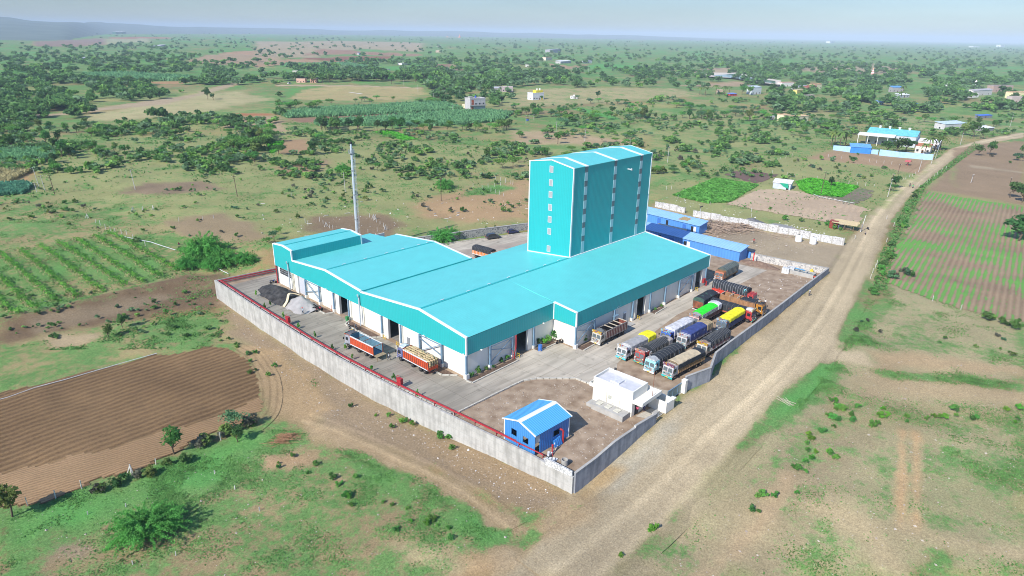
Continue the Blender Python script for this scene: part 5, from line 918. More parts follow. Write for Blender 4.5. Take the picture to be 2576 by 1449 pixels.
    if load=='open':
        m=MB()
        for f in (.3,.52,.74,.99): x=x0+(x1-x0)*f; m.box(x-.08,x+.08,-hw,hw,zt1-.02,zt1+.12)
        m.build('cross_bar',M('pale_beam',(.5,.43,.33)),o)
    for k,(f0,f1,c,cn,side,ht,rg,arch) in enumerate(tarps):
        a=x0+(x1-x0)*f0; b=x0+(x1-x0)*f1
        t,prof=tarp(o,b-.05,a+.03+(.25 if f0==0 else 0),zt1-side,zt1+ht,zt1+ht+rg,hw+.07+.06*k,tarpmat(c,cn),seed=seed*3+k,arch=arch,lump=.05 if not arch else .02)
        if ropes and k==0 or arch:
            m=MB(); N=ropes or 14
            for i in range(N):
                x=a+(b-a)*(i+.5)/N; m.tube([(x,y*1.02,z+.05) for y,z in prof],.016 if not arch else .035,4)
            m.build('rope' if not arch else 'hoop',ROPE if not arch else M('hoop_grey',(.4,.4,.42)),t)
    return o,(x0,x1,hw,z1,zt1)
def dirang(p_rear,p_front): a=atz(*p_rear);b=atz(*p_front); return math.atan2(b[1]-a[1],b[0]-a[0])
G0=lambda px,py:atz(px,py)[:2]
HX=R(180); HY=R(-90)
GREY=(.36,.35,.34);YELT=(.80,.72,.02);BLK=(.028,.032,.038);NAVY=(.045,.065,.20);SAND=(.52,.42,.27);GRN=(.03,.72,.03);DGRN=(.05,.10,.075);LGREY=(.58,.57,.58)
truck('empty brown open truck with a cream cab parked against the warehouse wall',G0(1509.7,873),'fl',dirang((1560.5,850.2),(1515.5,873)),9.4,(.50,.46,.38),(.62,.60,.55),(.22,.07,.05),'open',board=(.70,.45,.05),axles=4,ribs=(.30,.27,.25),inside=M('dark_planks',(.06,.05,.045),var=.3),seed=1,hbody=1.75,roofload=tarpmat((.16,.17,.17),'dull'))
truck('white-cabbed truck with grey load and yellow sheet, leftmost of the front row',G0(1573.5,911.4),'fl',R(178),10.2,(.62,.62,.62),(.10,.55,.60),(.25,.2,.08),'tarp',board=(.66,.64,.6),tarps=[(0,.78,GREY,'grey',.75,.35,.28,0),(.66,.96,YELT,'yellow',.45,.62,.22,0)],axles=3,seed=2,hbody=1.4)
truck('red-cabbed truck with black roped tarpaulin, second from left in the front row',G0(1618.4,923),'fl',R(178),9.6,(.42,.06,.05),(.10,.30,.25),(.2,.08,.05),'tarp',board=(.60,.34,.30),tarps=[(.08,.9,BLK,'black',1.0,.35,.42,0),(.84,1,(.33,.29,.26),'dull_brown',.8,.5,.2,0)],seed=3,hbody=1.4,ropes=13,roofload=tarpmat((.15,.13,.12),'dark_bundle'))
truck('light blue and white cabbed truck with black tarpaulin in the front row',G0(1644.5,946),'fl',R(178.5),10.2,(.28,.62,.68),(.70,.70,.70),(.07,.08,.10),'tarp',board=None,tarps=[(0,.9,BLK,'black',1.2,.35,.35,0),(.86,1,BLK,'black',1.2,.25,.2,0)],seed=4,hbody=1.5,ropes=8,roofload=tarpmat((.35,.36,.36),'mid_grey'))
truck('brown slatted truck with sand-coloured sheet over its load, nearest the road wall',G0(1690,960),'fl',dirang((1752.5,927),(1690,960)),10.6,(.52,.50,.50),(.05,.45,.42),(.30,.17,.07),'tarp',board=(.25,.08,.14),tarps=[(0,.8,SAND,'sand',.22,.62,.2,0),(.0,.98,BLK,'black_net',.45,.50,.2,0)],axles=4,seed=6,hbody=1.35,ribs=(.42,.27,.14))
truck('blue-cabbed truck with pale grey wrinkled tarpaulin in the second row',G0(1683,871),'fl',R(179),9.6,(.05,.12,.45),(.35,.6,.66),(.2,.05,.05),'tarp',board=(.30,.55,.62),tarps=[(0,.92,LGREY,'pale_grey',.9,.55,.25,0),(.86,1,(.3,.3,.3),'mid_grey2',.7,.5,.3,0)],seed=7,hbody=1.5,ropes=5)
truck('silver-cabbed truck with navy blue tarpaulin and a tan sheet at the back',G0(1724,882),'fl',R(179),10.3,(.50,.48,.48),(.30,.55,.58),(.15,.06,.05),'tarp',board=(.60,.58,.57),tarps=[(0,.82,NAVY,'navy',1.1,.62,.25,0),(.74,1,(.38,.29,.16),'tan',.7,.7,.22,0)],seed=8,hbody=1.5)
truck('truck with a yellow roof sign and black roped tarpaulin, right of the navy one',G0(1774.7,903),'fl',R(179.5),9.8,(.55,.50,.42),(.08,.42,.28),(.36,.08,.05),'tarp',board=(.72,.45,.03),tarps=[(0,1,BLK,'black',.65,.4,.35,0)],axles=4,seed=9,hbody=1.5,ropes=14,roofload=tarpmat((.28,.2,.15),'brown_bundle'))
truck('truck with bright green tarpaulin and brown slatted sides in the third row',G0(1754,829),'fl',R(180.5),10.2,(.55,.36,.34),(.65,.63,.6),(.17,.07,.055),'tarp',board=(.34,.31,.32),tarps=[(0,.85,GRN,'bright_green',.1,.55,.3,0),(0,1,GREY,'grey',.5,.45,.3,0),(.84,1,LGREY,'pale_grey',.5,.75,.25,0)],seed=10,hbody=1.45,axles=4,ribs=(.3,.22,.2),roofload=tarpmat((.33,.31,.31),'grey_bundle'))
truck('truck with yellow tarpaulin and dark blue painted sides in the third row',G0(1823.6,842),'fl',R(180.5),8.8,(.10,.14,.2),(.4,.6,.65),(.03,.05,.13),'tarp',board=(.42,.55,.60),tarps=[(0,1,YELT,'yellow',.25,.55,.35,0)],seed=11,hbody=1.5,ribs=(.05,.07,.14))
truck('orange-cabbed lorry with dark green cover parked at the far end of the concrete lane',G0(1817,712),'fl',R(181),8.9,(.42,.15,.08),(.60,.58,.55),(.42,.20,.05),'tarp',board=None,tarps=[(0,1,(.085,.11,.10),'net_green',1.25,.55,.5,0)],seed=12,hbody=1.45,ropes=9,ribs=(.3,.17,.06),axles=2,W=2.5)
truck('lorry with a dark green canvas back facing us, behind the bright green one',G0(1741,781),'rl',R(2),8.6,(.35,.12,.05),(.5,.4,.3),(.35,.12,.06),'tarp',board=None,tarps=[(0,1.0,DGRN,'dark_green',1.35,.6,.4,0),(.0,.93,BLK,'black',1.2,.63,.42,0)],seed=13,hbody=1.5,axles=2,W=2.6)
truck('red-cabbed truck with black tarpaulin facing the road wall',G0(1889,815),'fr',R(-88),10.2,(.45,.05,.05),(.12,.35,.30),(.40,.07,.03),'tarp',board=(.55,.50,.2),tarps=[(0,1,BLK,'black',1.0,.55,.3,0)],seed=14,hbody=1.2,ropes=7,axles=3,ribs=(.5,.12,.08),roofload=tarpmat((.5,.51,.52),'white_bundle'))
truck('orange-cabbed truck with an open pipe frame body and two men on top',G0(1916,798),'fr',R(-88),10.4,(.46,.20,.03),(.2,.2,.2),(.33,.17,.08),'open',board=None,tarps=[(0,.42,BLK,'black_net',.05,.10,.12,0)],seed=15,hbody=1.75,axles=2,ribs=(.36,.20,.11),roofload=tarpmat(BLK,'black_bundle'))
truck('long red truck with a hooped black cover, at the back of the truck yard',G0(1893,771),'fr',R(-88),10.6,(.42,.05,.05),(.6,.58,.55),(.55,.05,.03),'tarp',board=None,tarps=[(0,1,BLK,'black',.35,.9,.7,1)],seed=16,hbody=1.25,axles=3,ribs=(.55,.06,.04))
ORG=(.50,.07,.022); OW=M('white_stake',(.62,.63,.62),var=.15,scale=4)
trk,_=truck('empty orange-sided truck with its tailgate lowered in the left lane',G0(940,907),'rl',dirang((928.2,902.4),(877.2,876.9)),9.3,(.33,.33,.36),(.10,.40,.38),ORG,'opentail',board=(.33,.4,.3),axles=4,seed=17,hbody=1.75,ribs=(.55,.15,.08),inside=M('faded_blue_boards',(.10,.20,.26),var=.3,scale=3),roofload=tarpmat((.1,.1,.11),'dark2'))
trk2,TD=truck('orange-sided truck loaded high with jute sacks in the left lane',G0(1078,947),'rl',dirang((1060.5,940.4),(1006.3,911.3)),9.6,(.13,.14,.28),(.5,.5,.55),ORG,'sacks',board=None,axles=4,seed=18,hbody=1.75,ribs=(.12,.05,.04),roofload=tarpmat((.45,.5,.52),'pale_blue_grey'))
for o in (trk,trk2):   # white guard rails along the top of the orange sides
    m=MB(); hw=1.14
    for s in (-1,1):
        m.box(-9.3,-1.95,s*hw-.07,s*hw+.07,2.72,2.95)
        m.box(-9.3,-1.95,s*hw-.085,s*hw-.0 if s<0 else s*hw+.085,1.02,1.2)
    m.build('guard_rail',OW,o)
truck('orange lorry with a roped black cover standing behind the warehouse',G0(1188,647),'rr',R(-86),8.6,(.42,.18,.04),(.6,.6,.6),(.62,.19,.035),'tarp',board=None,tarps=[(0,1,BLK,'black',.25,.75,.3,0)],seed=19,hbody=1.35,ropes=12,axles=2,W=2.5)
# jute sacks, each its own thing
sm=MB(); 
def sackmesh():
    m=MB(); nx,ny=8,7; V=[];
    for i in range(nx+1):
        u=-1+2*i/nx; e=(1-abs(u)**3.2)**.5 if abs(u)<1 else .18
        for j in range(ny): t=2*math.pi*j/ny; V.append((.46*u,.27*max(.3,e)*math.cos(t),.15*max(.2,e)*math.sin(t)))
    m.v=V; m.f=[(i*ny+j,i*ny+(j+1)%ny,(i+1)*ny+(j+1)%ny,(i+1)*ny+j) for i in range(nx) for j in range(ny)]+[tuple(range(ny))[::-1],tuple(nx*ny+j for j in range(ny))]; return m
SK=sackmesh().mesh('grain_sack',M('jute',(.36,.26,.13),col2=(.55,.42,.24),scale=5,rough=.95,objrand=.35)); SK.polygons.foreach_set('use_smooth',[True]*len(SK.polygons))
rng=random.Random(4); Mw=Matrix.Translation(trk2.location)@Matrix.Rotation(trk2.rotation_euler.z,4,'Z')
def sack(x,y,z,rz,lab):
    o=link(SK,'grain_sack',None,Mw@Vector((x,y,z)),trk2.rotation_euler.z+rz); o.rotation_euler.x=rng.uniform(-.15,.15); tag(o,lab,'sack','jute sacks on the orange truck')
for i in range(9):
    for j in range(4): sack(-2.5-i*.82+rng.uniform(-.08,.08),-.82+j*.55,3.02+rng.uniform(-.05,.12)+.12*(1.5-abs(j-1.5)),rng.uniform(-.4,.4),'bulging jute sack on top of the loaded orange truck in the left lane')
for k in range(5):
    for j in range(4): sack(-9.35+rng.uniform(-.05,.05),-.82+j*.55+rng.uniform(-.04,.04),1.85+k*.27,R(90)*0+rng.uniform(-.15,.15),'jute sack stacked in the open rear of the orange truck')
m=MB(); m.box(-9.1,-2.05,-1.05,1.05,1.2,2.85); m.build('load_core',M('jute',(.4,.3,.2)),trk2)
# ================================================================ CARS
def car(label,x,y,hd,col,L=4.4,W=1.75,H=1.6,z=0,van=False):
    o=thing('parked_car',label,'car',(x,y,z),hd,'parked cars'); hw=W/2; c=M('car_paint_%.2f_%.2f'%(col[0],col[2]),col,var=.06,rough=.2,spec=.6)
    m=MB(); m.prism([(L/2,.35),(L/2+.02,.62),(L/2-.15,.82),(L/2-1.15,.98),(-L/2+.1,1.0),(-L/2,.75),(-L/2+.02,.35)],'y',-hw,hw); m.build('body',c,o,bevel=.07)
    roof=[(L/2-1.1,.96),(L/2-1.75,H-.04),(L/2-2.2,H),(-L/2+.75,H-.03),(-L/2+.15,.98)]; m=MB(); m.prism(roof,'y',-hw+.12,hw-.12); m.build('cabin',c,o,bevel=.06)
    for s in (-1,1):
        m=MB(); y=s*(hw-.11); m.hexa([(L/2-1.35,y-.02,1.0),(L/2-1.35,y+.02,1.0),(-L/2+.45,y+.02,1.03),(-L/2+.45,y-.02,1.03)],[(L/2-1.85,y-.02,H-.14),(L/2-1.85,y+.02,H-.14),(-L/2+.75,y+.02,H-.14),(-L/2+.75,y-.02,H-.14)]); m.build('side_window',GLASS,o)
        for x_ in (L/2-.85,-L/2+.8): wheel(o,x_,s*(hw-.1),.2,.62)
        m=MB(); m.box(L/2-.1,L/2+.03,s*(hw-.3)-.18,s*(hw-.3)+.18,.62,.76); m.build('headlight',LAMP,o); m=MB(); m.box(-L/2-.03,-L/2+.06,s*(hw-.22)-.1,s*(hw-.22)+.1,.7,1.0); m.build('tail_lamp',REDP,o); m=MB(); m.box(L/2-1.5,L/2-1.35,s*(hw+.05)-.09,s*(hw+.05)+.09,.98,1.1); m.build('mirror',c,o)
    m=MB(); m.hexa([(-L/2+.16,-hw+.25,1.05),(-L/2+.12,-hw+.25,1.05),(-L/2+.12,hw-.25,1.05),(-L/2+.16,hw-.25,1.05)],[(-L/2+.66,-hw+.3,H-.14),(-L/2+.6,-hw+.3,H-.14),(-L/2+.6,hw-.3,H-.14),(-L/2+.66,hw-.3,H-.14)]); m.build('rear_window',GLASS,o)
    m=MB(); m.hexa([(L/2-1.14,-hw+.22,1.02),(L/2-1.08,-hw+.22,1.02),(L/2-1.08,hw-.22,1.02),(L/2-1.14,hw-.22,1.02)],[(L/2-1.74,-hw+.25,H-.12),(L/2-1.66,-hw+.25,H-.12),(L/2-1.66,hw-.25,H-.12),(L/2-1.74,hw-.25,H-.12)]); m.build('windscreen',GLASS,o)
    return o
p=G0(1240,600); car('dark grey people carrier parked by the stone wall behind the warehouse',p[0],p[1],R(-20),(.045,.05,.055),4.6,1.8,1.75)
p=G0(1290,587); car('small dark blue hatchback parked by the stone wall near the tower',p[0],p[1],R(-18),(.02,.03,.09),3.7,1.6,1.5)
p=at(1968,312); car('white car parked in front of the two cream houses',p[0],p[1],R(30),(.75,.75,.75),4.2,1.75,1.5,p[2])
p=at(728,211); car('white van beside the salmon building at the field road',p[0],p[1],R(20),(.75,.75,.75),5,1.9,2.1,p[2])
# ================================================================ PEOPLE
def person(label,p,hd,shirt,trous,pose='stand',hair=(.02,.015,.012),skin=(.20,.11,.07),z=None,h=1.68,cap=None,group=None):
    P={'hip':(0,0,.92),'chest':(0,0,1.28),'neck':(0,0,1.46),'head':(.02,0,1.60)}
    leg=lambda s,f:[(0,s*.1,.88),(f[0],s*.12,.48),(f[1],s*.12,.08),(f[1]+.16,s*.13,.04)]
    arm=lambda s,e,w:[(0,s*.2,1.40),e,w]
    L1,L2=leg(1,(.02,0)),leg(-1,(.02,0)); A1,A2=arm(1,(-.02,.27,1.13),(.08,.28,.88)),arm(-1,(-.02,-.27,1.13),(.08,-.28,.88)); sh=0
    if pose=='walk': L1,L2=leg(1,(.2,.22)),leg(-1,(-.08,-.28)); A1,A2=arm(1,(-.12,.26,1.15),(-.1,.27,.9)),arm(-1,(.14,-.26,1.15),(.28,-.24,1.0))
    if pose=='phone': A1=arm(1,(.2,.3,1.25),(.12,.14,1.55))
    if pose in('bend',): P={'hip':(0,0,.86),'chest':(.36,0,1.02),'neck':(.52,0,1.02),'head':(.64,0,.96)}; A1,A2=[(.42,.2,1.0),(.5,.24,.72),(.6,.2,.5)],[(.42,-.2,1.0),(.5,-.24,.72),(.6,-.2,.5)]
    if pose in('sit','ride','squat'):
        zb=.45 if pose!='squat' else .22; P={'hip':(0,0,zb),'chest':(.05,0,zb+.38),'neck':(.07,0,zb+.56),'head':(.1,0,zb+.70)}
        L1,L2=[[(0,s*.1,zb),(.42,s*.16,zb+(.02 if pose!='squat' else .28)),(.40 if pose!='ride' else .3,s*.16,.08),(.56 if pose!='ride' else .46,s*.16,.05)] for s in (1,-1)]
        A1,A2=[[(.05,s*.2,zb+.5),(.2,s*.27,zb+.28),(.45,s*.2,zb+.3)] for s in (1,-1)]
    V=[P['hip'],P['chest'],P['neck'],P['head']]; E=[(0,1),(1,2),(2,3)]; rad=[(.15,.12),(.17,.12),(.06,.06),(.095,.105)]; par=['t','s','k','k']
    def chain(pts,root,rr,lab):
        pr_=root
        for q,r_,l_ in zip(pts,rr,lab): V.append(q); rad.append((r_,r_)); par.append(l_); E.append((pr_,len(V)-1)); pr_=len(V)-1
        return pr_
    for Lg in (L1,L2): chain(Lg,0,(.10,.068,.045,.04),'tttk')
    for s,A in ((1,A1),(-1,A2)):
        e=chain(A,1,(.07,.045,.032),'ssk'); w=np.array(A[2]); dn=w-np.array(A[1]); dn/=np.linalg.norm(dn); sd=np.array((0,1,0))
        V.append(tuple(w+dn*.06)); rad.append((.03,.018)); par.append('k'); E.append((e,len(V)-1)); pm=len(V)-1
        for k,(off,ln) in enumerate(((-.03,.065),(-.01,.08),(.01,.078),(.03,.06))): q=w+dn*.09+sd*off; chain([tuple(q),tuple(q+dn*ln+np.array((.02,0,0)))],pm,(.009,.008),'kk')
        q=w+dn*.02+np.array((.035,0,0)); chain([tuple(q),tuple(q+dn*.045+np.array((.02,0,0)))],e,(.011,.009),'kk')
    me=bpy.data.meshes.new('body'); me.from_pydata([tuple(map(float,q)) for q in V],E,[]); t=bpy.data.objects.new('tmp_body',me); COL.objects.link(t)
    md=t.modifiers.new('skin','SKIN'); md.use_smooth_shade=True
    for i,(a,b) in enumerate(rad): me.skin_vertices[0].data[i].radius=(a,b)
    for v_ in me.skin_vertices[0].data: v_.use_root=False
    me.skin_vertices[0].data[0].use_root=True
    t.modifiers.new('sub','SUBSURF').levels=1; bpy.context.view_layer.update()
    dg=bpy.context.evaluated_depsgraph_get(); nm_=bpy.data.meshes.new_from_object(t.evaluated_get(dg)); bpy.data.objects.remove(t)
    nm_.materials.clear(); tagk='%.2f%.2f%.2f'
    for mt in (M('skin_tone',skin),M('shirt_'+tagk%shirt,shirt,rough=.9),M('trousers_'+tagk%trous,trous,rough=.9)): nm_.materials.append(mt)
    VV=np.array(V); mid=[((VV[a]+VV[b])/2,par[b]) for a,b in E]+[(VV[i],par[i]) for i in range(len(V))]; MP=np.array([q for q,_ in mid])
    for f in nm_.polygons:
        k=int(np.argmin(((MP-np.array(f.center))**2).sum(1))); f.material_index={'k':0,'s':1,'t':2}[mid[k][1]]
    o=bpy.data.objects.new('person',nm_); COL.objects.link(o); o.location=(p[0],p[1],p[2] if z is None else z); o.rotation_euler.z=hd; s=h/1.68; o.scale=(s,s,s)
    hc=P['head']; m=MB(); m.lathe([(.115,-.01),(.118,.04),(.10,.10),(.05,.135),(.0,.14)],(hc[0]-.02,0,hc[2]-.0),10); 
    if cap: m.box(hc[0]+.06,hc[0]+.2,-.08,.08,hc[2]+.02,hc[2]+.045)
    m.build('cap' if cap else 'hair',M('cap_%.2f'%cap[0],cap) if cap else M('black_hair',hair),o,smooth=True)
    m=MB(); m.lathe([(0,-.015),(.018,0),(0,.03)],(hc[0]+.10,0,hc[2]-.015),5); 
    for s_ in (-1,1): m.box(hc[0]-.01,hc[0]+.02,s_*.1-.012,s_*.1+.012,hc[2]-.03,hc[2]+.03)
    m.build('face',M('skin_tone',skin),o); m=MB()
    for s_ in (-1,1): m.box(hc[0]+.085,hc[0]+.103,s_*.035-.014,s_*.035+.014,hc[2]+.012,hc[2]+.026)
    m.box(hc[0]+.08,hc[0]+.10,-.025,.025,hc[2]-.06,hc[2]-.05); m.build('eyes_and_mouth',M('dark_feature',(.03,.015,.012)),o)
    return tag(o,label,'person',group)
person('person in a pale grey shirt and dark trousers walking between the two orange trucks',atz(978.7,906.5),R(-60),(.50,.50,.48),(.07,.08,.10),'walk')
person('person with a red cap, light blue shirt and dark shorts walking past the covered heap',atz(762.3,791),R(160),(.5,.55,.62),(.03,.05,.07),'walk',cap=(.65,.05,.03))
person('person in a bright pink shirt and black trousers by the gatehouse door',atz(1602,1042),R(40),(.80,.10,.22),(.02,.02,.025),'phone')
person('person in navy blue clothes standing on the paving beside the gatehouse',atz(1619.7,1034.7),R(210),(.04,.05,.22),(.03,.035,.14))
person('person in a dark maroon shirt standing in the shade of the gatehouse canopy',atz(1613,1026),R(250),(.12,.02,.025),(.05,.04,.05))
person('person in pale cyan clothes bending over on top of the orange-cabbed open truck',atz(1867,765,0),R(-60),(.25,.6,.65),(.25,.6,.65),'bend',z=2.75)
person('person in a white shirt standing on the cab of the orange-cabbed open truck',atz(1919,797,0),R(150),(.8,.8,.78),(.08,.07,.07),'stand',z=2.75)
person('person with an orange head cloth crouching on the load of the open truck',atz(1904,791,0),R(-90),(.7,.7,.66),(.3,.2,.1),'squat',z=2.9,cap=(.75,.25,.02))
person('person in a white shirt and blue trousers standing at the thatched stall',at(2108.8,575.8),R(-120),(.75,.75,.75),(.06,.12,.35))
person('person in a red shirt standing on the soil beside the gravel heap',atz(1895.6,613),R(200),(.55,.06,.07),(.03,.03,.03))
person('person in grey with a white head cloth beside the grey road wall',atz(2035,746),R(60),(.25,.24,.25),(.10,.09,.09),cap=(.85,.85,.85))
person('person in an orange-red shirt sitting by the concrete water tanks',atz(2048,703),R(200),(.7,.09,.05),(.06,.05,.05),'sit')
person('person in dark red squatting alone in the grass beyond the orchard',at(449,617),R(0),(.25,.04,.05),(.04,.05,.12),'squat')
# ================================================================ MOTORCYCLES
def bike(label,p,hd,col,ridden=False,z=None):
    o=thing('motorcycle',label,'motorcycle',(p[0],p[1],p[2] if z is None else z),hd,'parked motorcycles' if not ridden else 'motorcycles being ridden'); pm=M('bike_paint_%.2f_%.2f'%(col[0],col[2]),col,rough=.25,spec=.6)
    for x in (.65,-.62):
        m=MB(); m.lathe([(.20,-.05),(.29,-.055),(.31,0),(.29,.055),(.20,.05)],(0,0,0),16,'y'); w=m.build('wheel',BLACKR,o,loc=(x,0,.31)); m=MB(); m.lathe([(.0,-.03),(.21,-.02),(.21,.02),(0,.03)],n=10,axis='y'); m.build('rim',M('bike_rim',(.35,.35,.36),rough=.3),w)
    m=MB(); m.hexa([(-.1,-.1,.72),(.38,-.09,.72),(.38,.09,.72),(-.1,.1,.72)],[(-.05,-.12,.95),(.28,-.08,1.0),(.28,.08,1.0),(-.05,.12,.95)]); m.hexa([(-.8,-.09,.68),(-.45,-.1,.66),(-.45,.1,.66),(-.8,.09,.68)],[(-.95,-.05,.86),(-.45,-.09,.82),(-.45,.09,.82),(-.95,.05,.86)]); m.build('tank_and_tail',pm,o,bevel=.03)
    m=MB(); m.box(-.75,-.05,-.12,.12,.78,.88); m.build('seat',M('seat_black',(.02,.02,.02)),o,bevel=.03)
    m=MB(); m.bar((.65,-.07,.31),(.42,-.07,1.0),.05); m.bar((.65,.07,.31),(.42,.07,1.0),.05); m.bar((-.62,-.08,.31),(-.1,-.08,.45),.05); m.bar((-.62,.08,.31),(-.1,.08,.45),.05); m.box(-.22,.25,-.13,.13,.28,.66); m.tube([(.1,-.16,.35),(-.7,-.2,.38)],.05,6); m.build('frame_and_engine',CH,o)
    m=MB(); m.tube([(.28,-.36,1.06),(.40,-.12,1.06),(.40,.12,1.06),(.28,.36,1.06)],.022,5); m.build('handlebar',CH,o); m=MB(); m.lathe([(0,-.08),(.09,-.04),(.1,.05),(0,.07)],(.56,0,.9),10,'x'); m.build('headlight',LAMP,o)
    return o
bike('blue motorcycle leaning by the red riser at the warehouse corner',atz(688,713),R(-20),(.03,.06,.25))
bike('black and chrome motorcycle parked beside the covered heap',atz(788,776),R(10),(.03,.03,.04)); bike('black motorcycle parked between the chrome one and the red one',atz(795,780),R(0),(.05,.05,.06)); bike('bright red motorcycle parked by the covered heap',atz(804,783),R(-5),(.65,.03,.06))
bike('white-tanked motorcycle parked behind the empty orange truck',atz(878,824),R(60),(.6,.6,.6)); bike('dark motorcycle parked behind the empty orange truck cab',atz(896,829),R(70),(.05,.06,.10))
bike('brown motorcycle parked against the white step wall by the green plants',atz(1408,864),R(-20),(.14,.07,.05))
bike('red and white motorcycle parked on the road edge near the thatched stall',at(2176.3,591),R(200),(.55,.05,.05)); bike('black motorcycle parked on the road edge behind the red and white one',at(2183,579),R(220),(.03,.03,.05))
for px,py,lab,sh in ((2288,470,'dark-clothed rider on the left of two motorcycles on the dirt road',(.05,.05,.08)),(2295.6,474,'green-shirted rider on the right of two motorcycles on the dirt road',(.1,.6,.2))):
    q=at(px,py); hd=ang((2310,452),(2270,500)); bike('white motorcycle carrying the '+lab.split(' on')[0]+' on the dirt road',q,hd,(.6,.6,.62),True); person(lab,(q[0]-.3*math.cos(hd),q[1]-.3*math.sin(hd),q[2]),hd,sh,(.08,.09,.12),'ride',z=q[2]+.42)
# ================================================================ HEAPS, DRUMS, TANKS AND OTHER YARD THINGS
def heap(name,label,c,rx,ry,h,mat,cat='heap',z=0,seed=0,rz=0,n=26,rough=.22,kind=None,parent=None):
    V=[];Q=[]; off=seed*9.7
    for i in range(n+1):
        for j in range(n+1):
            u,v=-1+2*i/n,-1+2*j/n; r=math.hypot(u,v); b=float(vn(np.array(u*2.2+off),np.array(v*2.2+off)))-.5; b2=float(vn(np.array(u*7+off),np.array(v*7+off),4))-.5
            e=max(0,1-r*(1+.35*b)); V.append((u*rx,v*ry,h*(e**.85)*(1+rough*b*2)+.12*h*b2*min(1,e*4)-.02))
    for i in range(n):
        for j in range(n):
            if max(V[a][2] for a in (i*(n+1)+j,(i+1)*(n+1)+j,(i+1)*(n+1)+j+1,i*(n+1)+j+1))>0: Q.append((i*(n+1)+j,(i+1)*(n+1)+j,(i+1)*(n+1)+j+1,i*(n+1)+j+1))
    m=MB(); m.v=V; m.f=Q; o=m.build(name,mat,parent,loc=(c[0],c[1],z),rz=rz,smooth=True)
    return tag(o,label,cat) if not parent else o
COAL=M('coal',(.018,.017,.017),col2=(.075,.07,.066),scale=.9,rough=.9,bump=.8,bscale=3)
heap('coal_heap','long black heap of coal dust against the white warehouse wall',(-3.9,61.5,0),3.6,9.5,2.3,COAL,seed=1,n=34)
o=heap('covered_heap','heap under a grey tarpaulin with a cream edge, next to the coal',(-3.7,52.4,0),3.3,5.0,2.6,M('grey_cover',(.30,.28,.265),col2=(.42,.395,.37),scale=.8,rough=.7,bump=.5,bscale=2.2),seed=5,rough=.1)
m=MB(); 
tt=np.linspace(-1.0,1.0,18); P=[(-3.1+6.0*k/17,3.6-.6*math.sin(k*.6)+1.2*math.sin(math.pi*k/17)-1.4,.12+2.0*math.sin(math.pi*k/17)**.9) for k in range(18)]
for a,b in zip(P[:-1],P[1:]): m.hexa([(a[0],a[1]-.05,a[2]-.1),(a[0],a[1]+.9,a[2]-.30),(b[0],b[1]+.9,b[2]-.30),(b[0],b[1]-.05,b[2]-.1)],[(a[0],a[1]-.05,a[2]+.12),(a[0],a[1]+.95,a[2]-.1),(b[0],b[1]+.95,b[2]-.1),(b[0],b[1]-.05,b[2]+.12)])
m.build('cream_edge',M('cream_sheet',(.62,.50,.30),col2=(.75,.66,.46),scale=2,rough=.8),o)
def lathe_thing(name,label,cat,p,prof,mat,part='body',n=16,extra=None):
    o=thing(name,label,cat,tuple(p)); m=MB(); m.lathe(prof,n=n); m.build(part,mat,o)
    if extra: m=MB(); m.lathe(extra[0],n=n); m.build(extra[1],extra[2],o)
    return o
drum=[(.0,0),(.42,0),(.42,.35),(.45,.38),(.42,.41),(.42,.8),(.45,.83),(.42,.86),(.42,1.25),(0,1.25)]
lathe_thing('drum','blue plastic drum beside the warehouse doorway near the green plants','drum',(18.6,-1.7,0),drum,M('blue_drum',(.05,.17,.50),rough=.4),extra=([(.0,1.25),(.34,1.25),(.34,1.3),(0,1.3)],'lid',M('blue_lid',(.06,.2,.5))))
o=thing('waste_bin','green wheeled waste bin beside the warehouse door column','bin',(-.9,37.8,0)); m=MB(); m.hexa([(-.25,-.25,.05),(.25,-.25,.05),(.25,.25,.05),(-.25,.25,.05)],[(-.32,-.32,1),(.32,-.32,1),(.32,.32,1),(-.32,.32,1)]); m.build('body',M('bin_green',(.04,.25,.08)),o); m=MB(); m.box(-.35,.36,-.35,.35,1.0,1.08); m.build('lid',M('bin_lid',(.03,.18,.06)),o)
tank=[(0,0),(1.0,0),(1.03,.3),(1.0,.6),(1.03,.9),(1.0,1.2),(1.03,1.5),(.95,1.8),(.5,2.0),(.3,2.02),(.3,2.15),(0,2.15)]
for px,py,lab in ((2008,607,'white plastic water tank by the panel wall, the one farther from the road'),(2044.5,613,'white plastic water tank by the panel wall, the one nearer the road')): lathe_thing('water_tank',lab,'water tank',at(px,py),tank,M('white_plastic',(.80,.80,.79),rough=.5),extra=([(0,2.15),(.33,2.15),(.33,2.22),(0,2.25)],'lid',M('black_lid',(.05,.05,.05))))
o=thing('marker_post','tall bright red post on the soil bank behind the parked lorry','post',tuple(atz(1893.6,662))); m=MB(); m.tube([(0,0,0),(.1,0,3.0)],.16,8); m.build('post',M('bright_red',(.65,.03,.03)),o); m=MB(); m.lathe([(.2,2.95),(.2,3.1),(0,3.15)],(.1,0,0),8); m.build('cap',REDP,o)
heap('soil_bank','dark soil bank with rubbish along the pale stone wall',(103.6,-8.5,0),2.2,6,1.1,M('dark_soil',(.16,.10,.07),col2=(.26,.18,.13),scale=1.2,rough=1,bump=.6),seed=8)
heap('gravel_heap','dark grey cone of gravel in the rear yard',(143.5,12.5,0),5,5,2.3,M('dark_gravel',(.13,.13,.135),col2=(.20,.20,.20),scale=2,rough=1,bump=.5),seed=3,rough=.08)
heap('gravel_heap','low light grey spread of gravel beside the dark cone',(145.5,3.5,0),5.5,6,.9,M('light_gravel',(.27,.26,.24),col2=(.36,.345,.32),scale=2,rough=1,bump=.4),seed=4)
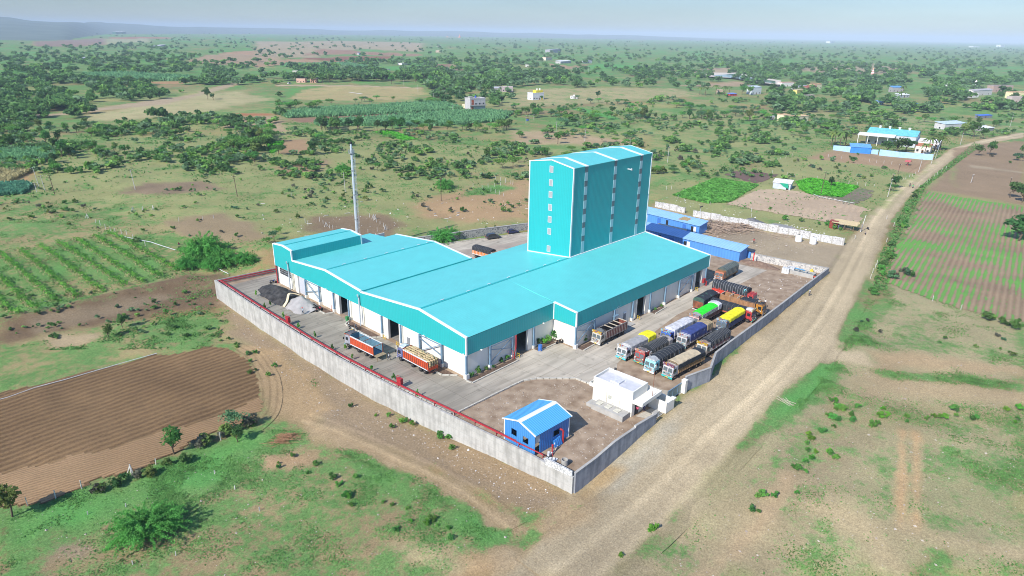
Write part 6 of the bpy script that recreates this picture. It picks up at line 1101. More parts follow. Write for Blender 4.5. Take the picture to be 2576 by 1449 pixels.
def sticks(name,label,c,n,L,spread,h,mat,cat='timber pile',seed=0,ang0=0,th=.16,dang=.5):
    rg=random.Random(seed); o=thing(name,label,cat,c); m=MB()
    for k in range(n):
        a=ang0+rg.gauss(0,dang); x,y=rg.gauss(0,spread),rg.gauss(0,spread*.6); z=max(.05,rg.random()*h*math.exp(-(x*x+y*y)/(2*spread*spread)))+.06; l=L*rg.uniform(.5,1); dz=rg.uniform(-.15,.25)
        m.bar((x-l/2*math.cos(a),y-l/2*math.sin(a),z),(x+l/2*math.cos(a),y+l/2*math.sin(a),max(.05,z+dz)),th,th*.5)
    m.build('timber',mat,o); return o
TIM=M('pale_timber',(.30,.21,.15),col2=(.50,.38,.28),scale=2.5,rough=.9)
for k,(x,y,lab) in enumerate(((1795,566,'tangled pile of old timber beside the lamp mast, by the shorter blue shed'),(1805,580,'spread of broken boards just behind the teal and white lean-to'),(1858,575,'fan of long poles against the panel wall'))): p=atz(x,y); sticks('timber_pile',lab,(p[0],p[1],0),70,6 if k!=2 else 9,3.6,1.5,TIM,seed=k,ang0=.6+k*.8)
p=atz(1985,586); sticks('timber_pile','thin scatter of planks and rubbish at the foot of the panel wall',(p[0],p[1],0),40,4,4,.5,TIM,seed=9,ang0=1.7)
p=at(715,1107); sticks('brushwood_pile','heap of reddish dry brushwood in the near green field',(p[0],p[1],p[2]),90,3.0,1.1,.7,M('dry_brush',(.38,.21,.11),var=.3,scale=3),'brushwood',seed=11,th=.05,dang=.45,ang0=-.6)
p=at(1975,1012); sticks('brushwood_pile','small stack of pale branches on the grass right of the dirt road',(p[0],p[1],p[2]),16,3.2,.6,.3,M('pale_branch',(.5,.42,.32)),'brushwood',seed=12,th=.09,dang=.25,ang0=1.0)
p=at(1195,1076)
for k,(px,py,lab) in enumerate(((1983,690,'stack of white building blocks by the stone wall, left one'),(1996,688,'stack of white building blocks by the stone wall, right one'))):
    p=atz(px,py); o=thing('block_stack',lab,'block stack',(p[0],p[1],0),.2); 
    for i in range(3):
        for j in range(3):
            for z in range(4): m=MB(); m.box(i*.62,i*.62+.58,j*.62,j*.62+.58,z*.36,z*.36+.33); m.build('block',WB,o)
p=atz(2018,692); o=thing('concrete_tank','open grey concrete water trough in three bays by the stone wall','water trough',(p[0],p[1],0),R(-88)); m=MB(); m.box(-3.2,3.2,-1.2,1.2,0,.25)
for a in ((-3.2,-3,-1.2,1.2),(3,3.2,-1.2,1.2),(-1.1,-.9,-1,1),(.9,1.1,-1,1),(-3,3,-1.2,-1),(-3,3,1,1.2)): m.box(*a,.25,1.1)
m.build('trough',CONC,o); m=MB(); m.box(-3,3,-1,1,.26,.75); m.build('water',WAT,o); m=MB(); m.box(-2.6,.2,.75,1.35,1.12,1.2); m.build('blue_sheet',M('light_blue_sheet',(.15,.40,.65)),o)
p=atz(2040,690); o=heap('yellow_sheet','crumpled yellow plastic sheet on the stone wall end',p,1.4,1.0,1.6,M('yellow_plastic',(.7,.5,.06),rough=.6),'plastic sheet',seed=6)
o=thing('concrete_ring','grey concrete pipe ring standing in the near corner of the yard','concrete ring',(-7.6,-29.8,0)); m=MB(); m.lathe([(.42,0),(.5,0),(.5,1.0),(.42,1.0),(.42,.05)],n=16); m.build('ring',CONC,o)
for k in range(9):
    o=MB(); o.box(-.16,.16,-.5,.5,-.11,.11); b=o.build('concrete_post',WB,loc=(-8.9+.36*(k%5),-26.8-.45*(k%4),.14+.23*(k//4)),rz=R(70+k*7)); tag(b,'short white concrete post lying in the heap at the near corner of the yard','concrete post','white posts heaped in the yard corner')
for k,(x,y) in enumerate(((-6.9,61),(-6.9,52))): pass
# stall and signs by the road
p=at(2122,580); st=thing('thatched_stall','open roadside stall with a straw roof on wooden posts','stall',tuple(p),ang((2099,577),(2144.8,585)))
L_=float(np.linalg.norm(at(2144.8,585)-at(2099,577))); m=MB()
for x in (-L_/2,0,L_/2):
    for y in (0,3.2): m.tube([(x,y,0),(x,y,2.3+.3*(y>0))],.08,6)
m.bar((-L_/2,0,.6),(L_/2,0,.6),.08); m.box(-.5,L_/2-.3,.4,.9,.75,.82); m.build('post',WOOD,st)
m=MB(); rg=random.Random(3)
for k in range(60):
    y=-.6+4.4*k/60; m.bar((-L_/2-.8+rg.uniform(-.4,.3),y,2.35+.1*k/20+rg.uniform(-.06,.06)),(L_/2+.8+rg.uniform(-.3,.4),y+rg.uniform(-.2,.2),2.35+.1*k/20+rg.uniform(-.06,.06)),.11)
m.build('straw_roof',M('straw',(.45,.36,.20),col2=(.62,.52,.33),scale=6,rough=1),st)
p=at(2094,575); o=thing('kiosk','dark red metal kiosk attached to the left of the straw-roofed stall','kiosk',tuple(p),ang((2099,577),(2144.8,585))); m=MB(); m.box(-1.2,1.3,0,2.2,0,2.5); m.build('wall',M('kiosk_red',(.25,.045,.035),var=.2),o); m=MB(); m.box(-1.3,1.4,-.2,2.3,2.5,2.58); m.build('roof',M('kiosk_roof',(.3,.08,.06)),o)
p=at(2163.7,585); o=thing('banner_pole','leaning white pole carrying two paper banners by the dirt road','pole',tuple(p)); m=MB(); hh=hgt(p,541); m.tube([(0,0,0),(.8,-.5,hh)],.11,8,.07); m.build('pole',M('pole_white',(.70,.69,.66)),o)
for z,c in ((1.2,(.72,.70,.68)),(2.4,(.70,.62,.58))): m=MB(); m.box(-.5,.55,-.25,-.2,z-.6,z+.55); m.build('banner',ornate('banner_%d'%int(z),c,(.7,.7,.7)),o)
# pipes lying on the ground
def pipeline(label,line,r,mat,name='water_pipe',z=.12):
    P=[at(*q) for q in line]; o=thing(name,label,'pipe',tuple(P[0])); m=MB(); m.tube([(p-P[0])+np.array([0,0,z]) for p in P],r,6); m.build('pipe',mat,o); return o
WP=M('white_pipe',(.62,.64,.64),rough=.5)
pipeline('white plastic pipe along the top edge of the ploughed brown field',[(-30,1016),(20,1003),(90,978),(165,958),(240,936),(330,910),(395,892)],.065,WP,z=.3)
pipeline('white pipe running from the orchard past the thorn bushes',[(298,595),(335,603),(380,612),(410,622),(445,633)],.09,WP,z=.4); pipeline('short white pipe beyond the yard corner',[(545,675),(560,684),(575,691)],.09,WP,z=.3)
pipeline('pale pipe along the edge between the bright green plot and the stubble field',[(2027,482),(2060,496),(2110,506),(2150,513)],.08,WP,z=.3)
# fallen white concrete posts in the field
STON=M('white_post',(.56,.54,.50),var=.12,scale=3,rough=.9)
# ================================================================ HOUSES
def house(name,label,a,b,top,depth,wc,rc=None,roof='flat',storeys=1,cat='house',win=2,door=True,group=None,py0=None,parapet=.5,over=.3,dcol=None,roofh=1.6,extra=None):
    A=at(*a);B=at(*b); th=rot2(A,B); L=float(np.linalg.norm((B-A)[:2])); h=hgt(A,top); z=min(A[2],B[2])
    o=thing(name,label,cat,(A[0],A[1],z),th,group); wm=M('wall_%.2f_%.2f_%.2f'%wc,wc,var=.12,scale=.7,rough=.9); hb=h-(roofh if roof in('gable','mono') else 0); hb=max(2.2,hb)
    m=MB(); m.box(0,L,0,depth,-.5,hb); m.build('wall',wm,o)
    rm=M('roof_%.2f_%.2f_%.2f'%(rc or wc),rc or wc,var=.18,scale=.9,rough=.8)
    m=MB()
    if roof=='flat':
        for q in ((-.1,L+.1,-.1,.1),(-.1,L+.1,depth-.1,depth+.1),(-.1,.1,.1,depth-.1),(L-.1,L+.1,.1,depth-.1)): m.box(*q,hb-.02,hb+parapet)
        m.box(.1,L-.1,.1,depth-.1,hb,hb+.08)
    elif roof=='gable':
        for s in (0,1):
            e0=(-over,hb-.1) if s==0 else (depth+over,hb-.1); m.hexa([(-over,e0[0],e0[1]),(L+over,e0[0],e0[1]),(L+over,depth/2,h-.1),(-over,depth/2,h-.1)],[(-over,e0[0],e0[1]+.12),(L+over,e0[0],e0[1]+.12),(L+over,depth/2,h+.02),(-over,depth/2,h+.02)])
        w2=MB(); w2.prism([(0,hb),(depth/2,h-.12),(depth,hb)],'x',.02,.2); w2.prism([(0,hb),(depth/2,h-.12),(depth,hb)],'x',L-.2,L-.02); w2.build('gable',wm,o)
    else:
        m.hexa([(-over,-over,hb+.02),(L+over,-over,hb+.02),(L+over,depth+over,h),(-over,depth+over,h)],[(-over,-over,hb+.14),(L+over,-over,hb+.14),(L+over,depth+over,h+.12),(-over,depth+over,h+.12)])
    m.build('roof',rm,o)
    sh=hb/storeys
    for s in range(storeys):
        n=win+(1 if door and s==0 else 0)
        for k in range(n):
            x=L*(k+.5)/n
            if door and s==0 and k==n//2: m=MB(); m.box(x-.5,x+.5,-.05,.0,0,2.0); m.build('door',M('door_%s'%(str(dcol) if dcol else 'brown'),dcol or (.12,.06,.03)),o)
            else:
                m=MB(); m.box(x-.55,x+.55,-.04,0,s*sh+.9,s*sh+.9+min(1.2,sh-1.4)); w=m.build('window',GLASS,o)
                m=MB(); m.box(x-.7,x+.7,-.25,-.0,s*sh+.95+min(1.2,sh-1.4),s*sh+1.05+min(1.2,sh-1.4)); m.build('lintel',wm,w)
    m=MB(); m.box(-.04,0,depth*.4,depth*.4+1,.9,2.0); m.build('window',GLASS,o)
    return o,L,h,hb,depth
PAN=M('brick_orange_panel',(.42,.10,.04),var=.2,scale=4)
o,L,h,hb,d=house('grey_house','unfinished grey concrete two-storey house with orange brick panels and a blue roof tank',(1183,283),(1221,281),250,9,(.48,.46,.45),storeys=2,win=4,parapet=.9)
m=MB(); m.box(1.0,3.0,-.08,-.04,.4,hb*.45); m.box(1.2,3.2,-.08,-.04,hb*.55,hb*.95); m.build('brick_panel',PAN,o); m=MB(); m.box(-.6,L+.4,-1.2,0,hb*.5-.1,hb*.5+.1); m.box(-.6,L+.4,-1.2,-1.1,hb*.5+.1,hb*.5+.9); m.build('balcony',CONC,o); m=MB(); m.box(0,3,1,4,hb+.1,hb+2.0); m.build('stair_head',CONC,o); m=MB(); m.lathe([(0,0),(.7,0),(.7,1.3),(.3,1.5),(0,1.5)],(6.5,3,hb+.9),12); m.build('roof_tank',M('tank_blue',(.05,.1,.5)),o)
o,L,h,hb,d=house('cream_outhouse','low cream outbuilding just left of the unfinished grey house',(1163,270),(1178,274),264,6,(.72,.66,.45),win=1)
o,L,h,hb,d=house('white_house','white house with a bright yellow upper storey and white roof tanks',(1340,252),(1368,250),236,8,(.70,.70,.72),storeys=1,win=3,parapet=.8)
m=MB(); m.box(L*.35,L*.95,1,6,hb+.1,hb+2.8); m.build('upper_storey',M('bright_yellow',(.75,.62,.05)),o); m=MB(); m.lathe([(0,0),(.8,0),(.8,1.5),(0,1.7)],(L*.55,3,hb+2.8),12); m.lathe([(0,0),(.8,0),(.8,1.5),(0,1.7)],(L*.8,3,hb+2.8),12); m.build('roof_tank',WHITE,o); m=MB(); m.box(L*.75,L*.9,-.07,-.02,0,3); m.build('yellow_bay',MATS['bright_yellow'],o)
o,L,h,hb,d=house('shrine','tiny white shrine with a small dome beside a lone round tree',(1440,249),(1453,248.5),243,4.5,(.78,.74,.72),win=0,parapet=.4); m=MB(); m.lathe([(1,0),(1.1,.5),(.7,1.2),(.25,1.6),(.1,2.2),(0,2.4)],(L/2,2.2,hb),12); m.build('dome',WHITE,o)
house('brick_house','long low grey and pink brick building with a flat roof beyond the playing field',(1262,231),(1290,231),219,7,(.45,.36,.36),rc=(.5,.42,.4),win=2); house('tin_shed','grey tin-roofed shed left of the long pink brick building',(1243,230),(1261,230),219,6,(.32,.30,.30),rc=(.42,.42,.45),roof='mono',roofh=1,win=1)
house('cream_house','small square cream house beside a leafy tree, left of two',(1970,305),(1987,304),290,6,(.78,.68,.44),rc=(.6,.42,.26),win=1,door=False); house('cream_house','larger cream house with a porch, right of two',(2003,309),(2032,306.5),294,6.5,(.80,.70,.46),rc=(.62,.45,.28),win=2)
house('tin_outhouse','narrow grey tin outhouse left of the two cream houses',(1940,302),(1948,302),293,2.5,(.42,.44,.46),win=0,door=True,cat='outhouse')
house('flat_house','low pale house with a light blue tin canopy by the far dirt road',(2375,327),(2428,325),308,8,(.55,.53,.52),rc=(.50,.62,.70),roof='mono',roofh=1.0,win=3)
house('open_shed','low white-roofed open shed by the far dirt road',(2472,331),(2499,329),320,6,(.25,.24,.23),rc=(.75,.74,.72),roof='mono',roofh=.8,win=0,door=False,cat='shed'); house('tarp_shack','shack half covered in bright blue plastic sheet near the village trees',(2463,298),(2495,296.5),290,4,(.2,.2,.22),rc=(.07,.18,.65),roof='mono',roofh=.6,win=0,cat='shack')
TH=(.42,.12,.07)
for a in (('white_house','white flat-roofed village house with pink trim at the left end of the village',(1966,218),(1996,217),208,8,(.72,.66,.62),(.6,.35,.3),'flat'),('tiled_house','village house with a red tiled gable roof',(2030,231),(2053,229),214,9,(.40,.22,.18),TH,'gable'),('cream_house','cream village house right behind the red-tiled one',(2047,224),(2066,223),213,7,(.78,.66,.42),(.7,.4,.25),'flat'),('long_house','grey-roofed long village house left of the red-tiled one',(2010,229),(2035,228),215,10,(.45,.43,.42),(.33,.34,.36),'gable'),('yellow_house','small yellow village house with dark openings',(2004,238),(2023,236),227,6,(.78,.62,.20),(.6,.5,.3),'flat'),('mud_house','low patched mud and white house at the front of the village',(2012,249),(2048,247),241,5,(.36,.28,.22),(.42,.36,.32),'flat'),
    ('blue_roof_house','village house under a bright blue sheet roof among trees',(2244,232),(2271,232),217,7,(.35,.33,.32),(.12,.32,.66),'mono'),('white_roof_house','house under a white sheet roof just below the blue-roofed one',(2262,246),(2287,245),236,6,(.4,.42,.45),(.72,.72,.72),'mono'),('kiosk','small dark green kiosk with a blue roof at the village edge',(2292,268),(2308,267),258,4,(.02,.16,.13),(.10,.3,.6),'mono'),('blue_hut','small white and blue hut by the village path',(2211,264),(2222,263),254,4,(.55,.6,.68),(.2,.35,.6),'mono'),
    ('row_house','row of white-walled village houses with tin roofs',(2446,241),(2494,239),224,8,(.66,.60,.58),(.42,.40,.40),'gable'),('white_house','long white parapet house below the row of tin-roofed ones',(2424,247),(2461,245),238,6,(.74,.70,.68),(.74,.7,.68),'flat'),('brick_house','rough brick house with stepped roof at the right of the village',(2497,232),(2546,231),216,9,(.42,.30,.25),(.36,.30,.28),'flat'),('cream_house','cream house with brown windows at the right edge of the photo',(2545,247),(2590,246),233,8,(.78,.68,.40),(.62,.44,.28),'flat'),('low_house','low pinkish house below the cream one at the right edge',(2543,259),(2568,258),244,6,(.52,.44,.40),(.5,.42,.38),'flat'),('white_house','tiny white-roofed house deep among the village trees',(2380,217),(2393,217),211,6,(.7,.66,.64),(.7,.62,.6),'flat'),('ruin','low ruined pink wall house between big trees',(2346,234),(2358,234),224,5,(.52,.40,.36),(.5,.38,.34),'flat'),('red_hut','red hut with a blue and white roof sheet by the palms',(1836,242),(1853,241),235,5,(.55,.06,.07),(.15,.25,.6),'mono'),('tall_house','pale blue two-storey house half hidden by the big round trees',(1890,238),(1914,237),217,7,(.55,.60,.62),(.5,.58,.62),'mono'),('adobe_house','small tan house behind the palms by the village',(1806,236),(1818,236),227,5,(.55,.42,.30),(.5,.4,.3),'flat'),
    ('barn','long white-roofed barn with a green wall on the far left rise',(292,86),(317,85),80,25,(.05,.20,.14),(.78,.76,.74),'mono'),('farmhouse','dark open farmhouse among far left trees',(396,118),(418,117),113,18,(.30,.29,.30),(.55,.53,.53),'flat'),('farmhouse','pale farmhouse below a round tree clump at the far left',(205,150),(224,150),144,14,(.45,.46,.47),(.5,.5,.5),'mono'),('field_hut','blue-roofed hut alone in the far red-brown field',(903,138),(913,138),133,9,(.50,.44,.42),(.12,.2,.45),'mono'),('farmhouse','white house in trees left of the far dark green round tree',(1011,164),(1025,163),159.5,12,(.74,.70,.68),(.7,.66,.64),'flat'),('farmhouse','white house with a roof tank among the tree belt',(974,184),(982,183),175,8,(.68,.66,.66),(.5,.5,.55),'flat'),('school_wall','long cream building left of the tall dark tree belt',(736,186),(749,186),179,8,(.66,.60,.52),(.6,.55,.5),'flat'),('salmon_house','salmon-coloured building behind a row of slim columnar trees',(746,208),(768,208),198,9,(.70,.42,.32),(.6,.4,.32),'flat'),('salmon_house','smaller salmon building right of the slim columnar trees',(781,208),(797,208),199,9,(.66,.36,.27),(.6,.36,.3),'flat'),
    ('flat_farm','grey flat-roofed farm on the rise left of the far green fields',(1383,132),(1409,131),123.5,16,(.40,.38,.40),(.55,.52,.55),'flat'),('farmhouse','cream farmhouse with an orange roof edge on the slope',(1373,152),(1388,151),144.5,10,(.72,.62,.50),(.6,.34,.18),'flat'),('farmhouse','long white-roofed farmhouse on the slope',(1410,160),(1436,159),152,11,(.5,.48,.46),(.75,.73,.71),'mono'),('grey_farm','grey shed above a white wall by the far green plot',(1472,159),(1489,159),151,11,(.62,.60,.58),(.25,.25,.28),'mono'),('farmhouse','tiny white farmhouse at the left foot of the slope',(1324,169),(1334,169),163,8,(.7,.66,.62),(.7,.64,.6),'flat'),('far_house','white house on the far plain at the right skyline',(2088,108.5),(2098,108.5),104,50,(.78,.78,.78),(.78,.78,.78),'flat'),('far_shed','long white shed on the far plain at the right',(2449,119),(2464,119),117,40,(.78,.78,.78),(.78,.78,.78),'flat'),('far_house','white house beside the long white shed on the far plain',(2517,118),(2527,118),113,40,(.76,.76,.76),(.76,.76,.76),'flat'),('farmhouse','white roofed farm among trees above the far slope',(1098,117),(1108,117),113.5,20,(.6,.56,.5),(.76,.74,.7),'mono'),('farmhouse','tan farm below the white-roofed one among far trees',(1096,132),(1108,132),127.5,16,(.55,.42,.32),(.66,.5,.4),'flat')):
    nm,lab,A_,B_,tp,dp,wc,rc,rf=a; house(nm,lab,A_,B_,tp,dp,wc,rc,rf,win=2 if B_[0]-A_[0]>14 else 1,roofh=1.4,cat='barn' if 'barn' in nm else 'house')
def temple(label,a,top,w,cols,name='temple'):
    p=at(*a); h=hgt(p,top); o=thing(name,label,'temple',tuple(p)); m=MB(); m.box(-w*.7,w*.7,-w*.7,w*.7,-.5,h*.28); m.build('wall',M('temple_base_%.2f'%cols[0][0],cols[0]),o)
    for k in range(5): m=MB(); r=w*(.62-.11*k); z=h*(.28+.12*k); m.lathe([(r*.9,z),(r,z+h*.03),(r*.92,z+h*.09),(r*.8,z+h*.12)],n=8); m.build('tier',M('temple_%.2f_%d'%(cols[k%2][1],k%2),cols[k%2]),o)
    m=MB(); m.lathe([(w*.16,h*.88),(w*.2,h*.91),(w*.06,h*.96),(.03,h)],n=8); m.build('finial',M('temple_finial',(.75,.5,.2)),o)
temple('tall pink and white stepped temple spire rising above the village trees',(2193.5,193),170.5,5,((.80,.36,.33),(.80,.68,.64))); temple('small white pointed temple spire behind the right-hand village trees',(2454,213.5),200.5,4.5,((.78,.76,.76),(.78,.70,.70))); temple('distant orange temple tower on the far green plain',(1156.5,94.5),86,16,((.85,.25,.06),(.80,.22,.05))); temple('low orange shrine left of the distant orange temple tower',(1126,93.5),90.5,20,((.85,.40,.20),(.8,.5,.3)),name='shrine')
# works compound with the light blue wall
BW=M('light_blue_wall',(.32,.52,.74),col2=(.42,.61,.80),scale=.7,rough=.9)
def pwall(label,pts,tops,mat,t=.3): wall('compound_wall',label,[(at(*p)[0],at(*p)[1],0,hgt(at(*p),tp)) for p,tp in zip(pts,tops)],mat,t)
pwall('light blue compound wall left of the blue shed at the works',[(2095,377.5),(2139,383)],[366,369],BW); pwall('long light blue compound wall beside the dirt road at the works',[(2211,390.5),(2260,396),(2318,401),(2345,403.5)],[376.5,382.5,387,389],BW); pwall('short light blue wall with a red post right of the works blue shed',[(2189,386),(2208,388.5)],[376,377.5],BW)
house('works_shed','bright blue metal shed built into the light blue wall of the works',(2139,384),(2189,387),364,6,(.05,.24,.66),rc=(.14,.36,.74),roof='mono',roofh=1.2,win=0,door=False,cat='shed')
o,L,h,hb,d=house('works_hall','large works hall with a light teal roof and roof vents among palms',(2176,360),(2300,372),323,20,(.50,.52,.55),rc=(.16,.52,.56),roof='gable',roofh=2.5,win=6,cat='hall')
m=MB()
for k in range(4): m.lathe([(.6,0),(.6,.8),(.9,1.0),(.5,1.4),(0,1.5)],(L*(.2+.2*k),10,h-.1),10)
m.build('roof_vent',WHITE,o); m=MB(); m.hexa([(-4,-7,hb-.9),(L*.6,-7,hb-.9),(L*.6,0,hb+.1),(-4,0,hb+.1)],[(-4,-7,hb-.75),(L*.6,-7,hb-.75),(L*.6,0,hb+.25),(-4,0,hb+.25)]); m.build('porch_roof',M('white_sheet_roof',(.74,.74,.73),rough=.5),o); m=MB()
for k in range(4): m.box(-3.5+k*L*.2,-3.2+k*L*.2,-6.9,-6.6,0,hb-.8)
m.build('porch_column',WHITE,o)
house('works_house','white house with a small red-tiled porch roof inside the light blue wall',(2300,384),(2338,388),360,6,(.66,.60,.55),rc=(.45,.17,.11),roof='gable',roofh=1.2,win=2); house('works_annex','long low white-roofed annex behind the palms at the works',(2300,368),(2360,374),350,8,(.7,.68,.66),rc=(.76,.75,.73),roof='mono',roofh=.8,win=3,cat='annex')
o=thing('red_shelter','small red-roofed shelter on a single post outside the light blue wall','shelter',tuple(at(2283,416))); m=MB(); m.box(-.2,.2,-.2,.2,0,2.0); m.build('post',M('shelter_post',(.3,.06,.06)),o); m=MB(); m.prism([(-1.8,2.0),(0,2.7),(1.8,2.0),(1.8,1.9),(0,2.55),(-1.8,1.9)],'y',-1.3,1.3); m.build('roof',M('shelter_roof',(.50,.12,.12)),o)
o,L,h,hb,d=house('tin_shack','tin shack with a white roof and green cloth by the bright green plot',(1943,474),(1987,479),455,6,(.50,.54,.60),rc=(.72,.69,.62),roof='mono',roofh=.6,win=0,door=False,cat='shack'); m=MB(); m.hexa([(2.6,-.35,hb+.1),(6,-.35,hb+.1),(6.4,-.1,.6),(4.4,-.1,1.2)],[(2.6,-.30,hb+.12),(6,-.30,hb+.12),(6.4,-.06,.6),(4.4,-.06,1.2)]); m.build('green_cloth',M('green_cloth',(.02,.36,.22)),o); m=MB(); m.box(L-1.6,L-.6,-.05,0,0,2); m.build('door',DARK,o)
p=at(565,560)
o=thing('transformer','twin-pole electricity transformer with a blue box in the scrub','transformer',tuple(at(1327,310))); m=MB(); hh=hgt(at(1327,310),288); 
for s in (-1.6,1.6): m.tube([(s,0,0),(s,0,hh)],.14,6)
m.build('pole',M('pole_concrete',(.5,.48,.45),var=.1),o); m=MB()
for z in (.55,.8,.98): m.box(-2,2,-.1,.1,hh*z-.1,hh*z+.1)
m.build('crossarm',CH,o); m=MB(); m.box(-.8,.8,-.5,.5,hh*.3,hh*.45); m.build('transformer_box',M('trafo_blue',(.05,.12,.5)),o)
# ================================================================ AUTOMATIC LABELS FOR MANY-OF-A-KIND THINGS
LM=[('the steel chimney',890,470),('the tall teal tower',1485,480),('the unfinished grey house',1201,268),('the yellow-topped white house',1354,242),('the oval playing field',890,235),('the light blue works wall',2240,390),('the tin shack',1968,462),('the pink temple spire',2194,180),('the two cream houses',2000,300),('the orchard rows',240,660),('the ploughed brown field',380,1010),('the striped crop field',2430,640),('the brown farm track strip',930,295),('the bright green left patch',690,370),('the far left sugarcane field',350,196),('the left sugarcane field',60,395),('the tall tree belt',880,200),('the panel wall',1900,560),('the thatched stall',2122,575),('the retaining wall corner',1440,1215),('the dirt road bend',2260,500),('the long pink brick building',1275,225),('the far red-brown field',860,148),('the far blue-roofed hut',908,135),('the white far barn',305,83),('the red-tiled village house',2040,222),('the row of village houses',2470,232),('the white temple spire',2455,208),('the farm on the slope',1422,156),('the pond',1870,203),('the flat house by the far road',2400,318),('the big feathery bush',365,1320),('the parked dark cars',1265,592),('the works hall',2240,345),('the covered heap',770,770),('the gatehouse',1560,990),('the lower right wheel tracks',2285,1200),('the warehouse corner',1175,900)]
ORD=['nearest','second nearest','third nearest','fourth nearest','fifth nearest','sixth nearest','seventh nearest','eighth nearest','ninth nearest','tenth nearest','eleventh nearest','twelfth nearest']+['%sth nearest'%k for k in range(13,80)]
PENDING=[]
def later(o,desc,cat,group,px,py): o['category']=cat; o['group']=group; PENDING.append((o,desc,px,py))
def settle():
    B={}
    for o,desc,px,py in PENDING:
        best=min(LM,key=lambda l:((l[1]-px)/1.6)**2+(l[2]-py)**2); dx,dy=px-best[1],py-best[2]
        dr=('left of' if dx<0 else 'right of') if abs(dx)>abs(dy)*1.3 else ('beyond' if dy<0 else 'in front of')
        B.setdefault((desc,dr,best[0]),[]).append((math.hypot(dx,dy),o))
    for (desc,dr,lm),L in B.items():
        L.sort(key=lambda t:t[0])
        for k,(_,o) in enumerate(L): o['label']=(f'{desc} {dr} {lm}' if len(L)==1 else f'{desc}, {ORD[min(k,len(ORD)-1)]} {dr} {lm}')
# ================================================================ VEGETATION
def leafmat(nm,c,v=.35,r=.8): return M(nm,tuple(q*(1-v) for q in c),col2=tuple(q*(1+v) for q in c),scale=.55,rough=.75,spec=.2,trans=.45,objrand=r)
LF={'dark':leafmat('foliage_dark',(0.085,0.19,0.055)),'mid':leafmat('foliage_mid',(0.12,0.28,0.065)),'bright':leafmat('foliage_bright',(0.15,0.37,0.075)),'teal':leafmat('foliage_teal',(0.125,0.275,0.13)),'olive':leafmat('foliage_olive',(0.19,0.28,0.075)),'grey':leafmat('foliage_grey_scrub',(.17,.17,.12)),'lime':leafmat('foliage_lime',(0.17,0.42,0.055)),'straw':leafmat('dry_straw',(.40,.36,.17),.25,.4),'cane':leafmat('sugarcane_leaf',(.19,.38,.165),.35,.3),'teal2':leafmat('teal_crop',(.14,.33,.21))}
LF.update({'plot_green':leafmat('plot_green',(.17,.44,.085),.35,0),'plot_lime':leafmat('plot_lime',(.14,.52,.045),.35,0),'weed_mid':leafmat('weed_mid',(.15,.32,.085),.35,0),'hedge_lime':leafmat('hedge_lime',(.22,.47,.08),.35,0),'hedge_green':leafmat('hedge_green',(.12,.34,.06),.35,0),'cane':leafmat('cane_leaf',(.20,.41,.18),.35,0),'teal2':leafmat('teal_leaf',(.13,.33,.20),.35,0),'straw':leafmat('straw_leaf',(.50,.44,.22),.25,0)})
def quads(C,N,S,asp,rng,up=0):
    n=len(C); t=rng.normal(size=(n,3)); t-= (t*N).sum(1)[:,None]*N; t[:,2]+=up; t/=np.linalg.norm(t,axis=1)[:,None]+1e-9; b=np.cross(N,t); b/=np.linalg.norm(b,axis=1)[:,None]+1e-9
    s=S[:,None]; a=(asp*S)[:,None]; V=np.stack([C-t*s-b*a*.6,C-t*s*.3+b*a,C+t*s,C-t*0-b*a],1).reshape(-1,3); return V,np.arange(4*n).reshape(n,4)
def unit(rng,n): v=rng.normal(size=(n,3)); return v/np.linalg.norm(v,axis=1)[:,None]
def crown(seed,rx,rz,zc,n,leaf,k=9,flat=0,mat=None,asp=.7,name='crown',clump=.42):
    rng=np.random.RandomState(seed); c=unit(rng,k)*(rng.rand(k,1)**.45)*.72; c[:,2]=np.where(c[:,2]<-.35,c[:,2]*.4,c[:,2])
    if flat: c[:,2]=rng.uniform(-.35,.35,k)
    rr=rng.uniform(.7,1.15,k)*clump; w=rng.randint(0,k,n); d=unit(rng,n); d[:,2]=np.where(d[:,2]<-.5,-d[:,2],d[:,2]); rad=rr[w]*(rng.rand(n)**.22)
    P=c[w]+d*rad[:,None]; P=P*np.array([rx,rx,rz])+np.array([0,0,zc]); N=d+.7*rng.normal(size=(n,3)); N/=np.linalg.norm(N,axis=1)[:,None]
    V,Q=quads(P,N,leaf*rng.uniform(.55,1.3,n),asp,rng); return npmesh(name,V,Q,mat)
def trunkmesh(seed,h,r,spread,limbs=4):
    rg=random.Random(seed); m=MB(); m.tube([(0,0,-.3),(rg.uniform(-.1,.1),rg.uniform(-.1,.1),h*.45),(rg.uniform(-.2,.2),rg.uniform(-.2,.2),h*.8)],r,7,r*.55)
    for k in range(limbs): a=2*math.pi*k/limbs+rg.uniform(-.4,.4); z=h*rg.uniform(.4,.62); m.tube([(0,0,z),(spread*.45*math.cos(a),spread*.45*math.sin(a),z+h*.22),(spread*.8*math.cos(a),spread*.8*math.sin(a),z+h*rg.uniform(.3,.45))],r*.5,5,r*.15)
    return m.mesh('trunk',BARK)
PT={}   # prototypes at unit height: (crown mesh, trunk mesh)
for i in range(4):
    for c in ('dark','mid','olive'): PT['broad',c,i]=(crown(10+i,.36+.05*(i%2),.36,.60,520,.055,11+i,0,LF[c]),trunkmesh(i,.62,.028,.30))
    for c in ('bright','mid','teal'): PT['acacia',c,i]=(crown(30+i,.66+.12*(i%3),.34,.62,560,.06,12+i,1,LF[c],asp=.45,clump=.40),trunkmesh(9+i,.6,.022,.55,5))
    for c in ('mid','teal','grey','bright','olive','lime','dark'): PT['shrub',c,i]=(crown(50+i,.55+.1*(i%2),.52,.45,210,.13,7,0,LF[c],asp=.55),None)
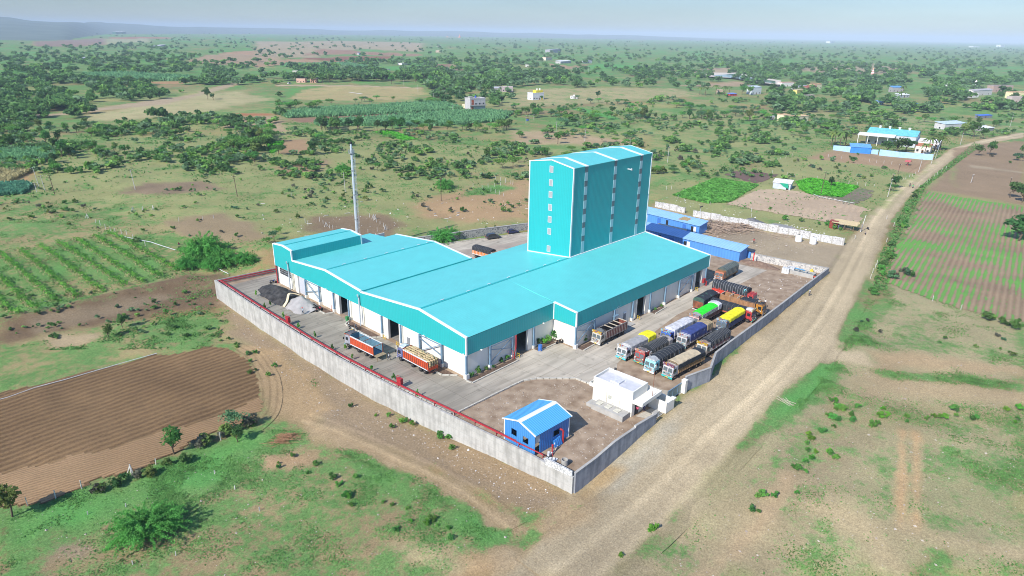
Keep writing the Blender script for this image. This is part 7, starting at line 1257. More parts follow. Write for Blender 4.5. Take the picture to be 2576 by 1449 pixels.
def palmmesh(seed):
    rg=random.Random(seed); m=MB()
    for k in range(15):
        a=2*math.pi*k/15+rg.uniform(-.2,.2); el=rg.uniform(.0,.9); pr_=None
        for s in range(7):
            t=s/6; r=.34*t; z=.92+.30*t*math.sin(el)-.32*t*t*(1.15-el*.5); w=.075*(1-t*.75); c=np.array((r*math.cos(a),r*math.sin(a),z)); nn=np.array((-math.sin(a),math.cos(a),-.35))*w; n2=np.array((math.sin(a),-math.cos(a),-.35))*w
            if pr_ is not None: o=len(m.v); m.v+=[tuple(pr_[0]),tuple(c),tuple(c+nn),tuple(pr_[1]),tuple(c+n2),tuple(pr_[2])]; m.f+=[(o,o+1,o+2,o+3),(o,o+5,o+4,o+1)]
            pr_=(c,c+nn,c+n2)
    t=MB(); t.tube([(0,0,-.02),(.02,.01,.4),(0,.03,.93)],.022,7,.014); return m.mesh('fronds',LF['olive']),t.mesh('trunk',BARK)
for i in range(3): PT['palm','olive',i]=palmmesh(i)
DESC={'broad':{'dark':'dark green round tree','mid':'green leafy tree','olive':'olive green tree'},'acacia':{'bright':'bright green spreading thorn tree','mid':'mid green spreading thorn tree','teal':'blue-green feathery thorn tree'},'shrub':{'mid':'green shrub','teal':'blue-green shrub','grey':'grey scrubby bush','bright':'bright green shrub','olive':'olive shrub','lime':'lime green weedy bush','dark':'dark green shrub'},'palm':{'olive':'coconut palm'}}
CNT={'tree':0,'shrub':0}
vr=random.Random(11)
def plant(kind,c,px,py,h,wide=1.,desc=None,s_=None):
    p=at(px,py); k=vr.randrange(3 if kind=='palm' else 4); cm,tm=PT[kind,c,k]; rz=vr.uniform(0,6.28)
    d=float((p-CAM)@FW); nm={'broad':'leafy_tree','acacia':'thorn_tree','shrub':'shrub','palm':'palm_tree'}[kind]
    if kind=='shrub': o=link(cm,nm,None,tuple(p),rz); o.scale=(h*wide,h*wide,h)
    else:
        o=thing(nm,None,'tree',tuple(p),rz); o.scale=(h*wide,h*wide,h); link(cm,'crown' if kind!='palm' else 'fronds',o); link(tm,'trunk',o)
    CNT['shrub' if kind=='shrub' else 'tree']+=1
    sz='tall ' if h>7.5 else 'small ' if (h<3.2 and kind!='shrub') or h<1.2 else ''
    later(o,desc or (sz+DESC[kind][c]),{'shrub':'shrub'}.get(kind,'tree'),{'broad':'leafy trees in the fields','acacia':'thorn trees in the scrub','shrub':'shrubs in the scrub','palm':'coconut palms'}[kind],px,py); return o
def belt(x0,y0,x1,y1,w,n,kinds,h0,h1,wide=1.):
    for _ in range(n):
        t=vr.random(); u=vr.gauss(0,.5); dx,dy=x1-x0,y1-y0; L=math.hypot(dx,dy)+1e-6
        kd,c=vr.choice(kinds); plant(kd,c,x0+dx*t-dy/L*w*u,y0+dy*t+dx/L*w*u*.6,vr.uniform(h0,h1),wide*vr.uniform(.85,1.25))
B1=[('broad','dark'),('broad','mid'),('broad','mid'),('broad','olive')]; A1=[('acacia','bright'),('acacia','mid'),('acacia','teal'),('acacia','bright')]; S1=[('shrub','mid'),('shrub','teal'),('shrub','olive'),('shrub','grey')]; S2=[('shrub','mid'),('shrub','dark'),('shrub','bright')]; S3=[('shrub','lime'),('shrub','bright'),('shrub','bright'),('shrub','mid')]
# hand-placed trees of the near and middle ground
for a in (('broad','mid',440,1143,5.2),('broad','olive',28,1300,5.6),('broad','dark',600,1110,3.2),('acacia','teal',592,1082,4.0),('broad','mid',2490,390,8.5),('broad','dark',2545,498,8),('broad','dark',2556,606,8.5,1.6),('broad','mid',2580,600,9,1.3),('broad','dark',2570,510,8),('broad','dark',2576,400,10),('broad','dark',2462,392,6.5),('acacia','teal',2560,405,5),('broad','dark',2250,475,6.5),('acacia','mid',2240,482,4),('broad','mid',1403,362,8.2),('broad','dark',1504,248,7.8),('broad','dark',1362,252,5),('broad','mid',522,250,11),('broad','dark',536,252,7),('broad','dark',788,390,8.5),('broad','dark',1135,250,9.5),('broad','mid',1128,240,8),('acacia','bright',1087,255,5),('broad','olive',1618,305,10.5),('broad','olive',1884,305,9.5),('broad','dark',1855,200,9.5),('broad','mid',1880,212,9),('broad','mid',1868,238,11),('broad','mid',1885,240,11),('broad','dark',1940,240,13),('broad','mid',1965,240,12),('broad','dark',2280,382,8,1.5),('broad','dark',2258,384,8.5,1.7),('broad','dark',2232,385,7.5,1.4),('broad','mid',2445,345,11),('broad','olive',2425,340,9),('broad','mid',2470,350,8),('acacia','bright',950,430,4.5),('broad','mid',1225,400,6),('acacia','mid',1290,420,6),('acacia','bright',1265,425,6),
    ('broad','dark',310,826,3.7),('broad','olive',275,850,3.4),('broad','mid',420,795,2.0),('broad','mid',160,395,9),('broad','dark',175,400,7.5),('broad','mid',260,335,5.5),('broad','dark',2090,470,4.5)): plant(*a)
for a in ((575,652,3.5,1.1),(455,640,2.6,1.1),(1150,602,2.8,1.1),(690,605,3.6,.9),(700,590,2.8,.9),(675,614,2.4,1),(1090,605,3,1.1)): plant('acacia',vr.choice(['bright','mid','teal']),a[0],a[1],a[2],a[3])
for px,py,h in ((2090,368,9),(2113,372,10),(2125,370,8),(2100,362,8),(2335,385,9),(2350,380,9),(2365,378,8.5),(2325,392,7),(2270,238,10),(2265,252,9),(1985,200,8),(1760,238,8),(1775,240,9),(1800,238,10),(1822,238,9),(1835,236,8),(930,186,9),(1330,178,8)): plant('palm','olive',px,py,h,1.5)
# belts
belt(590,385,690,350,46,26,B1+A1,5,9,1.1); belt(545,400,640,410,22,10,B1+A1,3,6,1.1); belt(690,345,560,330,20,8,A1,3.5,5.5)
belt(0,372,150,360,14,9,B1,5,8.5); belt(120,400,140,440,8,6,B1+A1,4,6); belt(200,380,480,395,22,22,A1+B1,2.5,5)
belt(800,325,1010,330,10,18,B1[:2],6,9.5,1.05); belt(1010,322,1290,330,16,24,A1+B1,4,7.5); belt(760,335,850,370,12,8,A1,3.5,5)
belt(700,275,840,272,9,11,B1+A1,6,9); belt(1040,265,1110,258,8,7,A1,4,6); belt(880,258,1000,258,9,7,A1,4,6)
belt(1290,275,1460,310,26,26,B1+A1,4.5,8); belt(1440,255,1620,275,12,14,A1,4,6,1.1); belt(1480,300,1800,300,14,26,B1+A1,4,8); belt(1700,270,1960,300,22,30,A1,4,7,1.15); belt(1290,345,1640,340,22,22,A1,3,5)
belt(1640,440,1790,410,14,16,A1+[('shrub','olive')],2.5,4); belt(1290,400,1650,350,24,20,A1,2.5,5,1.1); belt(1990,350,2120,300,26,20,A1,3.5,6); belt(2130,300,2560,318,12,18,A1+B1,4,7)
belt(0,330,330,330,22,18,B1+A1,4,7.5,1.1)
# far tree masses still readable as trees
belt(720,205,1090,208,9,24,B1,9,13); 
# shrubs, hand-placed lines and scatter
for x0,y0,x1,y1,w,n,h0,h1,K in ((690,440,1330,400,34,38,1.0,2.2,S1),(440,600,900,470,50,20,.7,1.7,S1),(0,520,440,560,60,26,.7,1.8,S1),(700,470,1330,540,40,34,.8,2.0,S1),(1640,400,1960,340,34,34,1.4,2.8,S1),(1960,420,2230,430,22,14,1.1,2.2,S1),(520,840,690,930,30,10,.6,1.2,S2),(500,1120,640,1070,14,14,1.0,2.4,S1),(250,1240,470,1160,8,10,1.0,2.0,[('shrub','olive'),('shrub','grey'),('shrub','dark')]),(2195,750,2310,470,12,24,.9,2.2,S2),(2000,1130,2120,1020,40,14,.6,1.2,S3),(2050,1050,2576,1040,30,24,.6,1.3,S3),(1900,1300,2100,1120,50,16,.6,1.1,S3),(2140,820,2560,880,30,12,.6,1.1,S1),(2480,800,2576,830,10,6,1.2,2.6,S2),(2230,705,2310,690,10,5,1.6,2.6,S1),(700,1150,1150,1350,60,22,.5,1.1,S3),(830,1000,1150,1120,20,12,.6,1.2,S3),(1560,1400,1720,1270,10,3,.8,1.4,[('shrub','lime')]),(1930,540,2130,580,14,9,1,2,S2),(2400,395,2576,400,20,5,1.2,2.2,S1)):
    for _ in range(n):
        t=vr.random(); u=vr.gauss(0,.5); dx,dy=x1-x0,y1-y0; L=math.hypot(dx,dy); kd,c=vr.choice(K); px,py=x0+dx*t-dy/L*w*u,y0+dy*t+dx/L*w*u
        q=at(px,py)
        if inpoly(CP,np.array(q[0]),np.array(q[1])): continue
        plant('shrub',c,px,py,vr.uniform(h0,h1),vr.uniform(.9,1.3))
# plants inside the yard
for px,py,h,c in ((1186,948,1.3,'mid'),(1203,939,1.5,'bright'),(1224,932,1.0,'bright'),(1241,926,.8,'bright'),(1262,912,1.2,'mid'),(1276,906,1.3,'bright'),(1352,868,1.9,'dark'),(1370,866,1.7,'lime'),(1381,860,1.6,'bright'),(1394,852,2.4,'mid'),(1400,846,2.6,'bright'),(1452,862,1.4,'dark'),(1468,860,1.7,'bright'),(1648,780,.8,'bright'),(1664,772,.9,'mid')): 
    o=plant('shrub',c,px,py,h,.8,desc='green potted-bed plant against the warehouse wall'); o['group']='plants in the beds along the warehouse'
for k,(px,py) in enumerate(((645,744),(680,770),(752,826),(793,850),(837,881),(887,905),(935,934),(990,956),(1050,998),(666,777),(713,800),(870,880))):
    o=plant('shrub',vr.choice(['bright','lime','mid']),px,py,1.5,.42,desc='thin young sapling on the kerb strip'); o['category']='sapling'; o['group']='saplings along the kerb'
for px,py in ((1120,604),(1150,598),(1176,593),(1200,588),(1222,583),(1262,580),(1300,577),(1245,578)): o=plant('shrub','mid',px,py,1.9,.35,desc='thin sapling along the stone wall'); o['category']='sapling'; o['group']='saplings along the stone wall'
# feathery thorn bushes: the big one in the foreground and those round the yard corner
def feathery(seed):
    rng=np.random.RandomState(seed); V=[];Q=[];n0=0; twig=MB()
    for k in range(230):
        a=rng.uniform(0,6.283); el=abs(rng.normal(0,.5)); L=rng.uniform(2.8,5.6)*(1-.25*min(1,el)); d=np.array([math.cos(a)*math.cos(el),math.sin(a)*math.cos(el),math.sin(el)]); m_=int(L*9)
        base=np.array([rng.normal(0,.5),rng.normal(0,.5),rng.uniform(.2,1.3)])
        tt=np.linspace(.12,1,m_); C=base+d*(tt*L)[:,None]; C[:,2]+=.9*tt*(1-tt)*L*.5-.35*tt**3*L*.35; C[:,2]=np.maximum(C[:,2],.12)
        C=np.repeat(C,4,0)+rng.normal(0,.11,(m_*4,3)); N=unit(rng,len(C)); N[:,2]=np.abs(N[:,2])*1.6+.2; N/=np.linalg.norm(N,axis=1)[:,None]; v,q=quads(C,N,.16*rng.uniform(.6,1.3,len(C)),.34,rng); V.append(v);Q.append(q+n0); n0+=len(v)
        if k%3==0: twig.tube([base,base+d*L*.5+np.array([0,0,.2])],.035,4,.01)
    twig.tube([(0,0,-.4),(0,0,1.2)],.2,7,.1); return npmesh('crown',np.concatenate(V),np.concatenate(Q),leafmat('feathery_foliage',(.15,.46,.10),.35,.25)),twig.mesh('trunk',BARK)
FE=[feathery(2),feathery(3)]
for k,(px,py,s_,sz,lab) in enumerate(((372,1345,1.,1.,'big bright green feathery thorn bush in the lower left foreground'),(515,648,1.45,1.2,'widest feathery green thorn bush between the orchard and the yard corner'),(560,668,1.0,1.1,'feathery thorn bush in front of the widest one, nearest the yard corner'),(478,672,.8,1.1,'feathery thorn bush at the lower end of the orchard hedges'),(618,662,.75,1.2,'feathery thorn bush just beyond the retaining wall corner'),(535,675,.7,1.1,'low feathery thorn bush in front of the widest one at the orchard edge'),(1108,606,.95,1.,'feathery thorn bush beyond the stone wall behind the dark cars'),(1135,598,.75,1.1,'smaller feathery thorn bush on the far side of the stone wall'),(1118,474,.9,1.2,'feathery thorn bush in the bare field left of the tall tower'),(862,432,.75,1.3,'feathery thorn bush right beside the chimney top in the photo'))):
    o=thing('feathery_bush',lab,'bush',tuple(at(px,py)),k*1.3); o.scale=(s_,s_,s_*sz); link(FE[k%2][0],'crown',o); link(FE[k%2][1],'trunk',o)
rng=np.random.RandomState(21)
# orchard rows
def row(label,a,b,n=150,h=1.5,c=('hedge_lime','hedge_green','straw')):
    A=at(*a);B=at(*b); o=thing('orchard_row',label,'crop row',tuple(A)); L=float(np.linalg.norm(B-A)); 
    for c_,fr,hh in zip(c,(.42,.33,.25),(1.,1.,.55)):
        m=int(L*34*fr); t=rng.rand(m); cl=.5+.5*np.sin(t*L*1.9+a[0])*np.sin(t*L*.7); P=A+(B-A)*t[:,None]-A; P[:,2]=[float(zt(*(A+(B-A)*q)[:2])) for q in t]-A[2]; nn=np.array([-(B-A)[1],(B-A)[0],0])/L
        off=-.5 if c_=='straw' else .15; P=P+nn*(rng.normal(0,.42,m)+off)[:,None]; P[:,2]+=hh*h*(.25+.75*rng.rand(m)**.7)*(.45+.65*cl); v,q=quads(P,unit(rng,m),.24*rng.uniform(.6,1.3,m),.6,rng); link(npmesh('foliage',v,q,LF[c_]),'foliage',o)
for k,(a,b) in enumerate((((270,587),(447,683)),((235,595),(405,700)),((190,605),(362,714)),((145,612),(318,722)),((98,620),(262,737)),((50,632),(195,750)),((0,640),(140,760)),((-40,665),(100,782)),((-60,705),(50,792)))):
    row(['first','second','third','fourth','fifth','sixth','seventh','eighth','ninth'][k]+' orchard hedge row counted from the white pipe',a,b)
# ---------------------------------------------------------------- crops and weeds that nobody could count
def scatter(name,P,n,h,w,mat,lean=.35,asp=.28,zj=.3,quadsper=1,seed=1,dens=None):
    rg=np.random.RandomState(seed); Pw=polyat(P) ; x0,y0=Pw.min(0); x1,y1=Pw.max(0); pts=np.zeros((0,2))
    while len(pts)<n:
        q=np.stack([rg.uniform(x0,x1,n*2),rg.uniform(y0,y1,n*2)],1); k=inpoly(Pw,q[:,0],q[:,1])&~inpoly(CP,q[:,0],q[:,1])
        if dens is not None: k&=dens(q[:,0],q[:,1])>rg.rand(len(q))
        if k.sum()==0 and len(pts)==0 and dens is None: break
        pts=np.concatenate([pts,q[k]])
    pts=pts[:n]; z=zt(pts[:,0],pts[:,1])+(fbm(pts[:,0]/7,pts[:,1]/7,60,4)-.5)*.7*ss(700,150,np.hypot(pts[:,0]-CAM[0],pts[:,1]-CAM[1])); hh=h*rg.uniform(.6,1.15,n)
    C=np.stack([pts[:,0],pts[:,1],z+hh*rg.uniform(.35,1,n)*.8],1); N=unit(rg,n); N[:,2]=np.abs(N[:,2])*lean+.1; N/=np.linalg.norm(N,axis=1)[:,None]
    v,q=quads(C,N,w*rg.uniform(.6,1.3,n),asp,rg,up=1.2 if lean<2 else 0); o=link(npmesh(name,v,q,mat),name); o['kind']='stuff'; return o
CN=LF['cane']
scatter('sugarcane',[(710,290),(760,276),(950,268),(1110,257),(1165,275),(1100,281),(900,291),(720,298)],15000,2.6,1.5,CN,.6,.4,seed=1)
scatter('sugarcane',[(790,310),(985,295),(1130,283),(1225,280),(1290,286),(1260,306),(1100,318),(800,318)],18000,2.6,1.5,CN,.6,.4,seed=2)
scatter('sugarcane',[(-40,382),(130,377),(142,396),(100,412),(0,419),(-40,420)],8000,2.6,1.1,CN,.6,.4,seed=3)
scatter('dry_maize',[(-40,420),(70,414),(84,430),(20,462),(-40,465)],4500,2.2,.9,LF['straw'],.6,.4,seed=4); scatter('teal_crop',[(-30,470),(60,462),(84,470),(60,488),(-30,495)],3500,1.8,.8,LF['teal2'],.6,.6,seed=5)
scatter('green_crop',[(1692,492),(1800,448),(1908,466),(1835,509),(1780,513)],15000,.5,.5,LF['plot_green'],3.5,.8,seed=6); scatter('green_crop',[(2003,458),(2040,449),(2160,470),(2118,497),(2035,489),(2012,476)],12000,.5,.5,LF['plot_lime'],3.5,.8,seed=7)
scatter('green_crop',[(940,332),(985,329),(1050,351),(1015,353)],3000,.5,.7,LF['plot_lime'],3.5,.8,seed=8); scatter('green_crop',[(672,362),(714,355),(705,376),(682,386)],2500,.5,.6,LF['plot_lime'],3.5,.8,seed=9)
scatter('sugarcane',[(207,188),(330,187),(515,199),(490,203),(370,204),(215,207)],5000,3,3,CN,.6,.5,seed=10); scatter('sugarcane',[(715,163),(880,160),(925,170),(920,178),(880,172),(720,168)],4500,3,3.5,CN,.6,.5,seed=11)
wd_=lambda x,y:np.clip((fbm(x/5,y/5,90,3)-.45)*4,0.02,1)*np.clip(colzone(x,y)[1]*1.5-.35,0,1)**1.5
scatter('weeds',[(0,1449),(0,1300),(500,1120),(700,1080),(900,1100),(1300,1330),(1330,1449)],16000,.14,.11,LF['weed_mid'],3.5,.8,seed=12,dens=wd_)
scatter('weeds',[(1560,1449),(1900,1130),(2080,920),(2180,720),(2576,800),(2576,1449)],17000,.16,.12,LF['weed_mid'],3.5,.8,seed=13,dens=wd_)
scatter('weeds',[(0,520),(440,450),(1330,390),(1330,560),(690,600),(600,690),(0,800)],14000,.3,.22,LF['weed_mid'],3.,.7,seed=14,dens=wd_)
scatter('weeds',[(0,880),(300,815),(500,690),(560,740),(700,880),(850,1000),(780,1060),(600,880)],4000,.2,.2,LF['weed_mid'],3.,.7,seed=15,dens=wd_)
scatter('weeds',[(0,350),(700,300),(1330,360),(1330,400),(440,450),(0,520)],7000,.6,.5,LF['weed_mid'],2.,.7,seed=16,dens=wd_); scatter('weeds',[(1640,470),(2200,300),(2560,330),(2380,400),(2200,540),(2100,590)],7000,.5,.4,LF['weed_mid'],2.,.7,seed=17,dens=wd_)
scatter('weeds',[(2190,740),(2215,640),(2290,490),(2450,360),(2470,365),(2330,470),(2250,620),(2230,730)],4200,.5,.35,LF['weed_mid'],2.,.7,seed=18)
# stones and litter on the bare ground
def stones(name,P,n,s,mat,seed):
    rg=np.random.RandomState(seed); Pw=polyat(P); m=MB(); k=0; rr=random.Random(seed)
    while k<n:
        x=rg.uniform(Pw[:,0].min(),Pw[:,0].max()); y=rg.uniform(Pw[:,1].min(),Pw[:,1].max())
        if not inpoly(Pw,np.array(x),np.array(y)): continue
        z=float(zt(x,y)); ins=bool(inpoly(CP,np.array(x),np.array(y))); z+=0 if ins else float((fbm(np.array(x/7),np.array(y/7),60,4)-.5)*.7); r=s*rr.uniform(.4,1.5)*(1 if rr.random()<.93 else 2.2); o=len(m.v)
        for q in ((1,0,0),(0,1,0),(-1,0,0),(0,-1,0),(0,0,.8),(0,0,-.5)): m.v.append((x+r*q[0]*rr.uniform(.6,1.3),y+r*q[1]*rr.uniform(.6,1.3),z+r*q[2]*rr.uniform(.6,1.2)))
        m.f+=[(o+a,o+b,o+4) for a,b in ((0,1),(1,2),(2,3),(3,0))]+[(o+b,o+a,o+5) for a,b in ((0,1),(1,2),(2,3),(3,0))]; k+=1
    o=m.build(name,mat); o['kind']='stuff'
STN=M('field_stone',(.30,.24,.19),col2=(.50,.45,.38),scale=.7,rough=.95); LIT=M('white_litter',(.6,.58,.56),col2=(.85,.85,.85),scale=.3,rough=.8)
stones('rubble',[(560,770),(705,860),(860,965),(1000,1050),(1200,1140),(1440,1250),(1330,1290),(1150,1215),(1000,1140),(820,1060),(690,950)],900,.09,STN,1); stones('rubble',[(1150,1045),(1290,985),(1450,955),(1490,1005),(1580,1050),(1640,1040),(1440,1180),(1300,1110)],900,.08,STN,2)
stones('rubble',[(1560,1449),(1800,1290),(2000,1080),(2200,900),(2576,900),(2576,1449)],700,.09,STN,3); stones('rubble',[(0,1449),(0,1320),(600,1110),(900,1100),(1300,1330),(1400,1449)],350,.09,STN,4); stones('litter',[(1000,1060),(1200,1140),(1440,1250),(1330,1290),(1100,1190)],70,.09,LIT,5); stones('litter',[(1820,720),(2000,690),(2060,700),(1900,790),(1800,800)],110,.10,LIT,6); stones('rubble',[(1700,560),(1980,590),(2080,640),(1900,640)],300,.15,STN,7); stones('litter',[(1960,560),(2080,585),(2060,600),(1950,575)],110,.16,LIT,8); stones('litter',[(700,540),(1330,480),(1330,560),(700,600)],120,.14,LIT,9)
stones('litter',[(1640,500),(1900,560),(2100,600),(2000,560),(1700,495)],70,.15,LIT,10)
# ---------------------------------------------------------------- distant woods and scrub as one mass
def far():
    rg=np.random.RandomState(5); Vs=[];Qs=[];n0=0; prot=[]
    for s in range(5):
        r2=np.random.RandomState(s); n=80; c=unit(r2,6)*np.array([.5,.5,.35]); w=r2.randint(0,6,n); d=unit(r2,n); d[:,2]=np.abs(d[:,2])*1.0-.15; P=(c[w]+d*.42*(r2.rand(n,1)**.3))*np.array([.66,.66,.55])+np.array([0,0,.5]); v,q=quads(P,unit(r2,n),.17*r2.uniform(.6,1.4,n),.75,r2); prot.append((v,q))
    excl=[polyat(p) for p,c,g,f in Z if ((g==1 and f>1.2) or g<.11 or c in((.44,.38,.22),(.46,.43,.27),(.42,.38,.24),(.40,.42,.28))) and max(q[1] for q in p)<400]
    def put(px,py,h):
        nonlocal n0
        q=at(px,py)
        for E_ in excl:
            if inpoly(E_,np.array(q[0]),np.array(q[1])): return
        v,f=prot[rg.randint(5)]; a=rg.rand()*6.28; R_=np.array([[math.cos(a),-math.sin(a),0],[math.sin(a),math.cos(a),0],[0,0,1]]); wd=h*rg.uniform(.9,1.6); Vs[ci].append((v@R_.T)*np.array([wd,wd,h])+q); Qs[ci].append(f)
    Vs=[[],[],[],[]];Qs=[[],[],[],[]]
    def area(x0,y0,x1,y1,n,h0,h1,pw=1.):
        nonlocal ci
        for _ in range(n):
            x=rg.uniform(x0,x1); y=y0+(y1-y0)*rg.rand()**pw; ci=rg.choice(4,p=[.42,.38,.14,.06] if h0>4.4 else [.17,.38,.29,.16])
            if .6*vn(np.array(x/70.),np.array(y/16.),33)+.4*vn(np.array(x/26.),np.array(y/9.),34)<(.38 if h0>4.4 else .53): continue
            if rg.rand()<.8 and any(a_<x<b_ and c_<y<d_ for a_,b_,c_,d_ in ((1955,2072,206,258),(2200,2320,214,272),(2418,2600,214,268),(1830,1860,234,250),(1885,1920,216,250),(1160,1225,246,295),(1330,1370,226,262),(1240,1292,214,240),(730,800,178,216),(2185,2203,170,206))): continue
            if y<66+ (x-0)*20/1288*.98+6: continue
            put(x,y,rg.uniform(h0,h1))
    def flush(nm):
        for i,mt in enumerate(('dark','mid','teal','light')):
            k=[len(v) for v in Vs[i]]; off=np.concatenate([[0],np.cumsum(k)[:-1]]).astype(int); V=np.concatenate(Vs[i]); Q=np.concatenate([q+o for q,o in zip(Qs[i],off)]); o=link(npmesh(nm,V,Q,leafmat('far_foliage_'+mt,{'dark':(.10,.21,.065),'mid':(.155,.31,.085),'teal':(.20,.33,.155),'light':(.24,.44,.10)}[mt],.5,0)),nm); o['kind']='stuff'; Vs[i].clear(); Qs[i].clear()
    ci=0
    AREAS=((0,105,660,160,520,6,10),(0,160,640,215,520,6,10),(0,205,420,300,420,5,9.5),(0,290,560,345,110,3.5,6.5),(420,205,720,260,90,4,8),(640,108,1300,160,240,6,11),(660,155,1130,200,330,7,12),(720,186,1090,206,190,9,14),(1060,150,1300,225,240,6,11),(1090,190,1300,270,110,5,9),(1290,112,1960,160,300,6,11),(1290,150,1960,200,430,6,11),(1300,180,1960,222,430,5,9.5),(1500,215,1760,262,50,4,8),(1930,120,2600,175,420,6,12),(1930,160,2600,215,560,6,11),(1930,185,2600,262,560,6,11),(1950,235,2600,285,280,5,9.5),(1960,270,2350,330,100,4,7),(1100,225,1300,262,40,4,8),(560,260,760,330,60,3,6),(150,78,760,104,150,7,12),(640,86,1300,104,110,8,13),(1250,92,2600,118,260,8,14),(-150,96,0,340,140,5,10),(2576,110,2700,300,120,6,11))
    SCR=((0,285,720,440,1700,1.,4.2),(1290,230,1960,420,1700,1.,3.8),(700,330,1330,450,1100,1.,3.4),(1960,290,2576,345,420,1.2,4.2),(1640,340,2160,450,420,.8,2.4),(440,250,760,340,90,2,4),(0,735,560,860,260,.4,1.1),(0,430,640,560,260,.6,1.6),(690,440,1330,520,260,.6,1.6),(1330,225,1960,330,160,2.2,4))
    for a in AREAS: area(*a)
    flush('distant_trees')
    for a in SCR: area(*a)
    flush('scrub_bushes')
    return
far()
# ================================================================ POLES AND POSTS
PC=M('pole_concrete',(.50,.48,.45),var=.1,rough=.85); PR_=M('pole_rust',(.13,.08,.06),var=.3,rough=.8)
for k,(bx,by,tx,ty,mt) in enumerate(((157,388.5,154,366,0),(135,403.5,131,378.5,0),(104,417,99,395,0),(99,472,87,421,0),(114,481,106,440,0),(93,483.5,88,458.5,0),(138,488.5,130,438.5,1),(340.5,477,332,425,0),(597.5,495,591,441,1),(869,483.5,865,433.5,0),(1110,505,1110,448.5,1),(1399,332,1399,306,0),(1471,355,1472.5,321,0),(1343,302,1343,287,0),(1679,408.5,1680.5,368.5,0),(2064,490,2075,431,1),(2232,497,2239,450,0),(2237,480,2243,437,1),(2310,433.5,2318,397,0),(2341,415,2350,377,0),(2352,400,2362,358,0),(2346,404,2353,362,1),(2258,438.5,2262,412,1),(2442,460,2445,438,0),(2542,457,2544,445,1),(2415,365,2418,335,0),(2540,320,2543,288,0),(1016,215,1016,200,0),(1067,207.5,1067,191,0),(1051.5,232.5,1051.5,212.5,0),(1091,257.5,1091,234,0),(1156.5,250,1156.5,227.5,0),(1200,230,1200,211,0),(1139,281,1139,264,0),(1582,400,1582,349,0),(1480,185,1480,162,0),(1650,183,1650,170,0),(1752,178,1752,163,0),(1795,172,1795,157,0),(1848,166,1848,151,0),(1885,160,1885,145,0),(1335,190,1335,175,0),(1403,180,1403,168,0),(2016,140,2016,131,0),(1956,143,1956,133,0))):
    p=at(bx,by); h=hgt(p,ty); q=p+0; lx=(tx-bx-(0.0))/scale_at(p)*.5; o=thing('utility_pole',None,'utility pole',tuple(p),vr.uniform(-.3,.3)); m=MB(); m.tube([(0,0,-.3),(lx*.6,-lx*.6,h)],.13,6,.09); m.build('pole',PR_ if mt else PC,o)
    if by>240: m=MB(); m.box(-.9+lx*.6,.9+lx*.6,-.06-lx*.6,.06-lx*.6,h-.55,h-.43); m.box(-.5+lx*.6,.5+lx*.6,-.05-lx*.6,.05-lx*.6,h-1.2,h-1.1); m.build('crossarm',CH,o); m=MB(); [m.lathe([(.05,h-.43),(.07,h-.33),(.03,h-.2)],(x+lx*.6,-lx*.6,0),6) for x in (-.8,0,.8)]; m.build('insulator',WHITE,o)
    later(o,'brown rusty utility pole' if mt else 'pale concrete utility pole','utility pole','utility poles across the fields',bx,by)
PM=MB(); PM.hexa([(-.065,-.065,-.2),(.065,-.065,-.2),(.065,.065,-.2),(-.065,.065,-.2)],[(-.05,-.05,1.5),(.05,-.05,1.5),(.05,.05,1.5),(-.05,.05,1.5)]); PME=PM.mesh('fence_post',STON)
AM=MB(); AM.bar((0,0,-.2),(0,0,1.7),.15); AM.bar((.75,.1,-.1),(.03,0,1.5),.12); AM.bar((-.7,.2,-.1),(-.03,0,1.5),.12); AME=AM.mesh('braced_post',STON)
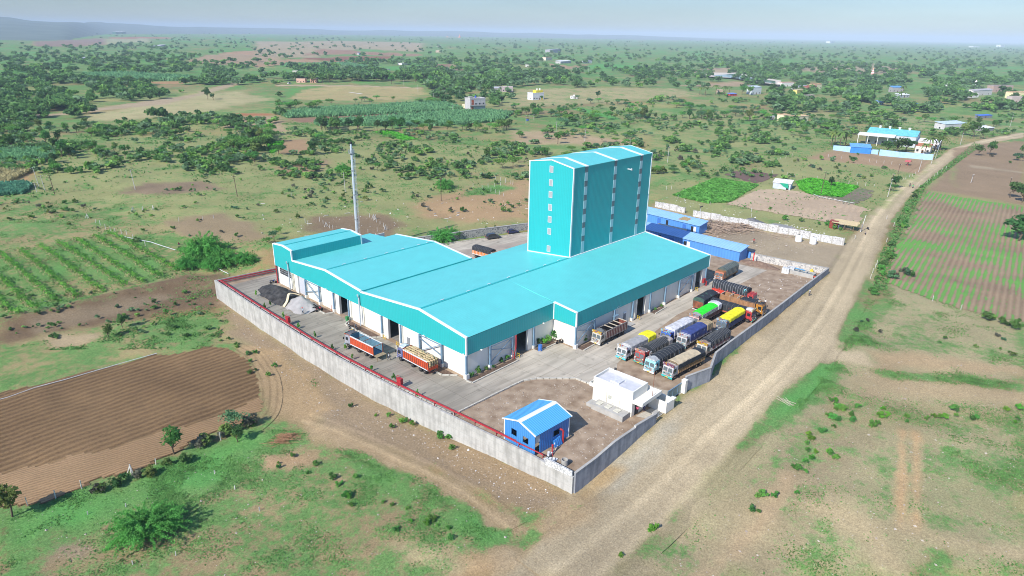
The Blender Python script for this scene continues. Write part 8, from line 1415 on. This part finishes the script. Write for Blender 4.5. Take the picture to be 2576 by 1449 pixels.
POSTS=[(241,561),(252.5,566),(265.5,575),(278,580),(290,584),(306,587),(319,590),(335,601),(342,606),(366,618),(450,556),(510,553.5),(537.5,550),(768,560),(775,567),(804,557),(813,563),(821,570),(829,575),(838,579),(930,547),(940,555),(947,560),(956,565),(965,571),(973.5,578.5),(949,582),(926,585),(945,598),(1234,448.5),(1246.5,451),(1259,455),(1272,458.5),(1213,474),(1228,471),(1243.5,470),(1259,466),(1235,482),(1246,485),(1256,490),(1266.5,493.5),(1190,471),(1125,475),(1285,462),(1290,464),(782,487),(733,493),(1943,436),(1979.5,442),(1998,445),(2055,451),(2095,457),(2135,462),(2156,466),(2177,468),(2199,470),(1938,410),(1954,405),(1962,402),(1976.5,398.5),(1992,393.5),(2083,396),(2116,400),(2150,402),(2186.5,407),(2205,410),(2223,411),(2242.5,413.5),(2271,455),(2278,452),(2287.5,447),(2294.5,445),(2302.5,438.5),(2248,570),(2229.5,610),(2201,677),(2189.5,702),(2312,472),(2346,757),(2417,778),(2497,803),(556,1108),(392.5,1170),(206,1230),(140.5,1253),(70,1272),(540,1191),(591,1230),(317,1275),(221,1295),(334,1420),(442,1397),(653,1284),(2331,462),(2338,455),(2350,446),(2357,441),(2369,432),(2379,426),(1676,477),(1689,476),(1705,500),(1721,508),(1890,533),(1890,545),(1981,548),(2230,553),(2205,668),(2195,688),(2150,602),(2140,580),(1786,516)]
for px,py in POSTS:
    o=link(PME,'fence_post',None,tuple(at(px,py)),vr.uniform(0,3)); o.rotation_euler.x=vr.uniform(-.06,.06); o.scale=(1,1,vr.uniform(.8,1.15) if (px,py) not in ((540,1191),(591,1230),(317,1275),(221,1295),(334,1420),(442,1397),(653,1284)) else .4); later(o,'white concrete fence post','fence post','white fence posts in the fields',px,py)
for px,py in ((220,550),(360,531),(386,528),(335,532),(940,551),(821,571),(1224,446),(970,578),(331,1192),(1362,575),(1368,578),(945,552)): o=link(AME,'braced_post',None,tuple(at(px,py)),vr.uniform(0,3)); later(o,'white braced corner post','fence post','braced fence posts in the fields',px,py)
LY=MB(); LY.box(-.9,.9,-.08,.08,.0,.16); LYE=LY.mesh('fallen_post',STON)
for _ in range(46):
    px,py=vr.uniform(650,1330),vr.uniform(500,600); 
    if py>640-.075*px+ (0 if px<1100 else 0) and px>900 and py>572: continue
    o=link(LYE,'fallen_post',None,tuple(at(px,py)+np.array([0,0,.05])),vr.uniform(0,3.1)); o.scale=(vr.uniform(.4,1.1),1,1); later(o,'fallen white concrete post lying','fence post','fallen white posts in the field',px,py)
settle()
# ================================================================ HAZE
m=bpy.data.materials.new('pale_haze'); m.use_nodes=True; n=m.node_tree.nodes; n.remove(n['Principled BSDF']); v=n.new('ShaderNodeVolumePrincipled'); v.inputs['Color'].default_value=(.72,.87,1,1); v.inputs['Density'].default_value=HAZE_DENSITY; v.inputs['Anisotropy'].default_value=-.18; m.node_tree.links.new(v.outputs[0],n['Material Output'].inputs['Volume'])
hz=MB(); hz.box(-14000,27000,-14000,27000,-14,150); o=hz.build('haze',m); o['kind']='stuff'
print('trees',CNT)
